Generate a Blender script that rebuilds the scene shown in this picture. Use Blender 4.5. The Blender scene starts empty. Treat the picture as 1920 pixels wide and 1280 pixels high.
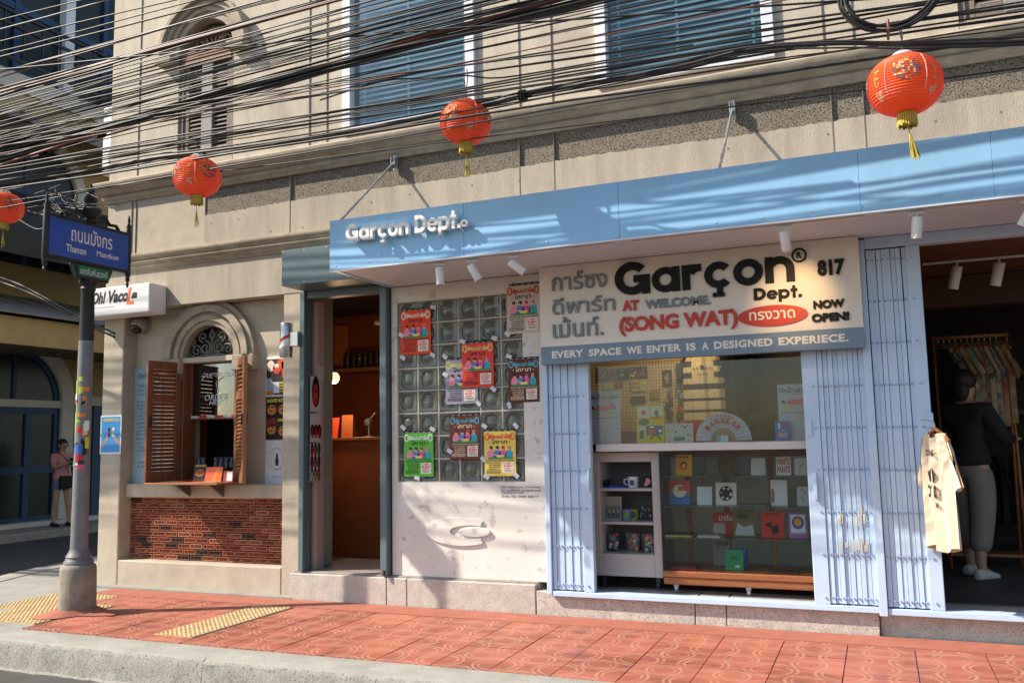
import bpy, bmesh, math, random
from mathutils import Vector, Matrix
random.seed(7)
SC = bpy.context.scene
COL = SC.collection
# ---------------------------------------------------------------- camera
FPX = 1630.0                                  # focal length in photo pixels (1920 wide)
YAW, PITCH, ROLL = map(math.radians, (22.675, 6.397, -1.162))
CAM = Vector((0.0, -6.649, 1.4))
_f = Vector((-math.sin(YAW)*math.cos(PITCH), math.cos(YAW)*math.cos(PITCH), math.sin(PITCH)))
_r = Vector((math.cos(YAW), math.sin(YAW), 0))
_u = _r.cross(_f)
RGT = math.cos(ROLL)*_r + math.sin(ROLL)*_u
UPV = -math.sin(ROLL)*_r + math.cos(ROLL)*_u
FWD = _f
cd = bpy.data.cameras.new('camera')
cam = bpy.data.objects.new('camera', cd); COL.objects.link(cam)
cd.sensor_width = 36.0; cd.lens = FPX/1920*36; cd.clip_end = 500; cd.clip_start = .05
m3 = Matrix((RGT, UPV, -FWD)).transposed()
cam.matrix_world = Matrix.Translation(CAM) @ m3.to_4x4()
SC.camera = cam
# ---------------------------------------------------------------- daylight
KX, KZ = 1.9, -1.92                           # the sun's travel per metre towards the facade
sun_dir = Vector((KX, 1.0, KZ)).normalized()
sl = bpy.data.lights.new('sun', 'SUN'); sl.energy = 5.0; sl.angle = math.radians(.55); sl.color = (1, .90, .75)
so = bpy.data.objects.new('sun', sl); COL.objects.link(so)
so.rotation_euler = sun_dir.to_track_quat('-Z', 'Y').to_euler(); so.location = (-12, -8, 14)
W = bpy.data.worlds.new('World'); SC.world = W; W.use_nodes = True
nt = W.node_tree; nt.nodes.clear()
sky = nt.nodes.new('ShaderNodeTexSky'); sky.sky_type = 'NISHITA'; sky.sun_disc = False
sky.sun_elevation = math.asin(-sun_dir.z); sky.sun_rotation = math.atan2(-sun_dir.x, -sun_dir.y)
sky.air_density = 1.2; sky.dust_density = 1.0; sky.ozone_density = 1.0
bg = nt.nodes.new('ShaderNodeBackground'); bg.inputs[1].default_value = .125
wo = nt.nodes.new('ShaderNodeOutputWorld')
nt.links.new(sky.outputs[0], bg.inputs[0]); nt.links.new(bg.outputs[0], wo.inputs[0])
vs = SC.view_settings; vs.view_transform = 'Standard'; vs.look = 'None'; vs.exposure = 0.7; vs.gamma = 1
vs.use_curve_mapping = False
SC.cycles.use_denoising = True
SC.cycles.max_bounces = 7; SC.cycles.transparent_max_bounces = 16
SC.cycles.sample_clamp_indirect = 6; SC.cycles.caustics_reflective = False; SC.cycles.caustics_refractive = False
# ---------------------------------------------------------------- pixels of the photograph to places
def ray(x, y): return FWD + (x-960)/FPX*RGT - (y-640)/FPX*UPV
def PY(x, y, Y=0.0):
    d = ray(x, y); return CAM + d*((Y-CAM.y)/d.y)
def PZ(x, y, Z=0.0):
    d = ray(x, y); return CAM + d*((Z-CAM.z)/d.z)
def PX(x, y, X):
    d = ray(x, y); return CAM + d*((X-CAM.x)/d.x)
# ---------------------------------------------------------------- materials
MATS = {}
def mat(name, col, rough=.6, var=0, scale=8, bump=0, bscale=None, metal=0, col2=None, spec=.4, detail=4, stretch=None, speck=0, sscale=220, speckcol=(.03, .03, .03), grime=0):
    """procedural principled material: two-tone noise, fine speckle, relief"""
    if name in MATS: return MATS[name]
    m = bpy.data.materials.new(name); m.use_nodes = True; MATS[name] = m
    t = m.node_tree; N = t.nodes; L = t.links; b = N['Principled BSDF']
    b.inputs['Roughness'].default_value = rough; b.inputs['Metallic'].default_value = metal
    b.inputs['Specular IOR Level'].default_value = spec
    c = tuple(col)+(1,); b.inputs['Base Color'].default_value = c
    if not (var or bump or speck or col2 or grime): return m
    tc = N.new('ShaderNodeTexCoord'); vec = tc.outputs['Object']
    if stretch:
        mp = N.new('ShaderNodeMapping'); mp.inputs['Scale'].default_value = stretch
        L.new(vec, mp.inputs[0]); vec = mp.outputs[0]
    def noise(s, d=detail, v=None):
        n = N.new('ShaderNodeTexNoise'); n.inputs['Scale'].default_value = s; n.inputs['Detail'].default_value = d
        n.inputs['Roughness'].default_value = .62
        L.new(v or vec, n.inputs['Vector']); return n.outputs['Fac']
    def mix(fac, a, bb):
        x = N.new('ShaderNodeMix'); x.data_type = 'RGBA'
        for s, v in ((x.inputs[0], fac), (x.inputs[6], a), (x.inputs[7], bb)):
            if hasattr(v, 'links') or isinstance(v, bpy.types.NodeSocket): L.new(v, s)
            else: s.default_value = v
        return x.outputs[2]
    def ramp(s, lo, hi):
        r = N.new('ShaderNodeMapRange'); r.inputs[1].default_value = lo; r.inputs[2].default_value = hi
        L.new(s, r.inputs[0]); return r.outputs[0]
    out = c
    if var or col2:
        c2 = tuple(col2)+(1,) if col2 else tuple(max(0, x*(1-var)) for x in col)+(1,)
        out = mix(ramp(noise(scale), .33, .68), c, c2)
    if grime:
        gv = tc.outputs['Object']
        if stretch:
            gm_ = N.new('ShaderNodeMapping'); gm_.inputs['Scale'].default_value = tuple(1 if q >= 1 else .3 for q in stretch) if name.startswith('wash') else stretch
            L.new(gv, gm_.inputs[0]); gv = gm_.outputs[0]
        g = noise(2.6 if stretch else 1.7, 6, gv)
        out = mix(ramp(g, .52, .75), out, tuple(x*(1-grime) for x in col)+(1,))
    if speck:
        s = noise(sscale, 2, tc.outputs['Object'])
        out = mix(ramp(s, .62-.12*speck, .70-.1*speck), out, tuple(speckcol)+(1,))
    if out is not c: L.new(out, b.inputs['Base Color'])
    if bump:
        bn = N.new('ShaderNodeBump'); bn.inputs['Strength'].default_value = min(1, bump); bn.inputs['Distance'].default_value = .01
        L.new(noise(bscale or scale*3, 5), bn.inputs['Height']); L.new(bn.outputs[0], b.inputs['Normal'])
    return m
def emit(name, col, s):
    m = bpy.data.materials.new(name); m.use_nodes = True; MATS[name] = m
    b = m.node_tree.nodes['Principled BSDF']; b.inputs['Base Color'].default_value = tuple(col)+(1,)
    b.inputs['Emission Color'].default_value = tuple(col)+(1,); b.inputs['Emission Strength'].default_value = s
    return m
def glass(name, tint=(.9, .95, .95), rough=.02, refl=1.0):
    """thin pane: clear with a fresnel reflection"""
    m = bpy.data.materials.new(name); m.use_nodes = True; MATS[name] = m
    t = m.node_tree; N = t.nodes; L = t.links; N.clear()
    o = N.new('ShaderNodeOutputMaterial'); mx = N.new('ShaderNodeMixShader'); fr = N.new('ShaderNodeFresnel')
    fr.inputs[0].default_value = 1.5
    ml = N.new('ShaderNodeMath'); ml.operation = 'MULTIPLY'; ml.inputs[1].default_value = refl; L.new(fr.outputs[0], ml.inputs[0])
    tr = N.new('ShaderNodeBsdfTransparent'); tr.inputs[0].default_value = tuple(tint)+(1,)
    gl = N.new('ShaderNodeBsdfGlossy'); gl.inputs['Roughness'].default_value = rough
    L.new(ml.outputs[0], mx.inputs[0]); L.new(tr.outputs[0], mx.inputs[1]); L.new(gl.outputs[0], mx.inputs[2]); L.new(mx.outputs[0], o.inputs[0])
    return m
_flat = {}
def C(r, g, b, rough=.65):
    """plain printed or painted colour given as sRGB 0-255"""
    k = (r, g, b, rough)
    if k not in _flat:
        lin = tuple((x/255/12.92 if x/255 <= .04045 else ((x/255+.055)/1.055)**2.4) for x in (r, g, b))
        _flat[k] = mat('print_%02x%02x%02x_%d' % (r, g, b, int(rough*100)), lin, rough)
    return _flat[k]
# ---------------------------------------------------------------- mesh building
class MB:
    def __init__(s, m=None):
        s.v = []; s.f = []; s.mi = []; s.mats = []; s.cur = 0; s.T = None
        if m: s.use(m)
    def use(s, m):
        if m not in s.mats: s.mats.append(m)
        s.cur = s.mats.index(m); return s
    def add(s, vs, fs):
        o = len(s.v)
        for p in vs:
            p = Vector(p); s.v.append(s.T @ p if s.T else p)
        for f in fs: s.f.append([i+o for i in f]); s.mi.append(s.cur)
        return s
    def poly(s, pts): return s.add(pts, [list(range(len(pts)))])
    def box(s, x0, x1, y0, y1, z0, z1):
        x0, x1 = sorted((x0, x1)); y0, y1 = sorted((y0, y1)); z0, z1 = sorted((z0, z1))
        return s.add([(x0,y0,z0),(x1,y0,z0),(x1,y1,z0),(x0,y1,z0),(x0,y0,z1),(x1,y0,z1),(x1,y1,z1),(x0,y1,z1)],
                     [(0,3,2,1),(4,5,6,7),(0,1,5,4),(1,2,6,5),(2,3,7,6),(3,0,4,7)])
    def prism(s, pts, vec):
        n = len(pts); vec = Vector(vec); a = [Vector(p) for p in pts]
        return s.add(a+[p+vec for p in a], [list(range(n))[::-1], list(range(n, 2*n))]+[(i,(i+1)%n,(i+1)%n+n,i+n) for i in range(n)])
    def tube(s, pts, r, n=6, caps=True):
        pts = [Vector(p) for p in pts]; rs = r if isinstance(r, (list, tuple)) else [r]*len(pts)
        vs = []; fs = []; prev = None
        for i, p in enumerate(pts):
            t = (pts[min(i+1, len(pts)-1)]-pts[max(i-1, 0)]).normalized()
            a = prev-t*prev.dot(t) if prev else (Vector((0,0,1)).cross(t) if abs(t.z) < .95 else Vector((1,0,0)).cross(t))
            a.normalize(); prev = a; b = t.cross(a)
            for k in range(n):
                w = 2*math.pi*k/n; vs.append(p+(a*math.cos(w)+b*math.sin(w))*rs[i])
        for i in range(len(pts)-1):
            for k in range(n): fs.append((i*n+k, i*n+(k+1)%n, (i+1)*n+(k+1)%n, (i+1)*n+k))
        if caps: fs += [list(range(n))[::-1], list(range((len(pts)-1)*n, len(pts)*n))]
        return s.add(vs, fs)
    def cyl(s, a, b, r, r2=None, n=12): return s.tube([a, b], [r, r if r2 is None else r2], n)
    def lathe(s, c, prof, n=20, a0=0):
        c = Vector(c); vs = []; fs = []
        for r, z in prof:
            for k in range(n):
                w = 2*math.pi*k/n+a0; vs.append(c+Vector((r*math.cos(w), r*math.sin(w), z)))
        for i in range(len(prof)-1):
            for k in range(n): fs.append((i*n+k, i*n+(k+1)%n, (i+1)*n+(k+1)%n, (i+1)*n+k))
        fs += [list(range(n))[::-1], list(range((len(prof)-1)*n, len(prof)*n))]
        return s.add(vs, fs)
    def ball(s, c, rx, ry=None, rz=None, n=12, k=8):
        ry = rx if ry is None else ry; rz = rx if rz is None else rz
        c = Vector(c); vs = []; fs = []
        for i in range(k+1):
            ph = math.pi*i/k
            for j in range(n):
                w = 2*math.pi*j/n; vs.append(c+Vector((rx*max(.001, math.sin(ph))*math.cos(w), ry*max(.001, math.sin(ph))*math.sin(w), -rz*math.cos(ph))))
        for i in range(k):
            for j in range(n): fs.append((i*n+j, i*n+(j+1)%n, (i+1)*n+(j+1)%n, (i+1)*n+j))
        return s.add(vs, fs)
    # flat shapes for print, in local (u, v) with height w towards the viewer
    def rect(s, u0, v0, u1, v1, w=0): return s.poly([(u0,v0,w),(u1,v0,w),(u1,v1,w),(u0,v1,w)])
    def ell(s, cu, cv, ru, rv, w=0, n=14, a0=0, a1=360):
        p = [(cu+ru*math.cos(math.radians(a0+(a1-a0)*i/n)), cv+rv*math.sin(math.radians(a0+(a1-a0)*i/n)), w) for i in range(n if a1-a0 >= 360 else n+1)]
        return s.poly(p)
    def arc(s, cu, cv, r0, r1, a0, a1, w=0, n=12):
        A = [math.radians(a0+(a1-a0)*i/n) for i in range(n+1)]
        vs = [(cu+r0*math.cos(a), cv+r0*math.sin(a), w) for a in A]+[(cu+r1*math.cos(a), cv+r1*math.sin(a), w) for a in A]
        return s.add(vs, [(i, i+1, n+2+i, n+1+i) for i in range(n)])
    def pl(s, pts, w=0): return s.poly([(a, b, w) for a, b in pts])
    def text(s, body, u0, v0, u1, v1, w=0, bold=0, ext=0, **k):
        vs, fs = text_geo(body, bold, ext, **k)
        if not vs: return s
        xs = [p[0] for p in vs]; ys = [p[1] for p in vs]
        sx = (u1-u0)/max(1e-6, max(xs)-min(xs)); sy = (v1-v0)/max(1e-6, max(ys)-min(ys)); x0 = min(xs); y0 = min(ys)
        return s.add([(u0+(p[0]-x0)*sx, v0+(p[1]-y0)*sy, w+p[2]) for p in vs], fs)
    def build(s, name, parent=None, smooth=False, bevel=0, origin=None, seg=1):
        off = woff(parent) if parent else Vector(origin or (0,0,0))
        me = bpy.data.meshes.new(name); me.from_pydata([p-off for p in s.v], [], s.f)
        for m in s.mats: me.materials.append(m)
        if len(s.mats) > 1: me.polygons.foreach_set('material_index', s.mi)
        if smooth: me.polygons.foreach_set('use_smooth', [True]*len(me.polygons))
        me.update()
        o = bpy.data.objects.new(name, me); COL.objects.link(o)
        if parent: o.parent = parent
        elif origin: o.location = Vector(origin)
        if bevel:
            b = o.modifiers.new('bevel', 'BEVEL'); b.width = bevel; b.segments = seg; b.limit_method = 'ANGLE'; b.angle_limit = .6
        if smooth == 'auto':
            try: me.set_sharp_from_angle(angle=math.radians(40))
            except Exception: pass
        return o
def woff(o):
    v = Vector((0,0,0))
    while o: v += o.location; o = o.parent
    return v
def frame(o, u=(1,0,0), v=(0,0,1)):
    """local (u, v, towards viewer) to the world"""
    u = Vector(u).normalized(); v = Vector(v).normalized(); w = u.cross(v)
    return Matrix.Translation(Vector(o)) @ Matrix((u, v, w)).transposed().to_4x4()
_tc = {}
def text_geo(body, bold=0, ext=0, shear=0, space=1.0, res=3):
    k = (body, bold, ext, shear, space, res)
    if k in _tc: return _tc[k]
    c = bpy.data.curves.new('lettering', 'FONT'); c.body = body; c.offset = bold; c.extrude = ext; c.shear = shear
    c.space_character = space; c.resolution_u = res; c.size = 1.0; c.space_line = .9
    o = bpy.data.objects.new('lettering', c); COL.objects.link(o)
    me = bpy.data.meshes.new_from_object(o)
    r = ([tuple(v.co) for v in me.vertices], [list(p.vertices) for p in me.polygons])
    bpy.data.objects.remove(o); bpy.data.curves.remove(c); bpy.data.meshes.remove(me)
    _tc[k] = r; return r
def tag(o, label, cat, group=None):
    o['label'] = label; o['category'] = cat
    if group: o['group'] = group
    return o
def struct(o): o['kind'] = 'structure'; return o
def stuff(o): o['kind'] = 'stuff'; return o
def thing(name, label, cat, loc=(0,0,0), group=None):
    o = bpy.data.objects.new(name, None); o.empty_display_size = .05; COL.objects.link(o); o.location = Vector(loc)
    return tag(o, label, cat, group)
def piece(me, name, parent, loc, rot=None, scale=None):
    o = bpy.data.objects.new(name, me); COL.objects.link(o); o.parent = parent
    o.location = Vector(loc)-woff(parent)
    if rot: o.rotation_euler = rot
    if scale: o.scale = scale
    return o
def letters(name, body, X0, Z0, X1, Z1, Y, material, parent, bold=0, depth=.02, side=None, shear=0, space=1.0, T=None):
    """raised letters, each one its own part; box given in facade X / Z"""
    vs, fs = text_geo(body, bold, .5, shear=shear, space=space, res=4)
    n = len(vs); par = list(range(n))
    def find(a):
        while par[a] != a: par[a] = par[par[a]]; a = par[a]
        return a
    # weld identical positions so that islands hold together
    pos = {}
    for i, p in enumerate(vs):
        k = tuple(round(c, 5) for c in p)
        if k in pos: par[find(i)] = find(pos[k])
        else: pos[k] = i
    for f in fs:
        for i in f[1:]: par[find(i)] = find(f[0])
    isl = {}
    for i in range(n): isl.setdefault(find(i), []).append(i)
    boxes = sorted(((min(vs[i][0] for i in g), max(vs[i][0] for i in g), g) for g in isl.values()), key=lambda b: b[0])
    groups = []
    for a, b, g in boxes:
        if groups and a < groups[-1][1]-.25*min(b-a, groups[-1][1]-groups[-1][0]): groups[-1][1] = max(groups[-1][1], b); groups[-1][2] += g
        else: groups.append([a, b, list(g)])
    xs = [p[0] for p in vs]; ys = [p[1] for p in vs]
    x0, x1, y0, y1 = min(xs), max(xs), min(ys), max(ys); out = []
    for a, b, g in groups:
        idx = {v: i for i, v in enumerate(g)}
        mb = MB(material)
        if T is not None: mb.T = T
        pts = []
        for i in g:
            p = vs[i]; X = X0+(p[0]-x0)/(x1-x0)*(X1-X0); Z = Z0+(p[1]-y0)/(y1-y0)*(Z1-Z0)
            pts.append((X, Y-(p[2]+.5)*depth, Z) if T is None else (X, Z, Y+(p[2]+.5)*depth))
        mb.add(pts, [[idx[i] for i in f] for f in fs if f[0] in idx])
        if side:
            mb.use(side)
            for j, f in enumerate(mb.f):
                P = [mb.v[i] for i in f]; nn = (P[1]-P[0]).cross(P[2]-P[0]) if len(P) > 2 else Vector((0,1,0))
                if T is None and abs(nn.normalized().y) < .5: mb.mi[j] = mb.cur
        out.append(mb.build(name, parent))
    return out
# ================================================================ ground
asphalt = mat('asphalt', (.075,.073,.07), .85, .45, 3, .5, 160, speck=.5, sscale=240, speckcol=(.16,.155,.14))
concrete_k = mat('kerb_concrete', (.35,.34,.305), .85, .25, 4, .35, 60, speck=.4, sscale=130, speckcol=(.2,.19,.17), grime=.35)
kerb_face = mat('kerb_face_worn', (.24,.23,.20), .9, col2=(.33,.31,.275), scale=9, bump=.6, bscale=26, speck=.5, sscale=90, speckcol=(.10,.095,.085))
red_paint = mat('red_oxide_screed', (.40,.14,.09), .75, .22, 7, .25, 50, speck=.15, speckcol=(.25,.1,.07))
marble = mat('worn_marble', (.56,.52,.47), .6, col2=(.43,.385,.345), scale=11, bump=.25, bscale=70, speck=.6, sscale=120, speckcol=(.24,.18,.16), grime=.3)
def tile_material():
    m = bpy.data.materials.new('patterned_pavement_tile'); m.use_nodes = True
    t = m.node_tree; N = t.nodes; L = t.links; b = N['Principled BSDF']; b.inputs['Roughness'].default_value = .55
    b.inputs['Specular IOR Level'].default_value = .35
    g = N.new('ShaderNodeNewGeometry')
    nz = N.new('ShaderNodeTexNoise'); nz.inputs['Scale'].default_value = 9; nz.inputs['Detail'].default_value = 5; L.new(g.outputs[0], nz.inputs['Vector'])
    def math_(op, a, bb=None):
        n = N.new('ShaderNodeMath'); n.operation = op
        for i, v in enumerate((a, bb)):
            if v is None: continue
            if isinstance(v, (int, float)): n.inputs[i].default_value = v
            else: L.new(v, n.inputs[i])
        return n.outputs[0]
    sp = N.new('ShaderNodeSeparateXYZ'); L.new(g.outputs[0], sp.inputs[0])
    def lattice(ox, oy, sx, sy):
        fx = math_('SUBTRACT', math_('FRACT', math_('DIVIDE', math_('ADD', sp.outputs[0], ox), sx)), .5)
        fy = math_('SUBTRACT', math_('FRACT', math_('DIVIDE', math_('ADD', sp.outputs[1], oy), sy)), .5)
        fx = math_('MULTIPLY', fx, sx); fy = math_('MULTIPLY', fy, sy)
        return math_('SQRT', math_('ADD', math_('MULTIPLY', fx, fx), math_('MULTIPLY', fy, fy)))
    def ring(d, r, w):
        return math_('LESS_THAN', math_('ABSOLUTE', math_('SUBTRACT', d, r)), w)
    TS = .402
    d1 = lattice(.279+TS*40+TS/2, .31+TS*40+TS/2, TS, TS)      # tile corners
    d2 = lattice(.279+TS*40, .31+TS*40, TS, TS)                # tile middles
    wob = math_('MULTIPLY', math_('SUBTRACT', nz.outputs[0], .5), .02)
    d1 = math_('ADD', d1, wob); d2 = math_('ADD', d2, wob)
    acc = ring(d1, .155, .009)
    for dd, r, w in ((d1, .118, .008), (d2, .105, .010), (d2, .07, .006)): acc = math_('MAXIMUM', acc, ring(dd, r, w))
    wear = N.new('ShaderNodeMapRange'); wear.inputs[1].default_value = .3; wear.inputs[2].default_value = .6; wear.inputs[3].default_value = .15; wear.inputs[4].default_value = .85
    L.new(nz.outputs[0], wear.inputs[0])
    fac = math_('MULTIPLY', acc, wear.outputs[0])
    big = N.new('ShaderNodeTexNoise'); big.inputs['Scale'].default_value = 2.1; big.inputs['Detail'].default_value = 6; L.new(g.outputs[0], big.inputs['Vector'])
    bc = N.new('ShaderNodeMix'); bc.data_type = 'RGBA'; bc.inputs[6].default_value = (.40,.130,.080,1); bc.inputs[7].default_value = (.28,.090,.060,1)
    mr = N.new('ShaderNodeMapRange'); mr.inputs[1].default_value = .35; mr.inputs[2].default_value = .7; L.new(big.outputs[0], mr.inputs[0]); L.new(mr.outputs[0], bc.inputs[0])
    oi = N.new('ShaderNodeObjectInfo'); hv = N.new('ShaderNodeHueSaturation'); vr = N.new('ShaderNodeMapRange'); vr.inputs[3].default_value = .80; vr.inputs[4].default_value = 1.12; L.new(oi.outputs['Random'], vr.inputs[0]); L.new(vr.outputs[0], hv.inputs['Value']); L.new(bc.outputs[2], hv.inputs['Color'])
    st = N.new('ShaderNodeTexNoise'); st.inputs['Scale'].default_value = 5.5; st.inputs['Detail'].default_value = 7; L.new(g.outputs[0], st.inputs['Vector']); sr = N.new('ShaderNodeMapRange'); sr.inputs[1].default_value = .52; sr.inputs[2].default_value = .70; sr.inputs[4].default_value = .7; L.new(st.outputs[0], sr.inputs[0])
    dm = N.new('ShaderNodeMix'); dm.data_type = 'RGBA'; L.new(sr.outputs[0], dm.inputs[0]); L.new(hv.outputs[0], dm.inputs[6]); dm.inputs[7].default_value = (.17,.075,.055,1)
    mx = N.new('ShaderNodeMix'); mx.data_type = 'RGBA'; L.new(fac, mx.inputs[0]); L.new(dm.outputs[2], mx.inputs[6]); mx.inputs[7].default_value = (.47,.235,.16,1)
    L.new(mx.outputs[2], b.inputs['Base Color'])
    bn = N.new('ShaderNodeBump'); bn.inputs['Strength'].default_value = .25; bn.inputs['Distance'].default_value = .004
    n2 = N.new('ShaderNodeTexNoise'); n2.inputs['Scale'].default_value = 120; L.new(g.outputs[0], n2.inputs['Vector']); L.new(n2.outputs[0], bn.inputs['Height']); L.new(bn.outputs[0], b.inputs['Normal'])
    return m
tile_m = tile_material()
tact_m = mat('yellow_tactile_tile', (.56,.40,.20), .75, .3, 10, .2, 80, grime=.35)
road = struct(MB(asphalt).poly([(-160,-160,-.2),(160,-160,-.2),(160,160,-.2),(-160,160,-.2)]).build('road'))
# far kerb and pavement of the side street
pv = MB(concrete_k).box(-40,-13.9,-1,26,-.6,-.06); struct(pv.build('side_street_pavement', bevel=.02))
# pavement slab under the tiles: rounded street corner on the left
pts = [(9,-1.66),(-7.0,-1.68),(-7.7,-1.45),(-8.3,-.9),(-8.75,-.1),(-9.05,.8),(-9.25,2.2),(-9.3,9),(9,9)]
screed = struct(MB(concrete_k).prism([(x,y,-.5) for x,y in pts],(0,0,.494)).build('pavement_bed'))
# kerb: a chain of cast stones following the corner
def offs(pl, d):
    out = []
    for i, p in enumerate(pl):
        a = Vector(pl[max(0,i-1)]); b = Vector(pl[min(len(pl)-1,i+1)]); t = (b-a).normalized()
        out.append(Vector(p)+Vector((-t.y,t.x))*d)
    return out
kl = [Vector(p) for p in ((9,-1.66),(3.5,-1.66),(2.2,-1.66),(.9,-1.66),(-.4,-1.66),(-1.7,-1.66),(-3.0,-1.67),(-4.2,-1.69),(-5.4,-1.69),(-6.4,-1.69),(-7.1,-1.65),(-7.7,-1.42),(-8.25,-.95),(-8.7,-.2),(-9.0,.7),(-9.2,1.9),(-9.27,4.5),(-9.3,9))]
ko = offs(kl, .30)
kerb = bpy.data.objects.new('kerb', None); COL.objects.link(kerb); struct(kerb)
rk = random.Random(3)
for i in range(len(kl)-1):
    a, b, c, d = kl[i], kl[i+1], ko[i+1], ko[i]
    nrm = ((c-b)+(d-a)).normalized()
    seg = MB(concrete_k); n = 14; vs = []; fs = []
    for k in range(n+1):
        f = k/n; pi = a.lerp(b, f); po = d.lerp(c, f); j = rk.uniform(-.004,.004); j2 = rk.uniform(-.016,.012)
        for q, z in ((pi,-.45),(pi,.002),(po-nrm*(.03+j),.002),(po-nrm*(.012+j),-.008),(po+nrm*(.004+j2*.3),-.03+j),(po+nrm*(.012+j2*.5),-.12),(po+nrm*(.03+j2),-.19),(po+nrm*(.06+j2),-.202),(po+nrm*.06,-.45)):
            vs.append((q.x,q.y,z))
    m = 9
    for k in range(n):
        for q in range(m-1):
            seg.use(kerb_face if q >= 3 else concrete_k); o = (k*m+q, k*m+q+1, (k+1)*m+q+1, (k+1)*m+q)
            fs.append(o); 
    seg.add(vs, fs); seg.mi = [(seg.mats.index(kerb_face) if (x % (m-1)) >= 3 else 0) for x in range(len(fs))]
    seg.build('kerb_stone', kerb, smooth='auto')
# tiles
pavement = bpy.data.objects.new('pavement', None); COL.objects.link(pavement); struct(pavement)
TS = .402
def tile_mesh(w, d):
    b = MB(tile_m); e = .0035
    b.prism([(e,e,0),(w-e,e,0),(w-e,d-e,0),(e,d-e,0)], (0,0,.024))
    o = b.build('tile'); me = o.data; bpy.data.objects.remove(o); return me
tm = tile_mesh(TS,TS); tm_cut = tile_mesh(TS,.16)
def tact_mesh():
    b = MB(tact_m); e = .003; w = TS-.04
    b.prism([(e,e,0),(w-e,e,0),(w-e,TS-e,0),(e,TS-e,0)],(0,0,.024))
    for i in range(8):
        for j in range(9):
            b.lathe((.025+i*.0445,.022+j*.0447,.024),[(.0145,0),(.009,.006)],7)
    o = b.build('tactile_tile'); me = o.data; bpy.data.objects.remove(o); return me
ttm = tact_mesh()
rt = random.Random(5)
TL = math.radians(8)                                # the tile joints run a little askew to the shop front
def skew(y): return -(y+.31)*.0
for k in range(-17, 9):
    x0 = -.279+TS*k
    for r in range(4):
        y1 = -.31-TS*r; y0 = y1-TS
        is_t = k in (-12,)
        if is_t and r < 4:
            if r < 3: piece(ttm, 'tactile_tile', pavement, (x0, y0, -.0195+rt.uniform(-.001,.001)))
            else: piece(tm_cut, 'tile', pavement, (x0, y1-.16, -.02))
            continue
        if x0 < -6.35 and not (r == 0 and x0 > -6.8): continue
        if r == 3:
            piece(tm_cut, 'tile', pavement, (x0, y1-.148, -.02+rt.uniform(-.001,.001)))
        else:
            piece(tm, 'tile', pavement, (x0, y0, -.02+rt.uniform(-.0015,.0015)), (rt.uniform(-.003,.003), rt.uniform(-.003,.003), 0))
# tactile corner by the lamp post
for r in range(3):
    for c in range(3):
        x = -6.716-TS*c+.04*c-.0*r; y = -.31-TS*(r+1)
        if (r, c) in ((0,0),) or (r == 2 and c == 2): continue
        piece(ttm, 'tactile_tile', pavement, (x, y, -.0195))
struct(MB(red_paint).box(-7.1,8,-.305,-.012,-.05,.008).build('red_border', pavement))
struct(MB(concrete_k).box(-7.75,-4.99,-.01,.6,-.1,.02).build('concrete_strip', pavement))
# marble step in front of the shops
step = bpy.data.objects.new('step', None); COL.objects.link(step); struct(step)
for x0, x1, y in ((-5.02,-4.0,0),(-3.994,-3.80,0),(-3.794,-2.62,0),(-2.614,-1.35,.004),(-1.344,-1.12,.004),(-1.114,-.08,.004),(-.074,1.4,.06),(1.406,3.2,.06)):
    MB(marble).box(x0,x1,y,.5,-.1,.235 if x0 < -2.7 else .19).build('marble_slab', step, bevel=.006)
MB(mat('threshold_stone',(.30,.25,.22),.7,.3,6,.3,60)).box(-5.0,-2.6,.035,.9,.1,.252).build('threshold', step, bevel=.008)
# ================================================================ the corner shophouse
wash = mat('washed_concrete', (.54,.465,.365), .85, col2=(.43,.37,.29), scale=5, bump=.4, bscale=150, speck=.42, sscale=170, speckcol=(.23,.18,.13), grime=.22)
wash2 = mat('washed_concrete_streaked', (.50,.43,.345), .85, col2=(.36,.31,.25), scale=6, bump=.4, bscale=150, speck=.5, sscale=170, speckcol=(.20,.16,.12), stretch=(1,1,.15), grime=.3)
wash3 = mat('washed_concrete_upper', (.60,.52,.41), .85, col2=(.50,.43,.335), scale=3.5, bump=.45, bscale=150, speck=.4, sscale=150, speckcol=(.26,.21,.155), stretch=(1.6,1.6,.22), grime=.42)
aggr = mat('dark_pebble_dash', (.28,.235,.18), .9, col2=(.20,.17,.135), scale=14, bump=1, bscale=120, speck=.95, sscale=75, speckcol=(.055,.046,.038))
mould = mat('moulded_cement', (.46,.385,.285), .85, col2=(.31,.26,.2), scale=7, bump=.3, bscale=60, grime=.4, stretch=(1,1,2))
joint_m = mat('mortar_joint', (.20,.18,.155), .9)
whitew = mat('white_wall_paint', (.72,.69,.64), .7, col2=(.66,.63,.585), scale=2.2, bump=.22, bscale=14, grime=.16, speck=.15, sscale=11, speckcol=(.50,.475,.44))
lilac = mat('lilac_blue_steel', (.50,.655,.84), .42, col2=(.455,.60,.79), scale=9, bump=.05, bscale=40, grime=.1)
skyblue = mat('sky_blue_panel', (.29,.54,.80), .36, col2=(.275,.515,.77), scale=2, bump=.22, bscale=1.3, grime=.13, stretch=(1.4,1.4,.3))
soffit_m = mat('soffit_white', (.55,.63,.71), .6)
teal = mat('teal_steel', (.115,.175,.19), .38, .12, 5)
dkbrown = mat('dark_brown_interior', (.035,.022,.016), .7)
orange_i = mat('burnt_orange_wall', (.30,.075,.018), .65, .2, 3)
floor_i = mat('shop_floor', (.10,.09,.082), .55, .3, 4, .1)
wood_d = mat('aged_shutter_wood', (.16,.125,.10), .75, col2=(.30,.25,.21), scale=9, bump=.5, bscale=60, stretch=(6,6,1))
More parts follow.
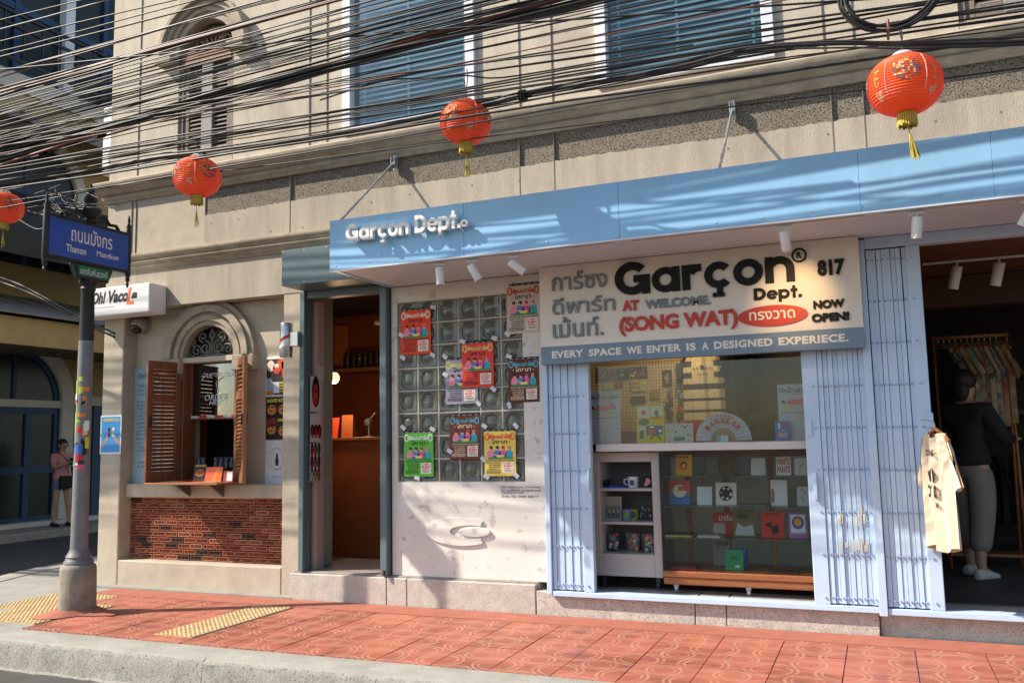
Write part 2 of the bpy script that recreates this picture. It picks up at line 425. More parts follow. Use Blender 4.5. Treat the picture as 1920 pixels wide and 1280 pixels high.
wood_o = mat('weathered_orange_wood', (.38,.19,.10), .7, col2=(.22,.13,.09), scale=9, bump=.4, bscale=60, stretch=(6,6,1))
house = thing('shophouse', 'beige washed concrete corner shophouse with cornices, arched shutters and blue blinds', 'building', (-7.4,.1,0))
FY = .1
def wallbox(x0,x1,z0,z1,y0=FY,y1=.55,m=wash,name='wall',bev=.004): return MB(m).box(x0,x1,y0,y1,z0,z1).build(name, house, bevel=bev)
XL, XR = -7.49, 6.0
# cafe bay
MB(wash).box(XL,-7.21,FY,.55,0,2.82).build('pilaster', house, bevel=.012, seg=2)
wallbox(-5.182,-4.925,0,2.82,y0=FY+.005, name='pier')
wallbox(-7.209,-5.183,0,.262,name='plinth',bev=.01)
wallbox(XL,-4.0,2.821,3.26,m=wash2,name='lintel')
wallbox(-7.209,-6.58,.90,2.82,y0=.27,name='wall'); wallbox(-5.82,-5.183,.90,2.82,y0=.27,name='wall')
wallbox(-6.579,-5.821,2.62,2.82,y0=.27,name='wall')
MB(wash).box(-7.208,-5.184,.17,.6,.885,1.022).build('sill', house, bevel=.01)
# brick panel of pierced ornamental bricks
bp = MB(mat('dark_mortar',(.06,.04,.032),.95,.4,30,.6,80)).box(-7.208,-5.184,.275,.5,.262,.884).build('brick_panel', house)
def brick_mesh(col, i):
    b = MB(mat('brick_%s' % i, col, .85, .3, 14, .5, 90)); w, h, d = .148, .0455, .034; e = .0085
    b.prism([(0,0,0),(w,0,0),(w,0,e),(0,0,e)], (0,d,0)); b.prism([(0,0,h-e),(w,0,h-e),(w,0,h),(0,0,h)], (0,d,0))
    b.prism([(0,0,e),(e,0,e),(e,0,h-e),(0,0,h-e)], (0,d,0)); b.prism([(w-e,0,e),(w,0,e),(w,0,h-e),(w-e,0,h-e)], (0,d,0))
    b.prism([(e,.017,e),(w-e,.017,e),(w-e,.017,h-e),(e,.017,h-e)], (0,d-.018,0))
    cx, cz = w/2, h/2                     # a pointed star of eight raised petals
    for k in range(8):
        t = math.pi/4*k; dx, dz = math.cos(t)*.058 if k % 2 == 0 else math.copysign(.055,math.cos(t)), math.sin(t)*.0155 if k % 2 == 0 else math.copysign(.0150,math.sin(t))
        if k in (2,6): dx = 0
        if k in (0,4): dz = 0
        L = math.hypot(dx,dz); nx, nz = -dz/L*.0042, dx/L*.0042
        tip = (cx+dx, .012, cz+dz); m = (cx+dx*.5, cz+dz*.5)
        b.add([(cx,.004,cz),(m[0]+nx,.016,m[1]+nz),tip,(m[0]-nx,.016,m[1]-nz),(m[0],.002,m[1])],[(0,4,1),(4,2,1),(0,3,4),(4,3,2)])
    o = b.build('brick'); me = o.data; bpy.data.objects.remove(o); return me
bmz = [brick_mesh((.50,.17,.085),'orange'), brick_mesh((.42,.14,.075),'red'), brick_mesh((.58,.25,.14),'pale'), brick_mesh((.16,.085,.06),'sooty')]
rb = random.Random(11); rows = 11; rh = .622/rows
for r in range(rows):
    z = .266+r*rh; x = -7.205-(.08 if r % 2 else 0)
    while x < -5.19:
        if x > -7.21 and x+.152 < -5.182:
            me = bmz[3] if (rb.random() < (.16 if r < 5 else .03)) else bmz[rb.choice((0,0,1,1,2))]
            piece(me, 'brick', bp, (x, .249+rb.uniform(-.003,.003), z+.003))
        elif x <= -7.21 and r % 2: piece(bmz[1], 'brick', bp, (-7.205, .251, z+.003), scale=(.5,1,1))
        x += .1605
# ---- cornices: moulded strings
def cornice(name, x0, x1, z0, z1, prof, ret=True):
    """prof: (fraction of height, projection)"""
    b = MB(mould); h = z1-z0; n = len(prof); vs = []; fs = []
    path = [(x1,0),(x0,0)]
    rows_ = []
    for f, p in prof:
        z = z0+f*h
        row = [(x1, FY-p, z), (x0-p*.9, FY-p, z)]
        if ret: row.append((x0-p*.9, 6, z))
        rows_.append(row)
    m = len(rows_[0])
    for r in rows_: vs += r
    for i in range(n-1):
        for k in range(m-1): fs.append((i*m+k, (i+1)*m+k, (i+1)*m+k+1, i*m+k+1))
    b.add(vs, fs)
    return b.build(name, house, smooth='auto')
cornice('cornice', XL, XR, 3.985, 4.20, [(0,-.01),(0,.02),(.10,.025),(.16,.045),(.26,.05),(.34,.035),(.40,.05),(.50,.085),(.56,.10),(.60,.10),(.62,.115),(.70,.12),(.80,.135),(.92,.135),(1,.115),(1.02,-.01)])
cornice('cornice', XL, -3.9, 3.225, 3.395, [(0,-.01),(0,.015),(.12,.02),(.2,.04),(.30,.04),(.36,.055),(.46,.06),(.52,.045),(.60,.05),(.72,.075),(.86,.085),(.97,.08),(1.02,-.01)])
# walls above
wallbox(XL,-6.16,3.261,4.0,name='wall',m=wash)
wallbox(-6.159,XR,3.261,4.0,y0=.112,m=aggr,name='pebble_dash_band')
def jagged(x0, x1, z0, z1, y):
    r = random.Random(21); top = []; n = int((x1-x0)/.03)
    for i in range(n+1):
        x = x0+(x1-x0)*i/n; top.append((x, y, z1+.010*math.sin(x*2.3)+r.uniform(-.006,.006)))
    return [(x0,y,z0),(x1,y,z0)]+top[::-1]
MB(wash2).prism(jagged(-6.157, XR, 3.255, 3.72, .094), (0,.03,0)).build('render_band', house)
wins = [(-4.47,-3.145),(-1.963,-.592)]
ZT = 9.6; WB = 4.285; WT = 6.4
for q0, q1 in ((XL,-6.545),(-5.825,-4.47),(-3.145,-1.963),(-.592,.71),(1.43,XR)): wallbox(q0,q1,4.19,ZT,m=wash3)
for a, b in wins: wallbox(a,b,4.19,WB); wallbox(a,b,WT,ZT)
for a, b in ((-6.545,-5.825),(.71,1.43)): wallbox(a,b,4.19,4.30); wallbox(a,b,5.98,ZT)
MB(wash).box(XL,XL+.4,.55,9,0,ZT).build('side_wall', house); MB(wash).box(XL+.001,XR,8.6,9,0,ZT).build('back_wall', house)
MB(wash).box(XR-.3,XR,.551,8.6,0,ZT).build('side_wall', house)
MB(mat('roof_slab',(.3,.29,.27),.9)).box(XL-.2,XR,-.1,9.2,ZT,ZT+.25).build('roof', house)
MB(dkbrown).box(XL+.41,XR-.31,.56,8.59,3.30,3.45).build('upper_floor', house)
# scored vertical joints of the upper render
for i, (px, z0, z1) in enumerate(((258,3.4,9),(545,3.4,3.98),(250,3.4,3.98),(580,4.2,9),(613,4.2,9),(978,4.2,6.4),(1040,4.2,6.4),(975,3.28,3.98),(1040,3.28,3.98),(1560,4.2,6.4),(1617,4.2,6.4),(1567,3.28,3.98),(1628,3.28,3.98))):
    X = PY(px, 330, FY).x
    MB(joint_m).box(X-.003,X+.003,.0905,.12,z0,z1).build('wall_joint', house)
# drill holes left in the render band
for i in range(24):
    X = -6.0+i*.36+rb.uniform(-.08,.08)
    if X < 2: MB(joint_m).lathe((0,0,0),[(.009,0),(.007,.004)],8)
holes = MB(joint_m)
for i in range(22):
    X = -6.0+i*.36+rb.uniform(-.1,.1); Z = rb.choice((3.62,3.60,3.45))
    holes.cyl((X,.092,Z),(X,.1,Z),.009,n=8)
stuff(holes.build('drill_holes', house))
# ---- big upper windows with blinds
frame_w = mat('white_aluminium', (.72,.73,.78), .4)
slat_m = mat('blue_blind_slat', (.22,.46,.54), .55); slat_glint = mat('painted_slat_glint', (.88,.89,.9), .5)
pane_m = glass('window_pane_glass', (.88,.97,.99), .03, .8)
cord_m = mat('blind_ladder_tape', (.30,.48,.52), .6)
for wi, (a, b) in enumerate(wins):
    w = thing('x','x','x'); bpy.data.objects.remove(w)
    fr = MB(frame_w)
    fr.box(a-.03,a+.06,.06,.30,WB,WT); fr.box(b-.06,b+.03,.06,.30,WB,WT); fr.box(a+.06,b-.06,.06,.30,WB,WB+.055); fr.box(a+.06,b-.06,.06,.30,WT-.06,WT)
    wf = fr.build('window', house, bevel=.004)
    MB(pane_m).box(a+.06,b-.06,.14,.146,WB+.055,WT-.06).build('pane', wf)
    MB(mat('room_dark_blue',(.02,.035,.045),.8)).box(a+.02,b-.02,.34,.36,WB,WT).build('room_behind', wf)
    sm = MB(slat_m); L_ = b-a-.14
    sm.add([(0,-.012,0),(L_,-.012,0),(L_,.012,.05),(0,.012,.05)], [(0,1,2,3)]); sm.use(slat_glint).box(0,L_,-.034,-.012,-.004,.007)  # white lip paints in the sun caught along each slat's edge
    so_ = sm.build('blind_slat'); sme = so_.data; bpy.data.objects.remove(so_)
    z = WB+.075
    while z < WT-.1:
        piece(sme, 'blind_slat', wf, (a+.07, .235, z)); z += .052
    for f in (.10,.46,.90):
        X = a+(b-a)*f; MB(cord_m).box(X-.012,X+.012,.205,.209,WB+.06,WT-.06).build('blind_tape', wf)
# ---- arched shutter windows upstairs
def louvre_leaf(parent, x0, x1, z0, z1, y, mstile, mlou, panels, name='shutter', th=.035, lp=.042, bottom=None):
    """a louvred shutter leaf standing in the facade plane; panels = [(z0, z1)]"""
    b = MB(mstile); s = .055*(x1-x0)/.35+.012
    b.box(x0,x0+s,y,y+th,z0,z1); b.box(x1-s,x1,y,y+th,z0,z1)
    zs = [z0]+[v for p in panels for v in p]+[z1]
    for i in range(0, len(zs), 2): b.box(x0+s,x1-s,y+.001,y+th-.001,zs[i],zs[i+1])
    leaf = b.build(name, parent, bevel=.003)
    lm = MB(mlou); Ls = x1-x0-2*s
    lm.add([(0,0,0),(Ls,0,0),(Ls,.026,.034),(0,.026,.034),(0,.004,-.006),(Ls,.004,-.006),(Ls,.030,.028),(0,.030,.028)],[(0,1,2,3),(7,6,5,4),(0,4,5,1),(3,2,6,7)])
    lo = lm.build('louvre'); me = lo.data; bpy.data.objects.remove(lo)
    for p0, p1 in panels:
        n = max(1, int((p1-p0)/lp)); 
        for i in range(n): piece(me, 'louvre', leaf, (x0+s, y+.003, p0+(i+.12)*(p1-p0)/n))
    return leaf
def ring(b, cx, cz, r0, r1, y0, y1, a0=0, a1=180, n=28):
    A = [math.radians(a0+(a1-a0)*i/n) for i in range(n+1)]
    vs = []
    for a in A:
        for r, y in ((r0,y1),(r0,y0),(r1,y0),(r1,y1)): vs.append((cx+r*math.cos(a), y, cz+r*math.sin(a)))
    fs = [(i*4+k, i*4+(k+1)%4, (i+1)*4+(k+1)%4, (i+1)*4+k) for i in range(n) for k in range(4)]
    fs += [(3,2,1,0), tuple(n*4+k for k in range(4))]
    b.add(vs, fs)
def arch_upper(x0, x1):
    cx = (x0+x1)/2; zs = 5.46; r = (x1-x0)/2
    b = MB(wood_d); b.box(x0,x0+.05,.12,.35,4.30,zs); b.box(x1-.05,x1,.12,.35,4.30,zs); b.box(x0+.05,x1-.05,.12,.35,zs-.02,zs+.05)
    b.box(x0+.05,x1-.05,.12,.35,4.30,4.325)
    w = b.build('arched_window', house, bevel=.004)
    pn = [(4.42,4.83),(4.95,5.33)]
    louvre_leaf(w, x0+.052, cx-.012, 4.328, zs-.022, .135, wood_d, wood_d, pn)
    louvre_leaf(w, cx+.012, x1-.052, 4.328, zs-.022, .135, wood_d, wood_d, pn)
    MB(mat('silvered_wood',(.38,.36,.34),.8,.3,9,.4,60,stretch=(6,6,1))).box(cx-.07,cx+.07,.118,.134,4.33,zs-.03).build('cover_strip', w, bevel=.003)
    MB(wood_o).box(x0+.05,x1-.05,.106,.119,zs-.13,zs+.01).build('top_rail', w)
    MB(dkbrown).box(x0,x1,.36,.38,4.30,6.0).build('dark_backing', w)
    # fretwork in the arch
    f = MB(wood_o)
    for i in range(7):
        a = math.radians(15+25*i); R = r-.1
        f.tube([(cx+.06*math.cos(a),.2,zs+.06+.05*math.sin(a)),(cx+.5*R*math.cos(a+.2),.2,zs+.05+.5*R*math.sin(a+.2)),(cx+R*math.cos(a),.2,zs+.05+R*math.sin(a))],.014,5)
    for i in range(6):
        a = math.radians(25+26*i); f.tube([(cx+(r*.55+.05*math.cos(t))*math.cos(a)-.05*math.sin(t)*math.sin(a),.2,zs+.05+(r*.55+.05*math.cos(t))*math.sin(a)+.05*math.sin(t)*math.cos(a)) for t in [k*.7 for k in range(10)]],.010,5)
    f.build('fretwork', w)
    h = MB(mould)
    for r0, r1, y in ((r-.0,r+.07,.085),(r+.071,r+.12,.06),(r+.121,r+.17,.03),(r+.171,r+.21,-.01)): ring(h, cx, zs-.02, r0, r1, y, .30)
    h.build('arch_hood', w)
    for s in (-1,1): MB(mould).box(cx+s*(r+.0),cx+s*(r+.22),-.03,.14,zs-.10,zs-.021).build('hood_stop', w, bevel=.01)
    # wall above the springing, left and right of the arch
    mb = MB(wash)
    for s in (-1,1):
        A = [math.radians(90*i/8) for i in range(9)]
        mb.prism([(cx+s*r*math.cos(a),FY+.001,zs+r*math.sin(a)) for a in A]+[(cx,FY+.001,6.0),(cx+s*r,FY+.001,6.0)],(0,.3,0))
    mb.build('spandrel', w)
arch_upper(-6.545,-5.825); arch_upper(.71,1.43)
# white service box on the side wall
mb_ = thing('service_box', 'white steel service box with a small louvre on the building corner', 'utility box', (-7.62,.5,4.2))
b = MB(mat('white_box_paint',(.72,.72,.74),.5,.1,6)); b.box(-7.74,-7.492,.22,.62,4.38,5.15); b.build('box', mb_, bevel=.008)
b = MB(mat('vent_dark',(.12,.1,.1),.6))
for i in range(6): b.box(-7.64,-7.55,.215,.222,4.50+i*.026,4.512+i*.026)
b.build('vent', mb_)
# ---- white wall with the glass blocks
BX0, BX1, BZ0, BZ1 = -3.908, -2.705, 1.047, 2.628
wy = .052
for x0,x1,z0,z1 in ((-3.965,BX0,.253,2.77),(BX1,-2.49,.253,2.77),(BX0,BX1,.253,BZ0),(BX0,BX1,BZ1,2.77)):
    MB(whitew).box(x0,x1,wy,.17,z0,z1).build('white_wall', house)
MB(whitew).box(-4.06,-2.4,.17,.30,2.77,3.25).build('white_wall', house)
gbm = bpy.data.materials.new('glass_block'); gbm.use_nodes = True
gb = gbm.node_tree.nodes['Principled BSDF']; gb.inputs['Base Color'].default_value = (.48,.60,.55,1); gb.inputs['Roughness'].default_value = .06; gb.inputs['Transmission Weight'].default_value = .85; gb.inputs['IOR'].default_value = 1.45
gpan = thing('x','x','x'); bpy.data.objects.remove(gpan)
grout = mat('grout',(.50,.47,.41),.9,.2,20)
panel = MB(grout)
NX, NZ = 6, 8; pw = (BX1-BX0)/NX; ph = (BZ1-BZ0)/NZ
for i in range(NX+1): X = BX0+i*pw; panel.box(X-.007,X+.007,.066,.15,BZ0,BZ1)
for j in range(NZ+1):
    Z = BZ0+j*ph
    for i in range(NX): panel.box(BX0+i*pw+.0071,BX0+(i+1)*pw-.0071,.0665,.15,Z-.007,Z+.007)
gp = panel.build('glass_block_panel', house)
def gblock():
    b = MB(gbm); w, h, d = pw-.015, ph-.015, .075; b.T = Matrix.Translation((-w/2,0,-h/2))
    e = .008
    def rc(x0,z0,x1,z1,y): return [(x0,y,z0),(x1,y,z0),(x1,y,z1),(x0,y,z1)]
    def el(rx,rz,y): 
        p = []
        for k in range(16):
            a = math.radians(22.5*k+225)
            p.append((w/2+rx*math.copysign(abs(math.cos(a))**.75,math.cos(a)), y, h/2+rz*math.copysign(abs(math.sin(a))**.75,math.sin(a))))
        return p
    # outer square with 16 points to match the oval
    def sq(i_, y):
        x0,z0,x1,z1 = i_,i_,w-i_,h-i_; p = []
        for c0, c1 in (((x0,z0),(x1,z0)),((x1,z0),(x1,z1)),((x1,z1),(x0,z1)),((x0,z1),(x0,z0))):
            for k in range(4): p.append((c0[0]+(c1[0]-c0[0])*k/4, y, c0[1]+(c1[1]-c0[1])*k/4))
        return p
    loops = [sq(0,d), sq(0,.006), sq(e,0), el(w*.38,h*.40,.002), el(w*.34,h*.365,.012), el(w*.26,h*.30,.014), el(w*.2,h*.24,.006)]
    vs = [p for l in loops for p in l]; fs = []
    for a in range(len(loops)-1):
        for k in range(16): fs.append((a*16+k, a*16+(k+1)%16, (a+1)*16+(k+1)%16, (a+1)*16+k))
    fs.append(tuple(range((len(loops)-1)*16, len(loops)*16))); fs.append(tuple(range(15,-1,-1)))
    b.add(vs, fs); o = b.build('glass_block', smooth='auto'); me = o.data; bpy.data.objects.remove(o); return me
gbme = gblock()
for i in range(NX):
    for j in range(NZ): piece(gbme, 'glass_block', gp, (BX0+(i+.5)*pw, .062, BZ0+(j+.5)*ph), rot=(rb.uniform(-.02,.02), rb.choice((0,math.pi))+rb.uniform(-.01,.01), rb.uniform(-.03,.03)))
# relief emblem of three ovals on the white wall, cast in plaster
em = MB(whitew)
c0 = PY(812,995,wy); c1 = PY(932,995,wy); cx, cz = (c0.x+c1.x)/2-.03, PY(870,996,wy).z; rx, rz = .33, .115
outer = [(cx-.0+rx*math.cos(math.radians(t)), cz+rz*math.sin(math.radians(t))) for t in range(52,309,8)]
inner = [(cx+.09+.19*math.cos(math.radians(t)), cz+.055*math.sin(math.radians(t))) for t in range(300,59,-8)]
n_ = len(outer)
ii = [inner[int(k*(len(inner)-1)/(n_-1))] for k in range(n_)][::-1]
vs = [(x,wy-.02,z) for x,z in outer]+[(x,wy-.02,z) for x,z in ii]+[(x,wy+.01,z) for x,z in outer]+[(x,wy+.01,z) for x,z in ii]
fs = []
for k in range(n_-1): fs += [(k,k+1,n_+k+1,n_+k),(k,2*n_+k,2*n_+k+1,k+1),(n_+k,n_+k+1,3*n_+k+1,3*n_+k)]
fs += [(0,n_,3*n_,2*n_),(n_-1,3*n_-1,4*n_-1,2*n_-1)]
em.add(vs, fs)
emb = tag(em.build('wall_emblem', origin=(cx,wy,cz), bevel=.006, seg=2), 'white plaster emblem of curved ovals on the white wall below the glass blocks', 'wall emblem')
e2 = MB(whitew); e2.prism([(cx+.13+.145*math.cos(math.radians(t)), wy-.024, cz+.0+.043*math.sin(math.radians(t))) for t in range(0,360,12)],(0,.05,0)); e2.build('inner_oval', emb, bevel=.006, seg=2)
# printed company lines on the white wall
pr = MB(C(45,45,45)); pr.T = frame((0,wy-.001,0))
for i, t in enumerate(('บริษัท กาแฟ ดีไซน์ จำกัด (สำนักงานใหญ่)','817 ถนนทรงวาด แขวงสัมพันธวงศ์','กรุงเทพมหานคร','โทร. 02 000 0817')):
    a = PY(940,911+i*5.6,wy); bq = PY((1012,1014,982,1010)[i],915+i*5.6,wy)
    pr.text(t, a.x, bq.z-.002, bq.x, a.z+.002, 0, .01)
pr.build('printed_lines', house)
# small square vent marks / dirt flake
# ---- interior shells
MB(floor_i).box(-7.05,5.6,.30,8.5,-.1,.20).build('interior_floor', house)
MB(dkbrown).box(-7.05,5.6,5.2,5.3,.2,3.3).build('interior_wall', house)
MB(mat('dark_partition',(.10,.05,.03),.7)).box(-2.62,-2.50,.17,5.2,.2,3.3).build('interior_wall', house)
# ================================================================ awnings, gates, boards
# heavy geometric letter shapes: arcs (cx, cy, outer, inner, from, to) and bars, x-height 1
GLY = {
 'G': (1.40, [('a',.68,.68,.70,.36,42,358),('r',.74,.50,1.38,.80),('r',1.06,-.01,1.38,.52)]),
 'a': (1.10, [('a',.52,.50,.53,.24,0,360),('r',.78,-.02,1.08,1.02)]),
 'r': (.78, [('r',0,-.02,.30,1.02),('a',.68,.46,.56,.27,88,150),('r',.30,.73,.74,1.02)]),
 'c': (1.00, [('a',.53,.50,.54,.24,42,318),('r',.44,-.22,.66,-.03),('r',.28,-.40,.72,-.23)]),
 'o': (1.08, [('a',.54,.50,.54,.24,0,360)]),
 'n': (1.04, [('r',0,-.02,.30,1.02),('a',.52,.50,.52,.22,0,150),('r',.74,-.02,1.04,.50)]),
 'D': (1.22, [('r',0,-.02,.34,1.38),('a',.50,.68,.70,.36,-90,90),('r',.34,-.02,.52,.30),('r',.34,1.06,.52,1.38)]),
 'e': (1.06, [('a',.53,.50,.54,.25,0,322),('r',.16,.41,1.05,.59)]),
 'p': (1.10, [('a',.56,.50,.54,.24,0,360),('r',0,-.38,.30,1.02)]),
 't': (.66, [('r',.18,-.02,.48,1.38),('r',0,.74,.66,1.02)]),
 '.': (.34, [('r',0,-.02,.32,.30)])}
def geo_word(name, body, x0, zb, x1, xh, y, m, parent, depth, gap=.10):
    """body set in the heavy geometric letters; zb baseline, xh x-height in metres"""
    adv = [(.45 if ch == ' ' else GLY[ch][0])+gap for ch in body]; k = (x1-x0)/(sum(adv)-gap); x = x0
    for ch, a in zip(body, adv):
        if ch != ' ':
            b = MB(m)
            for i, g in enumerate(GLY[ch][1]):
                yy = y-depth-i*.0006
                if g[0] == 'r': b.box(x+g[1]*k, x+g[3]*k, yy, y, zb+g[2]*xh, zb+g[4]*xh)
                else:
                    _, cx, cy, r1, r0, a0, a1 = g; n = max(6, int((a1-a0)/9)); full = a1-a0 >= 360
                    A = [math.radians(a0+(a1-a0)*q/n) for q in range(n+1)]
                    vs = []
                    for t in A:
                        for r, yv in ((r0,y),(r0,yy),(r1,yy),(r1,y)): vs.append((x+(cx+r*math.cos(t))*k, yv, zb+(cy+r*math.sin(t))*xh))
                    fs = [(q*4+w,(q+1)*4+w,(q+1)*4+(w+1)%4,q*4+(w+1)%4) for q in range(n) for w in range(4)]
                    if not full: fs += [(0,1,2,3),(n*4+3,n*4+2,n*4+1,n*4)]
                    b.add(vs, fs)
            b.build(name, parent)
        x += a*k
# big sky blue awning fascia
AX0, AX1, AY, AZ0, AZ1 = -3.976, 3.0, -.89, 2.765, 3.172
aw = thing('awning', 'long sky blue box awning with raised white lettering over the shop', 'awning', (-1.4,.1,2.765))
PANX = [AX0,-2.78,-1.58,-.02,.72,1.9,AX1]
for i in range(len(PANX)-1):
    MB(skyblue).box(PANX[i]+.0008,PANX[i+1]-.0008,AY,AY+.03,AZ0,AZ1).build('fascia_panel', aw, bevel=.0015)
MB(skyblue).box(AX0+.0005,AX0+.03,AY+.031,.1,AZ0+.004,AZ1).build('end_panel', aw)
MB(soffit_m).box(AX0+.031,AX1,AY+.031,.165,AZ0+.012,AZ0+.04).build('soffit', aw)
MB(mat('awning_top_sheet',(.4,.45,.5),.5)).box(AX0+.031,AX1,AY+.031,.1,AZ1-.03,AZ1-.012).build('top_sheet', aw)
MB(frame_w).box(AX0,AX1,AY-.004,AY+.028,AZ0-.010,AZ0-.001).build('edge_trim', aw)
rv = MB(mat('rivet_steel',(.6,.62,.65),.35,metal=.8))
for i in range(24):
    X = AX0+.06+i*.30
    for z in (AZ0+.035,AZ1-.02): rv.ball((X,AY-.001,z),.006,.004,.006,8,5)
stuff(rv.build('rivets', aw))
white_l = mat('white_letter_acrylic',(.80,.79,.77),.4); white_s = mat('white_letter_side',(.62,.61,.60),.5)
a = PY(650,441,AY-.05); b_ = PY(862,418,AY-.05)
p0 = PY(651,468,AY-.05); p1 = PY(868,425,AY-.05)
geo_word('letter', 'Garcon Dept.', p0.x, 2.968, PY(866,440,AY-.05).x, .098, AY-.035, white_l, aw, .035)
rg = MB(white_l); cc = PY(872,419,AY-.05)
T_ = [math.radians(20*k) for k in range(18)]
rg.add([(cc.x+r*math.cos(t), y, cc.z+r*math.sin(t)) for y in (AY-.07,AY-.035) for r in (.016,.026) for t in T_],
       [(k,(k+1)%18,18+(k+1)%18,18+k) for k in range(18)]+[(18+k,18+(k+1)%18,54+(k+1)%18,54+k) for k in range(18)]+[(k,36+k,36+(k+1)%18,(k+1)%18) for k in range(18)])
rg.build('ring_mark', aw)
sp_ = MB(white_s)
for X in [p0.x+.06+i*.12 for i in range(9)]: sp_.cyl((X,AY,3.0),(X,AY-.034,3.0),.006,n=6)
stuff(sp_.build('letter_spacers', aw))
# stay rods from the wall to the awning
galv = mat('galvanised_steel',(.50,.51,.52),.4,.3,20,metal=.7)
for px, py, end in ((738,292,(-3.94,-.85)),(1373,190,(-.855,-.85)),):
    m0 = PY(px,py+12,FY-.05); e = Vector((m0.x+.01,-.84,3.165))
    st = thing('awning_stay', 'galvanised steel stay rod holding the %s of the blue awning' % ('left end' if px < 1000 else 'middle'), 'stay rod', (m0.x,.1,m0.z), 'awning stays')
    bb = MB(galv); bb.box(m0.x-.022,m0.x+.022,.072,.0935,m0.z-.07,m0.z+.07); bb.box(m0.x-.022,m0.x-.014,.03,.072,m0.z-.05,m0.z+.05); bb.box(m0.x+.014,m0.x+.022,.03,.072,m0.z-.05,m0.z+.05); bb.build('wall_bracket', st, bevel=.003)
    MB(galv).tube([(m0.x,.06,m0.z),(e.x,e.y,e.z)],.011,8).build('rod', st)
    MB(galv).cyl((m0.x-.028,.05,m0.z),(m0.x+.028,.05,m0.z),.009,n=8).build('bolt', st)
# small teal awning over the doorway
ta = thing('door_awning', 'small dark teal steel box awning above the cafe doorway', 'awning', (-4.4,.1,2.81))
MB(teal).box(-4.885,AX0-.002,-.32,.098,2.81,3.135).build('box', ta, bevel=.004)
rv = MB(MATS['rivet_steel'])
for X in (-4.87,-4.64,-4.4,-4.18,-4.0):
    for z in (2.83,3.115): rv.ball((X,-.321,z),.006,.004,.006,8,5)
stuff(rv.build('rivets', ta))
# ---- doorway
dr = thing('doorway', 'dark teal steel door frame of the open cafe entrance', 'door frame', (-4.45,.05,.25))
MB(teal).box(-4.922,-4.868,.0,.12,.253,2.809).build('post', dr, bevel=.005)
MB(teal).box(-4.052,-3.985,-.012,.13,.253,2.809).build('post', dr, bevel=.005)
MB(teal).box(-4.867,-4.053,.03,.12,2.74,2.808).build('head', dr, bevel=.004)
MB(mat('black_iron',(.02,.02,.022),.5)).box(-3.984,-3.966,.0,.05,1.28,1.36).build('latch', dr)
MB(MATS['black_iron']).box(-3.984,-3.955,-.005,.03,1.93,1.98).build('hinge', dr)
MB(MATS['black_iron']).cyl((-4.0,-.03,.255),(-4.0,-.03,.30),.012,n=8).build('door_stop', dr)
pinkw = mat('blush_wall_panel',(.50,.36,.31),.7,.1,3)
rm = house
EYW = PX(607,900,-4.84).y
MB(pinkw).box(-4.90,-4.84,.171,EYW,.252,2.74).build('entry_wall', rm)
MB(mat('blush_groove',(.62,.52,.47),.6)).box(-4.839,-4.836,.18,EYW-.005,2.12,1.995).build('wall_bead', rm)
MB(orange_i).box(-6.9,-6.85,.6,3.8,.21,3.29).build('entry_wall', rm)
MB(orange_i).box(-6.85,-2.63,3.3,3.4,.21,3.29).build('interior_wall', rm)
MB(dkbrown).box(-6.85,-2.63,.62,3.3,3.10,3.29).build('interior_ceiling', rm)
# ---- steel frame of the shop front
fr = thing('shopfront_frame', 'pale lilac blue steel frame and sill rail of the shop front', 'shop front', (-1,0,.15))
MB(lilac).box(-2.498,-2.455,-.055,.06,.178,2.76).build('post', fr, bevel=.004)
MB(lilac).box(-.075,-.02,-.065,.06,.150,2.76).build('post', fr, bevel=.004)
MB(lilac).box(-2.454,-.076,-.05,.06,.165,.205).build('sill_rail', fr, bevel=.004)
MB(lilac).box(-.019,3.0,-.05,.06,.158,.200).build('sill_rail', fr, bevel=.004)
MB(lilac).box(-.019,3.0,-.045,.05,2.695,2.774).build('header', fr, bevel=.004)
MB(whitew).box(-2.45,-.08,.06,.165,2.2,2.76).build('board_backing', fr)
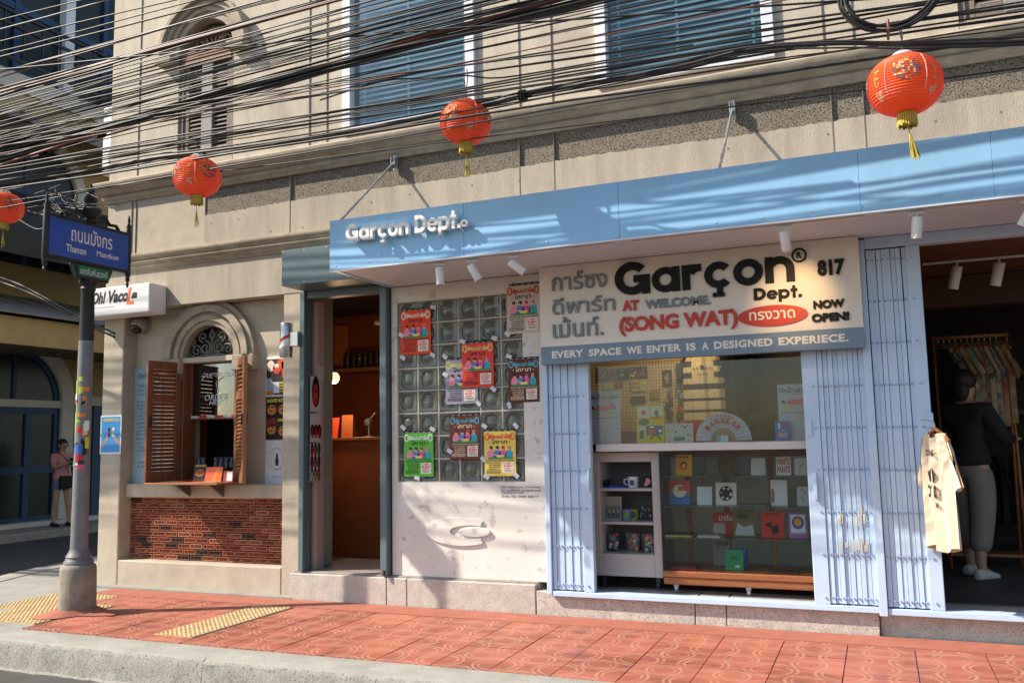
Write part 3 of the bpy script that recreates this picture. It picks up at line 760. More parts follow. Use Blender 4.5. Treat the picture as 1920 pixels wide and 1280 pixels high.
# folding lattice gates
rivet_m = mat('gate_rivet',(.36,.42,.58),.4)
def gate(label, x0, x1, z0, z1, stile, right_stile=True, n=8, y=-.03, lean=0):
    g = thing('folding_gate', label, 'gate', ((x0+x1)/2,0,z0), 'folding gates of the shop front')
    xs0, xs1 = (x0, x1-stile) if right_stile else (x0+stile, x1)
    sx = (xs1-xs0)/n
    b = MB(lilac)
    if right_stile: b.box(x1-stile,x1,y-.012,y+.05,z0,z1)
    else: b.box(x0,x0+stile,y-.012,y+.05,z0,z1)
    b.build('stile', g, bevel=.004)
    sb = MB(lilac); w = sx*.92
    # a U channel bar
    sb.prism([(0,.0,0),(w,.0,0),(w,.034,0),(w-.005,.034,0),(w-.005,.006,0),(.005,.006,0),(.005,.034,0),(0,.034,0)],(0,0,z1-z0-.02))
    so_ = sb.build('gate_bar', bevel=0); me = so_.data; bpy.data.objects.remove(so_)
    r = random.Random(int(x0*100))
    for i in range(n):
        piece(me, 'gate_bar', g, (xs0+sx*(i+.1), y+(.008 if i % 2 else 0)+r.uniform(-.003,.003), z0+.01), rot=(0, r.uniform(-.0015,.0015), r.uniform(-.07,.07)))
    rv = MB(rivet_m); zz = [z0+.05]+[z0+.05+(k+1)*.295 for k in range(int((z1-z0-.1)/.295))]
    for z in zz:
        for i in range(n): rv.cyl((xs0+sx*(i+.42), y+.004, z), (xs0+sx*(i+.44), y-.013, z+.001), .0085, .0065, 7)
        X = (x1-stile*.6) if right_stile else (x0+stile*.7)
        rv.cyl((X,y-.006,z),(X,y-.022,z),.0085,.007,7)
    stuff(rv.build('rivets', g))
    lt = MB(lilac)          # flat lattice straps behind the bars
    for k in range(len(zz)-1):
        for i in range(0, n, 2):
            xa, xb = xs0+sx*(i+.4), xs0+sx*(i+1.4)
            lt.prism([(xa-.008,y+.040,zz[k]),(xa+.008,y+.040,zz[k]),(xb+.008,y+.040,zz[k+1]),(xb-.008,y+.040,zz[k+1])],(0,.004,0))
    stuff(lt.build('lattice_straps', g))
    return g
g1 = gate('folding lilac steel lattice gate left of the glass show window, under the cream board', -2.453, -2.108, .206, 2.2, .085, True, 8)
g2 = gate('folding lilac steel lattice gate right of the glass show window, with cream paint scuffs', -.492, -.077, .206, 2.2, .105, False, 9)
g3 = gate('folding lilac steel lattice gate beside the open shop entrance, reaching up to the header', -.018, .335, .201, 2.694, .09, True, 8)
# lock plates
MB(lilac).box(-2.15,-2.112,-.052,-.042,1.29,1.40).build('lock_plate', g1); MB(lilac).box(-2.135,-2.118,-.066,-.043,.98,1.16).build('pull_handle', g1, bevel=.003)
MB(lilac).box(-.485,-.445,-.054,-.042,1.38,1.50).build('lock_plate', g2); MB(lilac).box(-.455,-.430,-.072,-.043,.93,1.12).build('pull_handle', g2, bevel=.003)
MB(lilac).box(.29,.345,-.056,-.043,1.42,1.52).build('lock_plate', g3, bevel=.003)
# scuffs: thin flakes of cream paint on some bars of the middle gate
sc = MB(C(206,200,180)); r = random.Random(8)
for k in range(16):
    X = -.31+r.random()*.21; Z = r.choice((.80,.78,.86,.62,.60)); h = r.uniform(.03,.10)
    sc.T = None; sc.pl_ = 0
    sc.box(X-.006,X+.006,-.0435,-.0425,Z-h/2,Z+h/2)
stuff(sc.build('paint_scuffs', g2))
# ---- signboard
sbm = mat('cream_board',(.76,.70,.62),.6,.05,2); stripe = mat('slate_blue_stripe',(.17,.25,.33),.55,.05,3)
SY = -.16
tl, tr, bl, br = PY(1008,500,SY), PY(1611,440,SY), PY(1012,686,SY), PY(1622,656,SY)
X0, X1 = -2.462, -.056; Z1, Z0 = 2.775, 1.985; ZS = 2.125
sg = thing('signboard', 'wide cream shop signboard with black, grey and red cut-out letters and blue bottom stripe', 'sign', (-1.26,SY,Z0))
MB(sbm).box(X0,X1,SY,SY+.075,ZS,Z1-.002).build('board', sg, bevel=.002)
MB(stripe).box(X0,X1,SY-.0008,SY+.075,Z0,ZS-.0005).build('stripe', sg, bevel=.002)
blk = mat('black_acrylic',(.010,.010,.011),.6,spec=.2); gry = mat('slate_letters',(.17,.20,.225),.5); red = mat('red_letters',(.50,.045,.02),.5); crm = C(228,220,208)
def sgl(body, x0,y0,x1,y1, m, bold=.02, depth=.013, **k):
    """letters between photo pixels: lower-left and upper-right"""
    a = PY(x0,y0,SY-.02); b = PY(x1,y1,SY-.02)
    return letters('letter', body, a.x, a.z, b.x, b.z, SY-.001, m, sg, bold=bold, depth=depth, **k)
gx0, gx1 = PY(1153,530,SY-.02).x, PY(1490,510,SY-.02).x
geo_word('letter', 'Garcon', gx0, PY(1187,552,SY-.02).z+.004, gx1, .183, SY-.001, blk, sg, .016, .07)
sgl('การ์ซง', 1034,546,1137,502, gry, .014)
sgl('ดีพาร์ท', 1035,590,1152,549, gry, .014)
sgl('เม้นท์.', 1036,634,1130,588, gry, .014)
sgl('AT', 1166,583,1197,561, red, .05)
sgl('WELCOME.', 1209,579,1331,552, gry, .035)
sgl('(SONG WAT)', 1161,630,1382,578, red, .04)
geo_word('letter', 'Dept.', PY(1413,550,SY-.02).x, PY(1415,562,SY-.02).z, PY(1503,545,SY-.02).x, .062, SY-.001, blk, sg, .013, .08)
sgl('817', 1533,518,1583,483, blk, .055)
sgl('NOW', 1525,579,1583,559, blk, .055); sgl('OPEN!', 1522,604,1592,583, blk, .055)
c_ = PY(1448,591,SY-.02); ov = MB(red); ov.prism([(c_.x+.245*math.cos(math.radians(t)), SY-.012, c_.z+.076*math.sin(math.radians(t))) for t in range(0,360,10)],(0,.0115,0)); ov.build('red_oval', sg)
a = PY(1405,601,SY-.02); b_ = PY(1490,579,SY-.02); t_ = MB(crm); t_.T = frame((0,SY-.014,0)); t_.text('ทรงวาด', a.x, a.z, b_.x, b_.z, 0, .015); t_.build('oval_lettering', sg)
c_ = PY(1498,478,SY-.02); rr = MB(blk); ring(rr, c_.x, c_.z, .040, .053, SY-.018, SY-.001, 0, 360, 28); rr.build('registered_ring', sg)
t_ = MB(blk); t_.T = frame((0,SY-.018,0)); t_.text('R', c_.x-.018, c_.z-.024, c_.x+.020, c_.z+.024, 0, .05); t_.build('registered_letter', sg)
ww = 'EVERY SPACE WE ENTER IS A DESIGNED EXPERIECE.'.split(); xx = [(1035,1094),(1104,1165),(1175,1203),(1213,1277),(1287,1305),(1316,1329),(1339,1449),(1460,1591)]
for wd, (xa, xb) in zip(ww, xx):
    t_ = MB(crm); t_.T = frame((0,SY-.002,0)); t_.text(wd, PY(xa,668-(xa-1035)*.053,SY).x, 2.030, PY(xb,668-(xb-1035)*.053,SY).x, 2.088, 0, .045, space=1.1); t_.build('slogan_word', sg)
# ---- spot lights on tracks under the awning
spot_w = mat('white_spot_metal',(.74,.73,.72),.35)
spot_in = mat('spot_reflector',(.45,.45,.45),.25,metal=.8)
ZR = AZ0+.010
def track(x0, x1, y, label):
    return tag(MB(spot_w).box(x0,x1,y-.016,y+.016,ZR-.022,ZR).build('light_track', origin=((x0+x1)/2,y,ZR), bevel=.002), label, 'light track', 'light tracks under the awning')
YT = -.80
track(PY(795,492,YT).x, PY(1152,455,YT).x, YT, 'white light track under the awning, at its lettered left end')
track(PY(1184,451,YT).x, PY(1620,403,YT).x, YT, 'white light track under the awning, in front of the cream signboard')
track(PY(1655,397,YT).x, 2.6, YT, 'white light track under the awning, over the shop entrance')
def spot(px, py0, d, label, y=YT, zr=None, L=.135, r=.032, off=.05):
    """hang a cylinder spot: px, py0 = top of the adapter; d = direction the light points"""
    zr = ZR-.022 if zr is None else zr
    X = PY(px,py0,y).x; d = Vector(d).normalized()
    s = thing('spotlight', label, 'spotlight', (X,y,zr), 'white track spotlights')
    MB(spot_w).box(X-.045,X+.045,y-.017,y+.017,zr-.022,zr-.0005).build('adapter', s, bevel=.003)
    j = Vector((X,y,zr-.022)); k = j+Vector((0,0,-off))
    MB(spot_w).cyl(j,k,.008,n=8).build('arm', s)
    a = k-d*L*.28; b = k+d*L*.72; c = k-d*.0
    body = MB(spot_w); body.tube([a,a+d*.006,b-d*.002,b],[r*.9,r,r,r*.96],18); body.build('barrel', s, smooth='auto')
    MB(spot_in).tube([b+d*.0006,b+d*.0012],[r*.8,r*.78],16).build('lens', s)
    return b, d
spot(824,488,(0.02,.08,-1), 'leftmost white track spotlight under the awning, pointing straight down')
spot(886,484,(.40,.25,-.85), 'white track spotlight tilted to the right, second from the left under the awning')
spot(963,474,(.72,.35,-.62), 'white track spotlight tilted far over beside the signboard\'s left edge')
sb4, sd4 = spot(1470,424,(.04,.52,-.85), 'lit white track spotlight hanging in front of the cream signboard')
spot(1718,396,(-.10,.20,-1), 'white track spotlight above the open shop entrance gate')
spot(1932,398,(-.45,.20,-.8), 'rightmost white track spotlight under the awning, at the picture edge')
sl = bpy.data.lights.new('spot_beam','SPOT'); sl.energy = 15; sl.color = (1,.62,.28); sl.spot_size = math.radians(64); sl.spot_blend = .9; sl.shadow_soft_size = .02
so_ = bpy.data.objects.new('spot_beam', sl); COL.objects.link(so_); so_.location = sb4+sd4*.01; so_.rotation_euler = (Vector((PY(1490,560,SY).x,SY,PY(1490,560,SY).z))-sb4).to_track_quat('-Z','Y').to_euler()
# ================================================================ cafe window bay
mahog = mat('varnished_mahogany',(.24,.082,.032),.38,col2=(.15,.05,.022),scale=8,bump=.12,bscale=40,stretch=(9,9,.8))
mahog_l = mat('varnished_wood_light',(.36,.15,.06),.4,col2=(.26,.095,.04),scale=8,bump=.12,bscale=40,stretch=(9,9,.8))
clear = glass('clear_glass',(.93,.96,.95),.01,.9)
CX, CZ = -6.2, 2.285
wn = thing('cafe_window', 'arched cafe serving window with iron fanlight and dark sliding sash', 'window', (CX,.27,1.02))
b = MB(mould)
for r0, r1, y in ((.325,.37,.215),(.371,.42,.19),(.421,.455,.21),(.456,.53,.17),(.531,.585,.20)): ring(b, CX, CZ, r0, r1, y, .31)
b.build('arch_surround', wn, smooth='auto')
for s in (-1,1): MB(mould).box(CX+s*.335,CX+s*.595,.18,.31,2.13,CZ-.001).build('surround_foot', wn, bevel=.006)
b = MB(mahog); b.box(-6.575,-6.525,.24,.42,1.023,CZ-.05); b.box(-5.875,-5.825,.24,.42,1.023,CZ-.05); b.box(-6.524,-5.876,.24,.42,1.023,1.06); b.build('frame', wn, bevel=.004)
MB(mat('cream_transom',(.50,.42,.32),.6)).box(-6.575,-5.825,.225,.42,CZ-.049,CZ+.005).build('transom', wn, bevel=.004)
MB(mat('fanlight_dark',(.015,.012,.012),.5)).prism([(CX+.335*math.cos(math.radians(t)),.36,CZ+.335*math.sin(math.radians(t))) for t in range(0,181,9)],(0,.03,0)).build('fanlight_back', wn)
iron = mat('verdigris_iron',(.22,.19,.15),.55,.3,30)
fan = MB(iron); ring(fan, CX, CZ+.004, .305, .323, .27, .29); 
def scroll(cx, cz, r, a0, turns, sgn, th=.0075, y=.28):
    pts = []; n = int(14*turns)
    for i in range(n+1):
        f = i/n; a = math.radians(a0)+sgn*turns*2*math.pi*f; rr = r*(1-.82*f); pts.append((cx+rr*math.cos(a), y, cz+rr*math.sin(a)))
    fan.tube(pts, th, 5)
fan.tube([(CX,.28,CZ),(CX,.28,CZ+.20)],.009,5); fan.tube([(CX-.03,.28,CZ+.22),(CX,.28,CZ+.29),(CX+.03,.28,CZ+.22),(CX,.28,CZ+.19),(CX-.03,.28,CZ+.22)],.008,5)
for s in (-1,1):
    scroll(CX+s*.085, CZ+.10, .075, 90 if s > 0 else 90, 1.4, s); scroll(CX+s*.20, CZ+.075, .065, 200 if s > 0 else -20, 1.4, -s)
    scroll(CX+s*.12, CZ+.215, .055, 270, 1.3, s); scroll(CX+s*.235, CZ+.165, .042, 240 if s > 0 else -60, 1.2, s); scroll(CX+s*.05, CZ+.04, .035, 0 if s > 0 else 180, 1.2, s)
    fan.tube([(CX,.28,CZ+.01),(CX+s*.1,.28,CZ+.03),(CX+s*.2,.28,CZ+.01),(CX+s*.30,.28,CZ+.04)],.008,5)
stuff(fan.build('fanlight_ironwork', wn))
MB(mahog).box(-6.524,-5.876,.33,.36,1.66,1.70).build('sash_rail', wn); MB(mahog).box(-6.524,-6.49,.33,.36,1.70,CZ-.05).build('sash_stile', wn)
MB(clear).box(-6.49,-5.876,.343,.347,1.70,CZ-.05).build('sash_pane', wn)
for i in range(6):
    MB(C(196,70,40) if i % 2 else C(190,196,196)).box(-6.50+i*.104,-6.40+i*.104,.324,.3295,1.675,1.70).build('tape_strip', wn)
ch = MB(C(235,235,235)); ch.T = frame((0,.340,0))
for t, x0, y0, x1, y1 in (('CRAFTED',380,707,416,698),('COLA',419,706,437,697),('ORDER',384,751,426,738),('HERE!',392,759,423,750)):
    a = PY(x0,y0,.34); c = PY(x1,y1,.34); ch.text(t, a.x, a.z, c.x, c.z, 0, -.005, shear=.25)
for q in (((378,713),(386,703)),((418,706),(410,712),(405,718),(408,728),(408,735)),):
    pts = [PY(x,y,.34) for x,y in q]; ch.T = None; ch.tube([(p.x,.339,p.z) for p in pts],.004,4)
ch.build('chalk_writing', wn)
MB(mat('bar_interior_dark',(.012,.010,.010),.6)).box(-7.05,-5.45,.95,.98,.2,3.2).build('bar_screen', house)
tag(MB(mat('steel_tube',(.5,.5,.5),.3,metal=.9)).cyl((-6.15,.9,1.2),(-6.15,.9,1.85),.012,n=8).build('tap_pipe',origin=(-6.15,.9,1.2)),'thin steel pipe standing behind the serving window','pipe')
# shutters of the serving window
def swung(label, hinge, ang, sgn, lightwood):
    sh = thing('window_shutter', label, 'shutter', (hinge[0],hinge[1],1.03), 'louvred shutters of the cafe window')
    sh.rotation_euler = (0,0,0)
    T = Matrix.Translation((hinge[0],hinge[1],1.035)) @ Matrix.Rotation(ang,4,'Z')
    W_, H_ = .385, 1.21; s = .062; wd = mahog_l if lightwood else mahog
    b = MB(wd); b.T = T
    b.box(0,s,-.018,.018,0,H_); b.box(W_-s,W_,-.018,.018,0,H_)
    for z0, z1 in ((0,.12),(.80,.88),(1.13,H_)): b.box(s,W_-s,-.0175,.0175,z0,z1)
    b.build('frame', sh, bevel=.003)
    for p0, p1 in ((.12,.80),(.88,1.13)):
        n = int((p1-p0)/.036)
        for i in range(n):
            l = MB(wd); l.T = T; z = p0+(i+.5)*(p1-p0)/n
            l.prism([(s-.002,-.014*sgn,z-.013),(s-.002,-.009*sgn,z-.016),(s-.002,.014*sgn,z+.013),(s-.002,.009*sgn,z+.016)],(W_-2*s+.004,0,0)); l.build('louvre', sh)
    h = MB(mat('hinge_steel',(.20,.19,.18),.45,metal=.6)); h.T = T
    for z in (.15,.6,1.08): h.box(-.008,.03,-.024,.024,z-.045,z+.045)
    stuff(h.build('hinges', sh))
    k = MB(MATS['black_iron']); k.T = T; k.box(W_-.045,W_-.02,-.03,.03,.55,.66); k.build('latch', sh, bevel=.002)
    return sh
swung('left louvred mahogany shutter, swung out square from the cafe window', (-6.56,.235), math.radians(180+80), 1, False)
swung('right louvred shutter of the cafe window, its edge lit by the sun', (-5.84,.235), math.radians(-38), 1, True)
# serving shelf
sf = thing('serving_shelf', 'thin worn wooden serving shelf on brackets below the cafe window', 'shelf', (-6.2,.1,1.0))
MB(mahog_l).box(-6.62,-5.72,-.16,.169,1.030,1.048).build('board', sf, bevel=.003)
for X in (-6.35,-5.93):
    MB(mat('bracket_iron',(.10,.09,.08),.6)).prism([(X-.012,.169,1.029),(X-.012,-.04,1.029),(X-.012,.169,.90)],(.024,0,0)).build('bracket', sf)
def card(name, label, cat, x0, x1, yt, yb, Y, paper, art=None, z=None, lean=0, yaw=0, th=.004, group=None, edge=None):
    """an upright sheet or book between photo pixels on plane Y; art is drawn in the unit square"""
    ym = (yt+yb)/2
    a = PY(x0,yb,Y); c = PY(x1,yb,Y); t = PY(x0,yt,Y); w = c.x-a.x; h = t.z-a.z; Z = a.z if z is None else z
    u = Vector((math.cos(yaw),math.sin(yaw),0)); n = Vector((math.sin(yaw),-math.cos(yaw),0))
    v = Vector((0,0,1))*math.cos(lean)-n*math.sin(lean)
    F = frame((a.x,Y,Z), u, v)
    b = MB(edge or paper); b.T = F; b.box(0,w,0,h,-th,0)
    if edge: b.use(paper); b.rect(0.001,.001,w-.001,h-.001,.0003)
    o = tag(b.build(name, origin=(a.x+w/2,Y,Z)), label, cat, group)
    if art:
        p = MB(); p.T = F @ Matrix.Diagonal((w,h,1,1)); art(p)
        if p.f: p.build('print', o)
    return o
L1, L2, L3, L4 = .0008, .0014, .0020, .0026
def lines(p, c, u0, v1, u1, n, dv, t=.45, w=L1, seed=1):
    """rows of small print as short dashes"""
    r = random.Random(seed); p.use(c)
    for i in range(n):
        v = v1-i*dv; u = u0
        while u < u1-.02:
            l = min(u1-u, r.uniform(.05,.16)*(u1-u0)+.015); p.rect(u, v-dv*t, u+l, v, w); u += l+.02*(u1-u0)
# blue poster on the corner pilaster
def art_blue(p):
    p.use(C(60,150,215)).rect(.05,.04,.95,.96,L1)
    p.use(C(30,105,185))
    for k in range(5): p.arc(.1+.2*k,.42,.10,.115,0,180,L2,8)
    p.use(C(238,205,60)).text('HOMEMADE COLA',.12,.84,.9,.92,L2,.04)
    p.use(C(205,140,105)); p.pl([(.05,.2),(.05,.12),(.42,.42),(.46,.55),(.38,.5)],L2); p.pl([(.95,.28),(.95,.18),(.62,.42),(.58,.54),(.66,.5)],L2)
    p.use(C(60,30,25)).rect(.37,.44,.47,.68,L3); p.use(C(225,225,225)).rect(.57,.44,.68,.68,L3); p.use(C(190,40,35)).rect(.39,.52,.45,.6,L4); p.use(C(90,130,160)).rect(.59,.5,.66,.6,L4)
card('poster','bright blue drink poster with two raised hands on the corner pilaster','poster',187,226,779,851,.097,C(225,232,240),art_blue,th=.002)
# pale blue menu board with handwriting
def art_menu(p):
    r = random.Random(4); p.use(C(40,45,50)).text('OH!VACOLA',.12,.90,1.0,.945,L1,.01,shear=.2)
    for i, (t, v) in enumerate((('CRAFTED COLA',.83),('FOR SODA',.79),('LEMONADE',.755),('THIS DRINK',.69),('IS MADE WITH',.66),('THE LEMON',.63),('FOR COLA',.60),('WE BREW FROM',.57),('SPICE & LIME',.54),('HERBS & HONEY',.505),('PEPPERMINT',.47),('LAST BEAN',.44),('BLACK TEA',.41),('TASTED BY',.37),('JUST FOR YOU',.335),('MIXED WITH',.30),('OUR SODA',.27),('OPEN DAILY',.17),('9.30-18.30',.135))):
        u = .1+r.random()*.12; p.text(t,u,v,min(1.0,u+.06*len(t)+.12),v+.02,L1,0,shear=.2)
card('menu_board','pale blue handwritten menu board half hidden behind the left shutter','menu board',247,300,690,906,.262,mat('pale_blue_board',(.36,.50,.56),.6,.15,3),art_menu,th=.008)
# posters right of the window
def art_bbq(p):
    p.use(C(40,38,40)).rect(.03,.03,.97,.93,L1)
    p.use(C(215,80,30)); p.ell(.72,.80,.24,.13,L2); p.pl([(.68,.85),(.97,.85),(.97,.45),(.72,.45)],L2)
    p.use(C(225,205,180)).ell(.22,.76,.17,.14,L3); p.use(C(215,70,40)).ell(.48,.68,.17,.13,L3); p.use(C(240,215,190)).ell(.48,.76,.1,.05,L4)
    p.use(C(150,165,180)).rect(.03,.03,.35,.45,L3); p.use(C(205,215,222)).rect(.34,.07,.6,.35,L3); p.use(C(25,25,25)).ell(.33,.45,.1,.09,L4)
    p.use(C(200,110,40)).rect(.03,.03,.33,.12,L4); p.use(C(235,200,50))
    for k, t in enumerate(('BEEF','HOT DOG','& COLA','COMBO')): p.text(t,.62,.30-.075*k,.95,.355-.075*k,L4,.03)
card('poster','grilled food poster with orange top, uppermost of three beside the cafe window','poster',498,541,669,743,.266,C(226,226,224),art_bbq,th=.002)
def art_hotdog(p):
    p.use(C(28,26,26)).rect(.0,.0,1,1,L1)
    p.use(C(232,200,45)).text('SAUSAGE',.05,.88,.48,.96,L2,.04).text('HOTDOG',.53,.88,.96,.96,L2,.04).text('CHEESE',.52,.42,.8,.49,L2,.04)
    for cu, cv in ((.26,.70),(.75,.70),(.26,.24),(.76,.2)):
        p.use(C(196,125,55)).ell(cu,cv,.20,.12,L2); p.use(C(150,60,30)).ell(cu,cv+.02,.18,.07,L3); p.use(C(232,190,70)); p.pl([(cu-.15,cv),(cu-.05,cv+.05),(cu+.05,cv),(cu+.15,cv+.06),(cu+.15,cv+.03),(cu+.05,cv-.03),(cu-.05,cv+.02),(cu-.15,cv-.03)],L4)
    p.use(C(120,45,40)).rect(.02,.3,.46,.5,L2)
card('poster','dark hot dog menu poster in yellow print, middle of three beside the cafe window','poster',498,541,745,824,.266,C(30,28,28),art_hotdog,th=.002)
def art_club(p):
    for t, a0, a1, c in (('OH!VACOLA',150,30,C(190,90,70)),('COLA CLUB',215,325,C(190,90,70))):
        n = len(t)
        for i, chh in enumerate(t):
            a = math.radians(a0+(a1-a0)*i/(n-1)); cu, cv = .5+.36*math.cos(a), .58+.25*math.sin(a); p.use(c).text(chh if chh != ' ' else '.',cu-.022,cv-.02,cu+.022,cv+.02,L1,.02)
    p.use(C(45,45,48)); p.pl([(.44,.42),(.56,.42),(.58,.55),(.54,.62),(.54,.70),(.46,.70),(.46,.62),(.42,.55)],L1); p.ell(.12,.58,.02,.014,L1); p.ell(.88,.58,.02,.014,L1); p.arc(.5,.58,.24,.246,0,360,L1,24)
    p.use(C(90,90,90)).rect(.3,.17,.72,.18,L1)
card('poster','white poster with a round drinks club stamp, lowest of three beside the cafe window','poster',497,541,826,907,.266,C(206,208,214),art_club,th=.002)
# steel up-down wall lamp
wl = thing('wall_lamp', 'brushed steel cylinder wall lamp with red and white tape by the cafe door', 'wall lamp', PY(546,638,-.02))
c_ = PY(537,638,-.03); MB(mat('brushed_steel',(.55,.55,.56),.28,.2,30,metal=.95,stretch=(1,1,30))).lathe((c_.x,c_.y,c_.z-.16),[(.058,0),(.06,.004),(.06,.316),(.058,.32)],24).build('barrel', wl, smooth='auto')
MB(MATS['brushed_steel']).box(c_.x+.045,c_.x+.14,-.05,.103,c_.z-.06,c_.z+.075).build('mount', wl, bevel=.004)
for k, (cc_, dz) in enumerate(((C(200,60,40),-.03),(C(225,225,225),-.085))):
    b = MB(cc_); vs = []
    for i in range(9):
        a = math.radians(200+i*17); vs += [(c_.x+.0612*math.cos(a), c_.y+.0612*math.sin(a), c_.z+dz-.016+i*.009),(c_.x+.0612*math.cos(a), c_.y+.0612*math.sin(a), c_.z+dz+.016+i*.009)]
    b.add(vs,[(2*i,2*i+2,2*i+3,2*i+1) for i in range(8)]); b.build('tape', wl)
# dome camera
p_ = PY(263,610,.20); cv = thing('security_camera', 'grey dome security camera on the wall under the lintel', 'camera', (p_.x,.27,p_.z))
MB(mat('grey_dome',(.30,.27,.25),.35)).tube([(p_.x,.27,p_.z),(p_.x,.235,p_.z)],.085,n=24).build('mount', cv, smooth='auto')
MB(MATS['grey_dome']).ball((p_.x-.01,.20,p_.z),.085,.085,.085,20,12).build('housing', cv, smooth=True)
MB(mat('camera_glass',(.01,.01,.012),.08)).ball((p_.x-.012,.175,p_.z-.028),.069,.069,.062,18,10).build('lens_dome', cv, smooth=True)
# light box sign of the cola bar
lb = thing('lightbox_sign', 'white lightbox sign with black italic lettering and an orange letter L above the cafe', 'sign', (-7.0,.1,2.73))
LY = -.13
MB(mat('white_lightbox',(.76,.76,.78),.45)).box(-7.56,-6.64,LY,.098,2.735,3.03).build('box', lb, bevel=.012, seg=2)
b = MB(C(28,26,40)); b.T = frame((0,LY-.001,0))
for t, x0, y0, x1, y1, bo in (('Oh!',172,572,199,546,.045),('Vaco',203,569,241,541,.045),('a',246,560,258,547,.045)):
    a = PY(x0,y0,LY); c2 = PY(x1,y1,LY); b.text(t, a.x, a.z, c2.x, c2.z, 0, bo, shear=.25)
b.build('lettering', lb)
b = MB(C(232,110,60)); b.T = frame((0,LY-.002,0)); a = PY(237,571,LY); c2 = PY(252,538,LY); b.text('L', a.x, a.z, c2.x, c2.z, 0, .03, shear=.2); b.build('orange_letter', lb)
b = MB(C(120,120,125)); b.T = frame((0,LY-.001,0)); a = PY(174,579,LY); b.rect(a.x,a.z,a.x+.30,a.z+.004); b.build('small_print', lb)
# things on the serving shelf
def art_food(p):
    p.use(C(235,200,60)).text('HOTDOG',.1,.84,.9,.93,L1,.04); p.use(C(205,120,50)).ell(.5,.48,.38,.2,L1); p.use(C(170,60,35)).ell(.5,.52,.34,.12,L2); p.use(C(90,150,60)).ell(.4,.4,.2,.06,L3)
ZS_ = 1.0485
card('menu_card','black upright menu card with a hot dog picture on the serving shelf','menu card',361,384,868,902,.05,C(35,32,30),art_food,z=ZS_,lean=.15)
card('menu_holder','glossy orange upright menu folder on the serving shelf','menu holder',383,414,869,897,.03,C(225,95,30,.35),lambda p: p.use(C(240,130,60)).pl([(.45,.05),(.65,.05),(.85,.95),(.65,.95)],L1),z=ZS_,lean=.2,th=.006)
card('payment_card','small white payment card in a red holder at the right end of the serving shelf','card',418,436,882,903,.04,C(150,75,60),lambda p: p.use(C(225,225,225)).rect(.35,.1,.92,.9,L1),z=ZS_,lean=.12)
for i, (x, y, w, c, a_) in enumerate(((-6.18,-.05,.21,C(225,85,35),.35),(-6.02,-.03,.2,C(232,120,50),-.25),(-5.88,-.06,.18,C(190,175,120),.15),(-6.36,-.06,.2,C(150,120,95),.1))):
    b = MB(c); b.T = Matrix.Translation((x,y,ZS_+.0005+i*.0018)) @ Matrix.Rotation(a_,4,'Z'); b.box(-w/2,w/2,-.07,.07,0,.0015)
    tag(b.build('leaflet', origin=(x,y,ZS_)), ('bright orange menu leaflet lying in the middle of the serving shelf','lighter orange leaflet lying across the others on the serving shelf','straw coloured leaflet at the right end of the serving shelf','brown paper leaflet at the left end of the serving shelf')[i], 'leaflet', 'leaflets on the serving shelf')
jar = glass('jar_glass',(.8,.85,.9),.05,1.3)
for i, px in enumerate((366,374,398,408,418,428,437)):
    c_ = PY(px,868,.30); b = MB(jar); b.lathe((c_.x,.36,1.06),[(.03,0),(.034,.01),(.034,.16),(.026,.19),(.026,.20)],12)
    o = tag(b.build('bottle', origin=(c_.x,.36,1.06), smooth='auto'), 'clear glass bottle in the row standing inside the cafe window', 'bottle', 'bottles inside the cafe window')
    MB(C(60,62,70,.4)).lathe((c_.x,.36,1.26),[(.028,0),(.028,.02)],12).build('cap', o)
# ---- doorway: posters on the blush wall, counter and lamp inside (wall faces +X)
def side_card(label, y0, y1, z0, z1, paper, art):
    b = MB(paper); F = frame((-4.8345,y0,z0),(0,1,0),(0,0,1)); b.T = F; b.box(0,y1-y0,0,z1-z0,-.001,.0005)
    o = tag(b.build('poster', origin=(-4.8345,y0,z0)), label, 'poster', 'posters inside the doorway'); p = MB(); p.T = F @ Matrix.Diagonal((y1-y0,z1-z0,1,1)); art(p); p.build('print', o)
def face(p, u, v, s, c, hair=C(28,16,18), w=L1):
    p.use(hair).ell(u,v+.06*s,.5*s,.62*s,w,16); p.use(c).ell(u-.03*s,v-.05*s,.27*s,.43*s,w+.0006,14); p.use(hair).rect(u-.22*s,v+.05*s,u+.15*s,v+.12*s,w+.0012); p.ell(u,v-.28*s,.1*s,.03*s,w+.0012)
R1 = C(214,50,32)
def a1(p): p.use(R1).rect(0,0,1,1,.0004); face(p,.5,.52,.72,R1)
def a2(p):
    p.use(R1).rect(0,0,1,1,.0004); face(p,.2,.35,.4,C(150,45,32)); face(p,.52,.35,.4,C(170,50,36)); face(p,.84,.35,.4,C(150,45,32)); p.use(C(225,170,150)).text('LIVE',.1,.15,.8,.25,L4,.02)
def a3(p):
    p.use(C(30,16,18)).rect(0,0,1,1,.0004)
    for i in range(3):
        for j, cs in enumerate(((C(200,190,180),C(120,190,70),C(210,60,60)),(C(70,50,60),C(190,60,50),C(60,60,90)),(C(150,40,35),C(200,50,40),C(40,90,95)))): face(p,.18+.32*i,.16+.33*j,.30,cs[i])
EY0, EY1 = PX(582,720,-4.8345).y, PX(602,720,-4.8345).y
side_card('red portrait poster, topmost of the three inside the doorway', EY0,EY1,1.69,2.02,C(205,190,180),a1)
side_card('red poster with three faces, middle of the three inside the doorway', EY0,EY1,1.41,1.675,C(205,190,180),a2)
side_card('poster of nine small coloured faces, lowest of the three inside the doorway', EY0,EY1,1.05,1.395,C(205,190,180),a3)
BY = 1.25
zc_ = PY(640,820,BY).z; cxa, cxb = PY(596,820,BY).x, PY(760,820,BY).x
bc = thing('bar_counter', 'orange brown bar counter inside the cafe doorway', 'counter', ((cxa+cxb)/2,BY,.2))
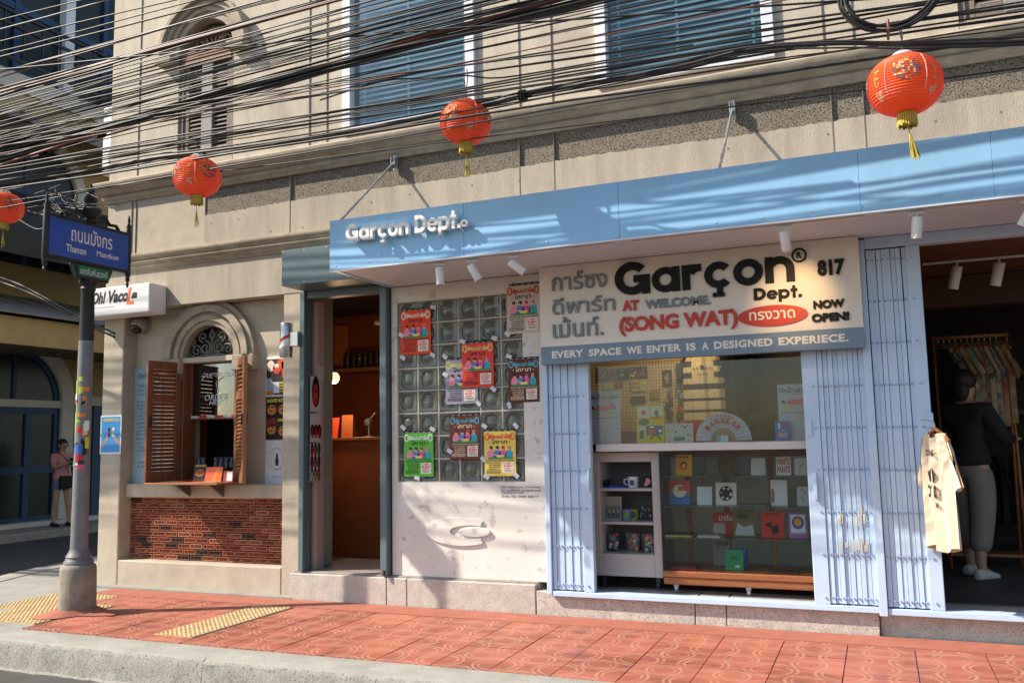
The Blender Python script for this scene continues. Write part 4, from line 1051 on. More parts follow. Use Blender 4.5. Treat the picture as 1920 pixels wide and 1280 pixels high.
MB(orange_i).box(cxa,cxb,BY+.03,BY+.5,.2,zc_-.035).build('front', bc); MB(mat('counter_top',(.24,.085,.035),.4)).box(cxa,cxb,BY,BY+.55,zc_-.034,zc_).build('top', bc, bevel=.004)
card('menu_stand','orange menu stand on the bar counter inside the doorway','stand',606,632,781,819,BY+.12,C(210,75,30),lambda p: p.use(C(150,50,24)).rect(.2,.3,.8,.34,L1).rect(.2,.5,.8,.54,L1),z=zc_+.0005,lean=.2,th=.01)
card('kraft_box','brown kraft cardboard holder on the bar counter inside the doorway','box',640,661,777,819,BY+.16,C(168,100,52),lambda p: p.use(C(190,60,30)).rect(.3,.1,.7,.18,L1),z=zc_+.0005,lean=.05,th=.08)
st_ = PY(692,816,BY+.2); ck = thing('citrus_press', 'small chrome citrus press on the bar counter inside the doorway', 'juicer', (st_.x,BY+.2,zc_)); MB(MATS['steel_tube']).lathe((st_.x,BY+.2,zc_),[(.06,0),(.06,.01),(.012,.02),(.012,.12),(.05,.13),(.055,.17),(.02,.2)],16).build('body', ck, smooth='auto'); MB(MATS['steel_tube']).tube([(st_.x,BY+.2,zc_+.18),(st_.x+.08,BY+.2,zc_+.26)],.008,6).build('lever', ck)
SYb = 2.9; zs_ = PY(650,690,SYb).z
sh_ = thing('wall_shelf', 'wooden wall shelf of jars high up inside the cafe doorway', 'shelf', (PY(650,690,SYb).x,SYb+.3,zs_)); MB(mat('shelf_wood',(.30,.11,.045),.5)).box(PY(590,690,SYb).x,PY(760,690,SYb).x,SYb,SYb+.38,zs_-.05,zs_).build('board', sh_, bevel=.004)
MB(mat('amber_panel',(.50,.16,.03),.55)).box(PY(600,690,SYb+.2).x,PY(641,690,SYb+.2).x,SYb+.34,SYb+.37,zs_+.001,zs_+.62).build('amber_panel', sh_)
for i in range(6):
    X = PY(650+i*11,680,SYb+.1).x; tag(MB(jar).lathe((X,SYb+.12,zs_+.0005),[(.05,0),(.055,.02),(.055,.16),(.035,.2),(.035,.22)],12).build('storage_jar', origin=(X,SYb+.12,zs_), smooth='auto'), 'glass storage jar in the row on the high shelf inside the doorway', 'jar', 'jars on the high shelf inside the doorway')
c_ = PY(626,708,1.15); pl_ = thing('pendant_bulb', 'glowing round pendant bulb hanging inside the cafe doorway', 'lamp', (c_.x,1.15,c_.z))
MB(emit('warm_bulb',(1,.62,.36),1.0)).ball((c_.x,1.15,c_.z),.062,n=16,k=12).build('bulb', pl_, smooth=True); MB(MATS['black_iron']).cyl((c_.x,1.15,c_.z+.05),(c_.x,1.15,c_.z+.13),.026,n=12).build('socket', pl_); MB(MATS['black_iron']).cyl((c_.x,1.15,c_.z+.13),(c_.x,1.15,3.1),.004,n=6).build('cable', pl_)
ld = bpy.data.lights.new('bulb_glow','POINT'); ld.energy = 14; ld.color = (1,.6,.3); ld.shadow_soft_size = .06; lo = bpy.data.objects.new('bulb_glow', ld); COL.objects.link(lo); lo.location = (c_.x,1.15,c_.z-.10)
c_ = PY(718,604,1.6); pd = thing('pendant_lamp', 'pale shaded pendant lamp high inside the cafe doorway', 'lamp', (c_.x,1.6,c_.z)); MB(mat('pale_shade',(.62,.52,.42),.5)).lathe((c_.x,1.6,c_.z-.02),[(.10,0),(.09,.03),(.03,.06),(.01,.07)],18).build('shade', pd, smooth='auto'); MB(MATS['black_iron']).cyl((c_.x,1.6,c_.z+.05),(c_.x,1.6,3.1),.004,n=6).build('cable', pd)
# ---- show posters taped to the glass blocks
def art_show(hd, tx, hd2=None):
    def f(p):
        p.use(C(18,18,20)).rect(0,.955,1,1.0,L1)
        p.use(C(200,200,200))
        for k in range(5): p.rect(.06+.19*k,.965,.17+.19*k,.975,L2)
        p.use(hd)          # scrolled banner
        for s in (-1,1):
            c = .5+s*.40; p.arc(c,.845,.05,.085,0,360,L2,14); p.arc(c-s*.05,.855,.02,.04,0,360,L3,10)
            p.pl([(c-s*.06,.80),(c-s*.22,.815),(c-s*.22,.86),(c-s*.06,.88)],L2)
        p.text('ข้อนแล้วไว',.20,.80,.80,.90,L3,.04)
        p.use(tx).text('โภชนา',.24,.685,.74,.79,L2,.03); p.ell(.17,.72,.018,.013,L2); p.ell(.82,.72,.018,.013,L2)
        # four people round a green table
        p.use(C(40,150,85)).pl([(.1,.36),(.18,.43),(.88,.43),(.92,.36)],L2)
        for u, body, hair in ((.22,C(232,140,170),C(60,45,55)),(.42,C(90,130,200),C(70,50,60)),(.60,C(225,90,150),C(190,60,80)),(.80,C(60,165,185),C(200,130,140))):
            p.use(body).pl([(u-.13,.40),(u+.10,.40),(u+.11,.50),(u+.03,.56),(u-.06,.56),(u-.12,.50)],L3)
            p.use(C(240,165,160)).ell(u,.585,.05,.045,L4); p.use(hair).ell(u,.615,.055,.03,L4+.0006); p.use(C(30,25,30)).rect(u-.01,.578,u+.05,.588,L4+.0012)
        p.use(C(240,165,160)).pl([(.25,.46),(.45,.42),(.46,.44),(.26,.49)],L4+.0006)
        p.use(C(238,215,120)).pl([(.38,.45),(.64,.45),(.60,.395),(.42,.395)],L4+.001)
        p.use(tx).text('THE KITCHEN MINUS ART MUSEUM',.06,.315,.94,.345,L2,.02)
        for k, (t, u1) in enumerate((('A POP-UP PROJECT',.52),('THAT TRANSFORMS',.50),('THE KITCHEN INTO',.51),('THE DESIGN OF ART',.49))): p.text(t,.07 if k == 0 else .13,.265-.042*k,u1,.293-.042*k,L2,.03)
        lines(p, tx, .06,.125,.52,3,.026,.5,L2)
        p.use(C(225,222,215)).pl([(.58,.06),(.92,.065),(.93,.30),(.575,.295)],L3)
        p.use(C(225,75,45)).text('1 APR -',.62,.245,.88,.28,L4,.04).text('25 MAY',.61,.19,.9,.235,L4,.05).text('2026',.64,.145,.84,.18,L4,.04)
        p.use(C(60,60,60)).rect(.62,.115,.9,.125,L4).rect(.66,.09,.85,.10,L4)
    return f
tape_m = mat('masking_tape',(.62,.62,.66),.5)
def show(label, x0, x1, yt, yb, paper, hd, tx, Y=.049, tapes=()):
    o = card('show_poster', label, 'poster', x0, x1, yt, yb, Y, paper, art_show(hd, tx), th=.0015, group='show posters on the glass blocks')
    for k, (px, py, rot) in enumerate(tapes):
        c = PY(px,py,Y); b = MB(tape_m); s = .024; T = Matrix.Translation((c.x,Y-.0055,c.z)) @ Matrix.Rotation(rot,4,'Y'); b.T = T
        b.box(-s,s*1.2,-.0004,.0004,-s*.7,s*.7); b.build('tape', o)
K = C(28,26,30)
show('white show poster with red banner, highest on the glass blocks, beside the signboard', 951,1014,533,627, C(205,192,178), C(190,80,60), K, tapes=((949,533,.4),(951,626,.7)))
show('bright orange show poster at the top left of the glass blocks', 752,808,580,666, C(232,72,24), C(236,220,195), K, tapes=((812,576,.2),(752,628,.5),(755,670,.6),(811,665,.5)))
show('lilac show poster half covered by the vermilion one on the glass blocks', 836,896,672,758, C(150,146,166), C(205,205,110), K, tapes=((834,668,.6),(835,702,.5),(897,755,.8)))
show('vermilion show poster overlapping the lilac one in the middle of the glass blocks', 867,926,641,727, C(228,70,48), C(230,190,110), K, Y=.0445, tapes=((867,640,.4),(927,634,.3),(925,729,.7)))
show('brown show poster with blue banner at the right edge of the glass blocks', 954,1012,671,755, C(92,44,32), C(95,170,190), C(228,205,175), tapes=((954,668,.4),(955,759,1.2)))
show('brown show poster with blue banner low in the middle of the glass blocks', 844,901,776,861, C(112,54,38), C(95,170,190), C(228,210,180), tapes=((843,845,.6),))
show('bright green show poster at the bottom left of the glass blocks', 758,813,808,893, C(92,190,60), C(225,240,215), K, tapes=((756,801,.7),(811,804,.5),(782,895,.3)))
show('yellow show poster at the bottom right of the glass blocks', 909,968,805,892, C(232,205,95), C(228,95,70), K, tapes=((908,798,.6),(967,797,.9),(906,860,.8),(912,893,.6),(968,890,.8)))
# ================================================================ show window and display cases
VX0, VX1 = -2.105, -.495
VY = .10
shelf_m = mat('white_shelf',(.60,.57,.54),.5,.05,4)
vw = thing('show_window', 'glazed show window with a white ledge between the two lattice gates', 'window', (-1.3,.1,1.3))
MB(shelf_m).box(VX0,VX1,.085,.62,1.285,1.345).build('ledge', vw, bevel=.004)
MB(clear).box(VX0,VX1,.092,.097,1.346,2.2).build('pane', vw)
peg = bpy.data.materials.new('pegboard'); peg.use_nodes = True
t = peg.node_tree; bb = t.nodes['Principled BSDF']; bb.inputs['Roughness'].default_value = .7
tc = t.nodes.new('ShaderNodeTexCoord'); mp = t.nodes.new('ShaderNodeMapping'); mp.inputs['Scale'].default_value = (36,36,36); t.links.new(tc.outputs['Object'], mp.inputs[0])
vo = t.nodes.new('ShaderNodeVectorMath'); vo.operation = 'FRACTION'; t.links.new(mp.outputs[0], vo.inputs[0])
vs_ = t.nodes.new('ShaderNodeVectorMath'); vs_.operation = 'SUBTRACT'; vs_.inputs[1].default_value = (.5,.5,.5); t.links.new(vo.outputs[0], vs_.inputs[0])
sx = t.nodes.new('ShaderNodeSeparateXYZ'); t.links.new(vs_.outputs[0], sx.inputs[0]); cb = t.nodes.new('ShaderNodeCombineXYZ'); t.links.new(sx.outputs[0], cb.inputs[0]); t.links.new(sx.outputs[2], cb.inputs[1])
ln = t.nodes.new('ShaderNodeVectorMath'); ln.operation = 'LENGTH'; t.links.new(cb.outputs[0], ln.inputs[0])
lt_ = t.nodes.new('ShaderNodeMath'); lt_.operation = 'LESS_THAN'; lt_.inputs[1].default_value = .2; t.links.new(ln.outputs['Value'], lt_.inputs[0])
mx = t.nodes.new('ShaderNodeMix'); mx.data_type = 'RGBA'; mx.inputs[6].default_value = (.50,.38,.20,1); mx.inputs[7].default_value = (.05,.035,.02,1); t.links.new(lt_.outputs[0], mx.inputs[0]); t.links.new(mx.outputs[2], bb.inputs['Base Color'])
PB = .95
pgb = tag(MB(peg).box(-2.45,-1.05,PB,PB+.02,1.346,2.55).build('pegboard', origin=(-1.7,PB,1.35)), 'tan perforated pegboard behind the show window, hung with small goods', 'pegboard')
MB(mat('window_back_brown',(.28,.21,.13),.7)).box(-1.04,-.2,1.25,1.3,.2,2.7).build('interior_partition', house)
MB(mat('window_side',(.10,.07,.05),.7)).box(-.10,-.07,.3,1.25,.2,2.69).build('interior_partition', house)
MB(dkbrown).box(-2.49,-.06,.17,1.3,2.35,2.40).build('interior_ceiling', house)
MB(mat('case_back_grey',(.42,.49,.47),.6)).box(-2.45,-.10,1.05,1.08,.2,1.284).build('interior_partition', house)
ld = bpy.data.lights.new('window_lamp','POINT'); ld.energy = 6; ld.color = (1,.72,.40); ld.shadow_soft_size = .08
lo = bpy.data.objects.new('window_lamp', ld); COL.objects.link(lo); lo.location = (-1.5,.42,2.24)
wlp = thing('window_downlight', 'small warm downlight in the ceiling of the show window', 'lamp', (-1.5,.42,2.35))
MB(spot_w).lathe((-1.5,.42,2.30),[(.04,0),(.045,.01),(.045,.05)],16).build('housing', wlp); MB(emit('downlight_glow',(1,.75,.45),4)).lathe((-1.5,.42,2.2995),[(.034,0),(.034,.0005)],16).build('lens', wlp)
# goods on the pegboard
rg_ = random.Random(31)
def goods(label, x0, x1, yt, yb, col, art=None, Y=PB-.02, th=.012, name='hanging_card'):
    return card(name, label, 'merchandise', x0, x1, yt, yb, Y, col, art, th=th, group='goods on the pegboard')
def blot(cs, seed):
    def f(p):
        r = random.Random(seed)
        for k in range(7): p.use(r.choice(cs)); u, v = r.uniform(.2,.8), r.uniform(.15,.85); p.ell(u,v,r.uniform(.06,.2),r.uniform(.05,.15),L1+k*.0003,9)
    return f
G_ = [('dark green print hanging first in the top row of the pegboard',1121,1138,690,716,C(70,66,48),(C(120,60,50),C(150,140,90))),
 ('brown framed card hanging second in the top row of the pegboard',1139,1157,691,712,C(110,88,60),(C(80,60,40),)),
 ('black bottle print hanging third in the top row of the pegboard',1159,1176,690,712,C(38,40,40),(C(150,160,150),C(90,100,95))),
 ('red and black card hanging fourth in the top row of the pegboard',1178,1194,688,709,C(90,30,26),(C(220,190,120),C(30,24,22))),
 ('dark red card hanging fifth in the top row of the pegboard',1197,1214,687,709,C(90,46,40),(C(150,90,70),C(50,30,26))),
 ('pale yellow card with a cross in the second row of the pegboard',1184,1199,713,733,C(196,178,90),(C(120,100,40),)),
 ('pale green patterned card in the second row of the pegboard',1200,1213,711,733,C(186,176,110),(C(120,150,60),C(200,190,150))),
 ('small cream card in the second row of the pegboard',1134,1149,720,730,C(190,170,110),()),
 ('small red tag in the second row of the pegboard',1154,1168,717,726,C(130,40,36),()),
 ('olive cloth square hanging lower on the pegboard',1220,1238,731,748,C(140,122,50),()),
 ('brown leather pouch hanging above the yellow card',1184,1210,743,757,C(70,44,34),()),
 ('dark framed lettered panel hanging right of the cards',1243,1260,694,724,C(60,48,40),(C(150,130,100),C(90,70,56))),
 ('long maroon pouch hanging at the top of the pegboard beside the striped shirt',1268,1281,682,718,C(70,26,28),(C(120,60,60),))]
for i, (lab, a, b_, c, d, col, cs) in enumerate(G_): goods(lab, a, b_, c, d, col, blot(cs, i) if cs else None)
def charm(label, px, py, cs, seed):
    """a cluster of small charms on one hook"""
    r = random.Random(seed); c = PY(px,py,PB-.03); o = thing('hanging_charm', label, 'charm', (c.x,PB,c.z+.07), 'charms on the pegboard')
    MB(MATS['black_iron']).cyl((c.x,PB-.01,c.z+.075),(c.x,PB-.06,c.z+.08),.003,n=5).build('hook', o)
    for k in range(5): MB(r.choice(cs)).ball((c.x+r.uniform(-.03,.03),PB-.04+r.uniform(-.02,.01),c.z+.04-k*.026),r.uniform(.016,.028),.018,r.uniform(.018,.028),9,6).build('bead', o)
charm('pink and grey cluster of charms on the pegboard, left one', 1256,738,(C(170,110,110),C(120,110,120),C(150,80,90)),1)
charm('grey blue cluster of charms on the pegboard, right one', 1277,738,(C(100,110,125),C(140,140,150),C(70,80,100)),2)
charm('dark doll charm hanging low on the pegboard', 1257,768,(C(30,34,30),C(60,60,50),C(50,40,36)),3)
charm('red and green doll charm hanging low on the pegboard', 1277,768,(C(150,50,36),C(60,60,40),C(160,80,50)),4)
# striped shirt on show
def tshirt(label, T, W, H, body, sleeve_drop, art=None, sleeve=None, amp=.012, cat='shirt', name='t_shirt', group=None, hanger=True, ncol=22, nrow=26, stripe_f=None, length_wave=0, loc=(0,0,0)):
    """cloth shirt hanging flat: two joined sheets with folds; T maps local (u right, v up from the hem, w to viewer)"""
    o = thing(name, label, cat, loc, group)
    def outline(v):            # half width at height v (0 hem .. 1 shoulder)
        if v < .74: return .5*W*(.96+.04*(1-v))
        k = (v-.74)/.26; return .5*W*(1-.42*k**1.6)
    for side, s in (('front',1),('back',-1)):
        b = MB(); b.T = T; vs = []; mats_ = []
        for j in range(nrow+1):
            v = j/nrow; hw = outline(v)
            for i in range(ncol+1):
                f = i/ncol*2-1; x = f*hw
                fold = amp*(1-.5*v)*(math.sin(f*9+v*1.3+s)+.6*math.sin(f*17+2*v))
                w = s*(.028*math.sqrt(max(0,1-f*f))+.002)+fold*(1-abs(f)**6)
                neck = -.045*math.exp(-(f/.28)**2)*H*(1 if s > 0 else .3) if j == nrow else 0
                vs.append((x, v*H+neck-(length_wave*math.sin(f*5) if j == 0 else 0), w))
        for j in range(nrow):
            for i in range(ncol):
                m = stripe_f((i+.5)/ncol*2-1, (j+.5)/nrow) if stripe_f else body
                b.use(m); b.add([vs[j*(ncol+1)+i],vs[j*(ncol+1)+i+1],vs[(j+1)*(ncol+1)+i+1],vs[(j+1)*(ncol+1)+i]],[(0,1,2,3)])
        b.build('shirt_'+side, o, smooth=True)
    for s in (-1,1):
        b = MB(sleeve or body); b.T = T; sh = Vector((s*.5*W*.62, H*.985, 0)); ar = Vector((s*.5*W*1.0, H*.70, 0)); tip = Vector((s*.5*W*1.38, H*(.985-sleeve_drop), .0)); tip2 = Vector((s*.5*W*1.06, H*(.62-.5*sleeve_drop+.10), 0))
        for w in (.022,-.022):
            vs = []; n = 8
            for j in range(n+1):
                f = j/n; a = sh.lerp(tip, f); c = ar.lerp(tip2, f)
                for i in range(5):
                    g = i/4; q = a.lerp(c, g); q.z = w*math.sin(math.pi*(.15+.7*g))*(1.2-.3*f)+.004*math.sin(g*9+f*5); vs.append(q)
            b.add(vs, [(j*5+i,(j+1)*5+i,(j+1)*5+i+1,j*5+i+1) for j in range(n) for i in range(4)])
        b.build('sleeve', o, smooth=True)
    if art:
        p = MB(); p.T = T @ Matrix.Translation((-.5*W,0,.047)) @ Matrix.Diagonal((W,H,1,1)); art(p); stuff(p.build('chest_print', o))
    return o
cl_cream = mat('cream_jersey',(.62,.50,.30),.85,.1,30,.2,200); cl_black = mat('black_jersey',(.03,.028,.028),.85)
a = PY(1278,790,.80); c = PY(1368,790,.80); top = PY(1320,672,.80)
def stripes(f, v): return cl_black if (v*6.2) % 1 > .62 and not (abs(f) < .55 and .58 < v < .80) else cl_cream
def star_art(p):
    p.use(C(48,44,40)); pts = []
    for k in range(10):
        r = .085 if k % 2 == 0 else .032; an = math.radians(90+36*k); pts.append((.5+r*math.cos(an), .72+r*.62*math.sin(an)))
    p.pl(pts, .0)
    for u in (.30,.38,.62,.70): p.pl([(u-.03,.69),(u,.73),(u+.03,.69),(u,.70)],0)
    p.text('THE STAR',.36,.615,.64,.64,0,.02)
tshirt('cream and black striped T-shirt with a star hanging in the show window', frame(((a.x+c.x)/2,.80,a.z)), c.x-a.x-.05, top.z-a.z+.10, cl_cream, .30, star_art, cl_black, stripe_f=stripes, loc=((a.x+c.x)/2,.80,a.z))
dk = mat('dark_shirt_cloth',(.035,.03,.028),.9)
a = PY(1372,790,.88); tshirt('dark shirt hanging right behind the striped shirt in the show window', frame((a.x+.10,.88,a.z-.03),(.5,.85,0)), .38, .66, dk, .3, loc=(a.x+.1,.88,a.z))
# cards on the ledge
ZL = 1.3455
def cal(p):
    p.use(C(40,40,45)).text('ปีหน้าเอาใหม่',.04,.85,.95,.95,L1,.02); p.use(C(120,120,125)).rect(.2,.82,.8,.828,L1)
    p.use(C(232,110,140)).pl([(.15,.66),(.35,.74),(.6,.72),(.75,.78),(.85,.72),(.9,.66),(.6,.64),(.4,.62)],L2); p.use(C(40,30,30)).ell(.14,.69,.05,.03,L3); p.use(C(190,205,110)).ell(.25,.58,.13,.035,L2); p.ell(.7,.59,.12,.03,L2)
    lines(p, C(120,120,130), .06,.50,.94,1,.03,.4); p.use(C(175,180,195))
    for i in range(3):
        for j in range(4): p.rect(.06+.23*j,.36-.13*i,.25+.23*j,.362-.13*i,L1); p.rect(.06+.23*j,.33-.13*i,.22+.23*j,.331-.13*i,L1)
card('wall_calendar','white calendar sheet with a pink reclining figure at the left of the window ledge','calendar',1104,1164,730,828,.2,C(196,196,208),cal,z=ZL,lean=.06)
card('wall_calendar','white calendar sheet with a pink reclining figure at the right of the window ledge','calendar',1462,1535,716,822,.2,C(196,196,208),cal,z=ZL,lean=.06)
def stickers(p):
    p.use(C(225,222,205)).rect(.05,.68,.46,.97,L1).rect(.52,.70,.95,.97,L1); p.use(C(60,130,90)).ell(.26,.56,.2,.09,L1); p.use(C(50,110,160)).rect(.35,.22,.95,.46,L1); p.use(C(225,215,190)).rect(.06,.1,.3,.46,L1)
    p.use(C(220,110,70)).ell(.26,.80,.09,.07,L2).rect(.42,.26,.7,.36,L2); p.use(C(200,90,130)).ell(.72,.82,.08,.05,L2); p.use(C(60,140,80)).rect(.1,.12,.26,.34,L2).ell(.74,.75,.06,.08,L2); p.arc(.68,.02,.16,.22,20,160,L2); p.use(C(230,150,50)).rect(.5,.62,.94,.70,L2); p.use(C(245,245,240)).ell(.55,.42,.1,.025,L3).ell(.85,.32,.06,.04,L3)
card('sticker_sheet','bright yellow picture sticker sheet on the window ledge','sticker sheet',1194,1246,757,828,.2,C(232,205,45),stickers,z=ZL,lean=.10)
def bits(cs, n=22, seed=0, base=None):
    def f(p):
        r = random.Random(seed)
        if base: p.use(base).rect(.3,.1,.7,.3,L1)
        for k in range(n): p.use(r.choice(cs)); u, v = .08+.84*r.random(), .1+.8*r.random(); p.ell(u,v,r.uniform(.015,.05),r.uniform(.02,.06),L2+k*.00012,8)
    return f
card('picture_card','wide white card of tiny drawings on the window ledge','card',1248,1300,792,828,.19,C(205,205,200),bits((C(190,110,90),C(110,150,110),C(200,170,80),C(120,120,150),C(60,130,100)),26,3,C(70,140,110)),z=ZL,lean=.12)
tag(MB(C(196,40,36)).box(PY(1284,800,.3).x,PY(1318,800,.3).x,.30,.34,ZL,ZL+.175).build('red_box', origin=(PY(1300,800,.3).x,.3,ZL)), 'red box standing behind the white folding fan', 'box')
tag(MB(C(120,92,100)).box(PY(1165,800,.35).x,PY(1195,800,.35).x,.35,.42,ZL,ZL+.10).build('mauve_box', origin=(PY(1180,800,.35).x,.35,ZL)), 'mauve box on the ledge between the calendar and the yellow stickers', 'box')
def fan_(label, px0, px1, py, Y, paper, stick, ink, body, lean=.05):
    a = PY(px0,py,Y); c = PY(px1,py,Y); R = (c.x-a.x)/2; cx = (a.x+c.x)/2; o = thing('folding_fan', label, 'fan', (cx,Y,ZL)); n = 30
    b = MB(paper); vs = []; 
    for i in range(n+1):
        t = math.pi*(1-i/n); d = .005 if i % 2 else -.005
        vs += [(cx+R*.44*math.cos(t),Y+d,ZL+.012+R*.44*math.sin(t)),(cx+R*math.cos(t),Y+d*1.6,ZL+.012+R*math.sin(t))]
    b.add(vs,[(2*i,2*i+2,2*i+3,2*i+1) for i in range(n)]); b.build('leaf', o)
    for i in range(0,n+1,3):
        t = math.pi*(1-i/n); s = MB(stick); d = Vector((math.cos(t),0,math.sin(t))); q = Vector((-math.sin(t),0,math.cos(t)))*.010; p0 = Vector((cx,Y+.001*(i%2),ZL+.012)); s.prism([p0-q*.5,p0+d*R*.45-q*1.6,p0+d*R*.45+q*1.6,p0+q*.5],(0,.0015,0)); s.build('stick', o)
    p = MB(ink)
    for txt, rr, h, a0, a1 in body:
        m = len(txt)
        for i, chh in enumerate(txt):
            if chh == ' ': continue
            t = math.radians(a0+(a1-a0)*i/(m-1)); u = (math.sin(t),0,-math.cos(t)); v = (math.cos(t),0,math.sin(t)); p.T = frame((cx+R*rr*math.cos(t),Y-.011,ZL+.012+R*rr*math.sin(t)),u,v); w = h*(.30 if chh == 'I' else .72); p.text(chh,-w*R/2,-h*R/2,w*R/2,h*R/2,0,.05)
    p.build('lettering', o)
fan_('white folding fan printed I WANNA BANGKOK in red on the window ledge',1305,1410,826,.15,C(206,206,216),mat('fan_wood',(.40,.26,.15),.6),C(214,52,38),(('I WANNA',.90,.10,118,66),('BANGKOK',.71,.20,140,40)))
fan_('dark olive folding fan behind the white one on the window ledge',1375,1478,824,.30,C(64,62,38),mat('fan_dark',(.03,.03,.028),.6),C(40,38,26),(('BANGKOK',.71,.20,140,40),))
def lotus(p):
    p.use(C(240,240,240)).text('I',.22,.62,.34,.9,L1,.05); p.use(C(220,40,40)); p.ell(.56,.82,.11,.08,L1); p.ell(.74,.82,.11,.08,L1); p.pl([(.46,.80),(.84,.80),(.65,.62)],L1)
    p.use(C(200,200,120)).rect(.35,.5,.65,.56,L1); p.use(C(222,170,150)); 
    for u in (.3,.42,.58,.7): p.ell(u,.3,.1,.12,L2+u*.0005)
card('boxed_card','blue box with a red heart and a lotus at the right of the window ledge','box',1454,1482,785,822,.15,C(40,120,200),lotus,z=ZL,lean=.05,th=.02)
card('price_tag','small pale blue tag in front of the white folding fan','tag',1344,1366,813,826,.12,C(130,190,205),lambda p: p.use(C(225,235,238)).rect(.35,.1,.95,.9,L1),z=ZL,lean=.1)
# ---- grey metal cabinet on the left
gm = mat('grey_enamel_steel',(.40,.375,.355),.45,.05,5); gmd = mat('grey_cabinet_inside',(.17,.17,.175),.6)
CX0, CX1 = -2.17, -1.622; CY0, CY1 = .20, .62; CZ0, CZ1 = .30, 1.275
cb_ = thing('metal_cabinet', 'grey enamelled metal display cabinet with three open shelves and a solid base', 'cabinet', ((CX0+CX1)/2,CY0,.21))
MB(gm).box(CX0,CX0+.05,CY0,CY1,CZ0,CZ1).build('side', cb_, bevel=.004); MB(gm).box(CX1-.065,CX1,CY0,CY1,CZ0,CZ1).build('side', cb_, bevel=.004)
MB(gm).box(CX0+.05,CX1-.065,CY0,CY1,CZ1-.075,CZ1-.001).build('top', cb_); MB(gmd).box(CX0+.05,CX1-.065,CY1-.02,CY1-.001,CZ0,CZ1-.075).build('back', cb_)
SHZ = [.99,.725,.475]
for z in SHZ[:2]: MB(gm).box(CX0+.0505,CX1-.0655,CY0+.012,CY1-.021,z-.022,z).build('shelf', cb_, bevel=.002)
MB(gm).box(CX0+.0505,CX1-.0655,CY0+.006,CY1-.021,CZ0,SHZ[2]).build('base_panel', cb_, bevel=.003)
for X in (CX0+.06,CX1-.05):
    for Y in (CY0+.05,CY1-.06): 
        w_ = MB(MATS['black_iron']); w_.cyl((X-.012,Y,.236),(X+.012,Y,.236),.03,n=14); w_.box(X-.016,X+.016,Y-.02,Y+.02,.262,.299); w_.build('caster', cb_)
mugw = mat('white_enamel',(.75,.75,.74),.3)
def mug(label, px, z, Y, spots):
    c = PY(px,900,Y); o = thing('enamel_mug', label, 'mug', (c.x,Y,z)); b = MB(mugw); R = .043; H = .085
    b.lathe((c.x,Y,z),[(R*.92,.0005),(R,.006),(R,H),(R+.003,H+.001),(R-.003,H),(R-.004,.01)],22); b.build('cup', o, smooth='auto')
    MB(mugw).tube([(c.x-R*.98,Y-.005,z+H*.82),(c.x-R-.028,Y-.012,z+H*.74),(c.x-R-.03,Y-.012,z+H*.38),(c.x-R*.98,Y-.005,z+H*.22)],.0055,7).build('handle', o, smooth=True)
    if spots:
        p = MB(spots); p.T = frame((c.x,Y-R-.0005,z)); p.rect(-.016,.02,.02,.062,.0); p.build('print', o)
mug('white enamel mug with a dark picture on the upper cabinet shelf', 1187, SHZ[0], .32, C(90,80,100))
def cup_art(label, px, Y, z, c1, c2):
    c = PY(px,900,Y); o = thing('printed_mug', label, 'mug', (c.x,Y,z)); MB(c1).lathe((c.x,Y,z),[(.036,.0005),(.04,.004),(.04,.088),(.036,.088),(.035,.01)],20).build('cup', o, smooth='auto'); p = MB(c2); p.T = frame((c.x,Y-.0415,z)); p.ell(.004,.05,.022,.026,0); p.ell(-.014,.024,.014,.014,.0006); p.build('print', o)
cup_art('black and pink patterned mug at the right end of the upper cabinet shelf', 1216, .34, SHZ[0], C(40,38,48), C(214,140,150))
b = MB(C(30,32,34)); c = PY(1127,905,.36); tag(b.lathe((c.x,.36,SHZ[0]),[(.05,.0005),(.075,.02),(.085,.06),(.08,.062),(.06,.02)],20).build('speckled_bowl', origin=(c.x,.36,SHZ[0]), smooth='auto'),'black speckled bowl at the left end of the upper cabinet shelf','bowl')
b = MB(C(30,80,190)); c = PY(1160,908,.30); tag(b.box(c.x-.10,c.x+.07,.24,.36,SHZ[0]+.0005,SHZ[0]+.012).build('blue_notebook', origin=(c.x,.30,SHZ[0])),'flat bright blue notebook on the upper cabinet shelf','notebook')
def street(p): p.use(C(120,112,100)).rect(.05,.05,.95,.62,L1); p.use(C(150,150,140)).rect(.05,.62,.95,.92,L1); p.use(C(80,76,70)); [p.rect(.1+.22*i,.15,.24+.22*i,.5,L2) for i in range(4)]; p.use(C(190,180,160)); [p.rect(.14+.22*i,.3,.2+.22*i,.46,L3) for i in range(4)]
card('photo_book','upright photo book of old buildings on the middle cabinet shelf','book',1128,1165,930,974,.34,C(170,160,145),street,z=SHZ[1],lean=.14,th=.012)
card('framed_picture','small black and white framed picture on the middle cabinet shelf','picture frame',1199,1224,946,974,.36,C(40,40,42),bits((C(220,220,218),C(160,160,160)),12,5),z=SHZ[1],lean=.1,th=.01)
cup_art('lilac patterned tin on the middle cabinet shelf', 1174, .34, SHZ[1], C(130,110,160), C(90,150,80)); cup_art('green and yellow patterned tin on the middle cabinet shelf', 1186, .36, SHZ[1], C(140,140,70), C(60,70,50))
bag = glass('bag_film',(.85,.86,.88),.2,1.6)
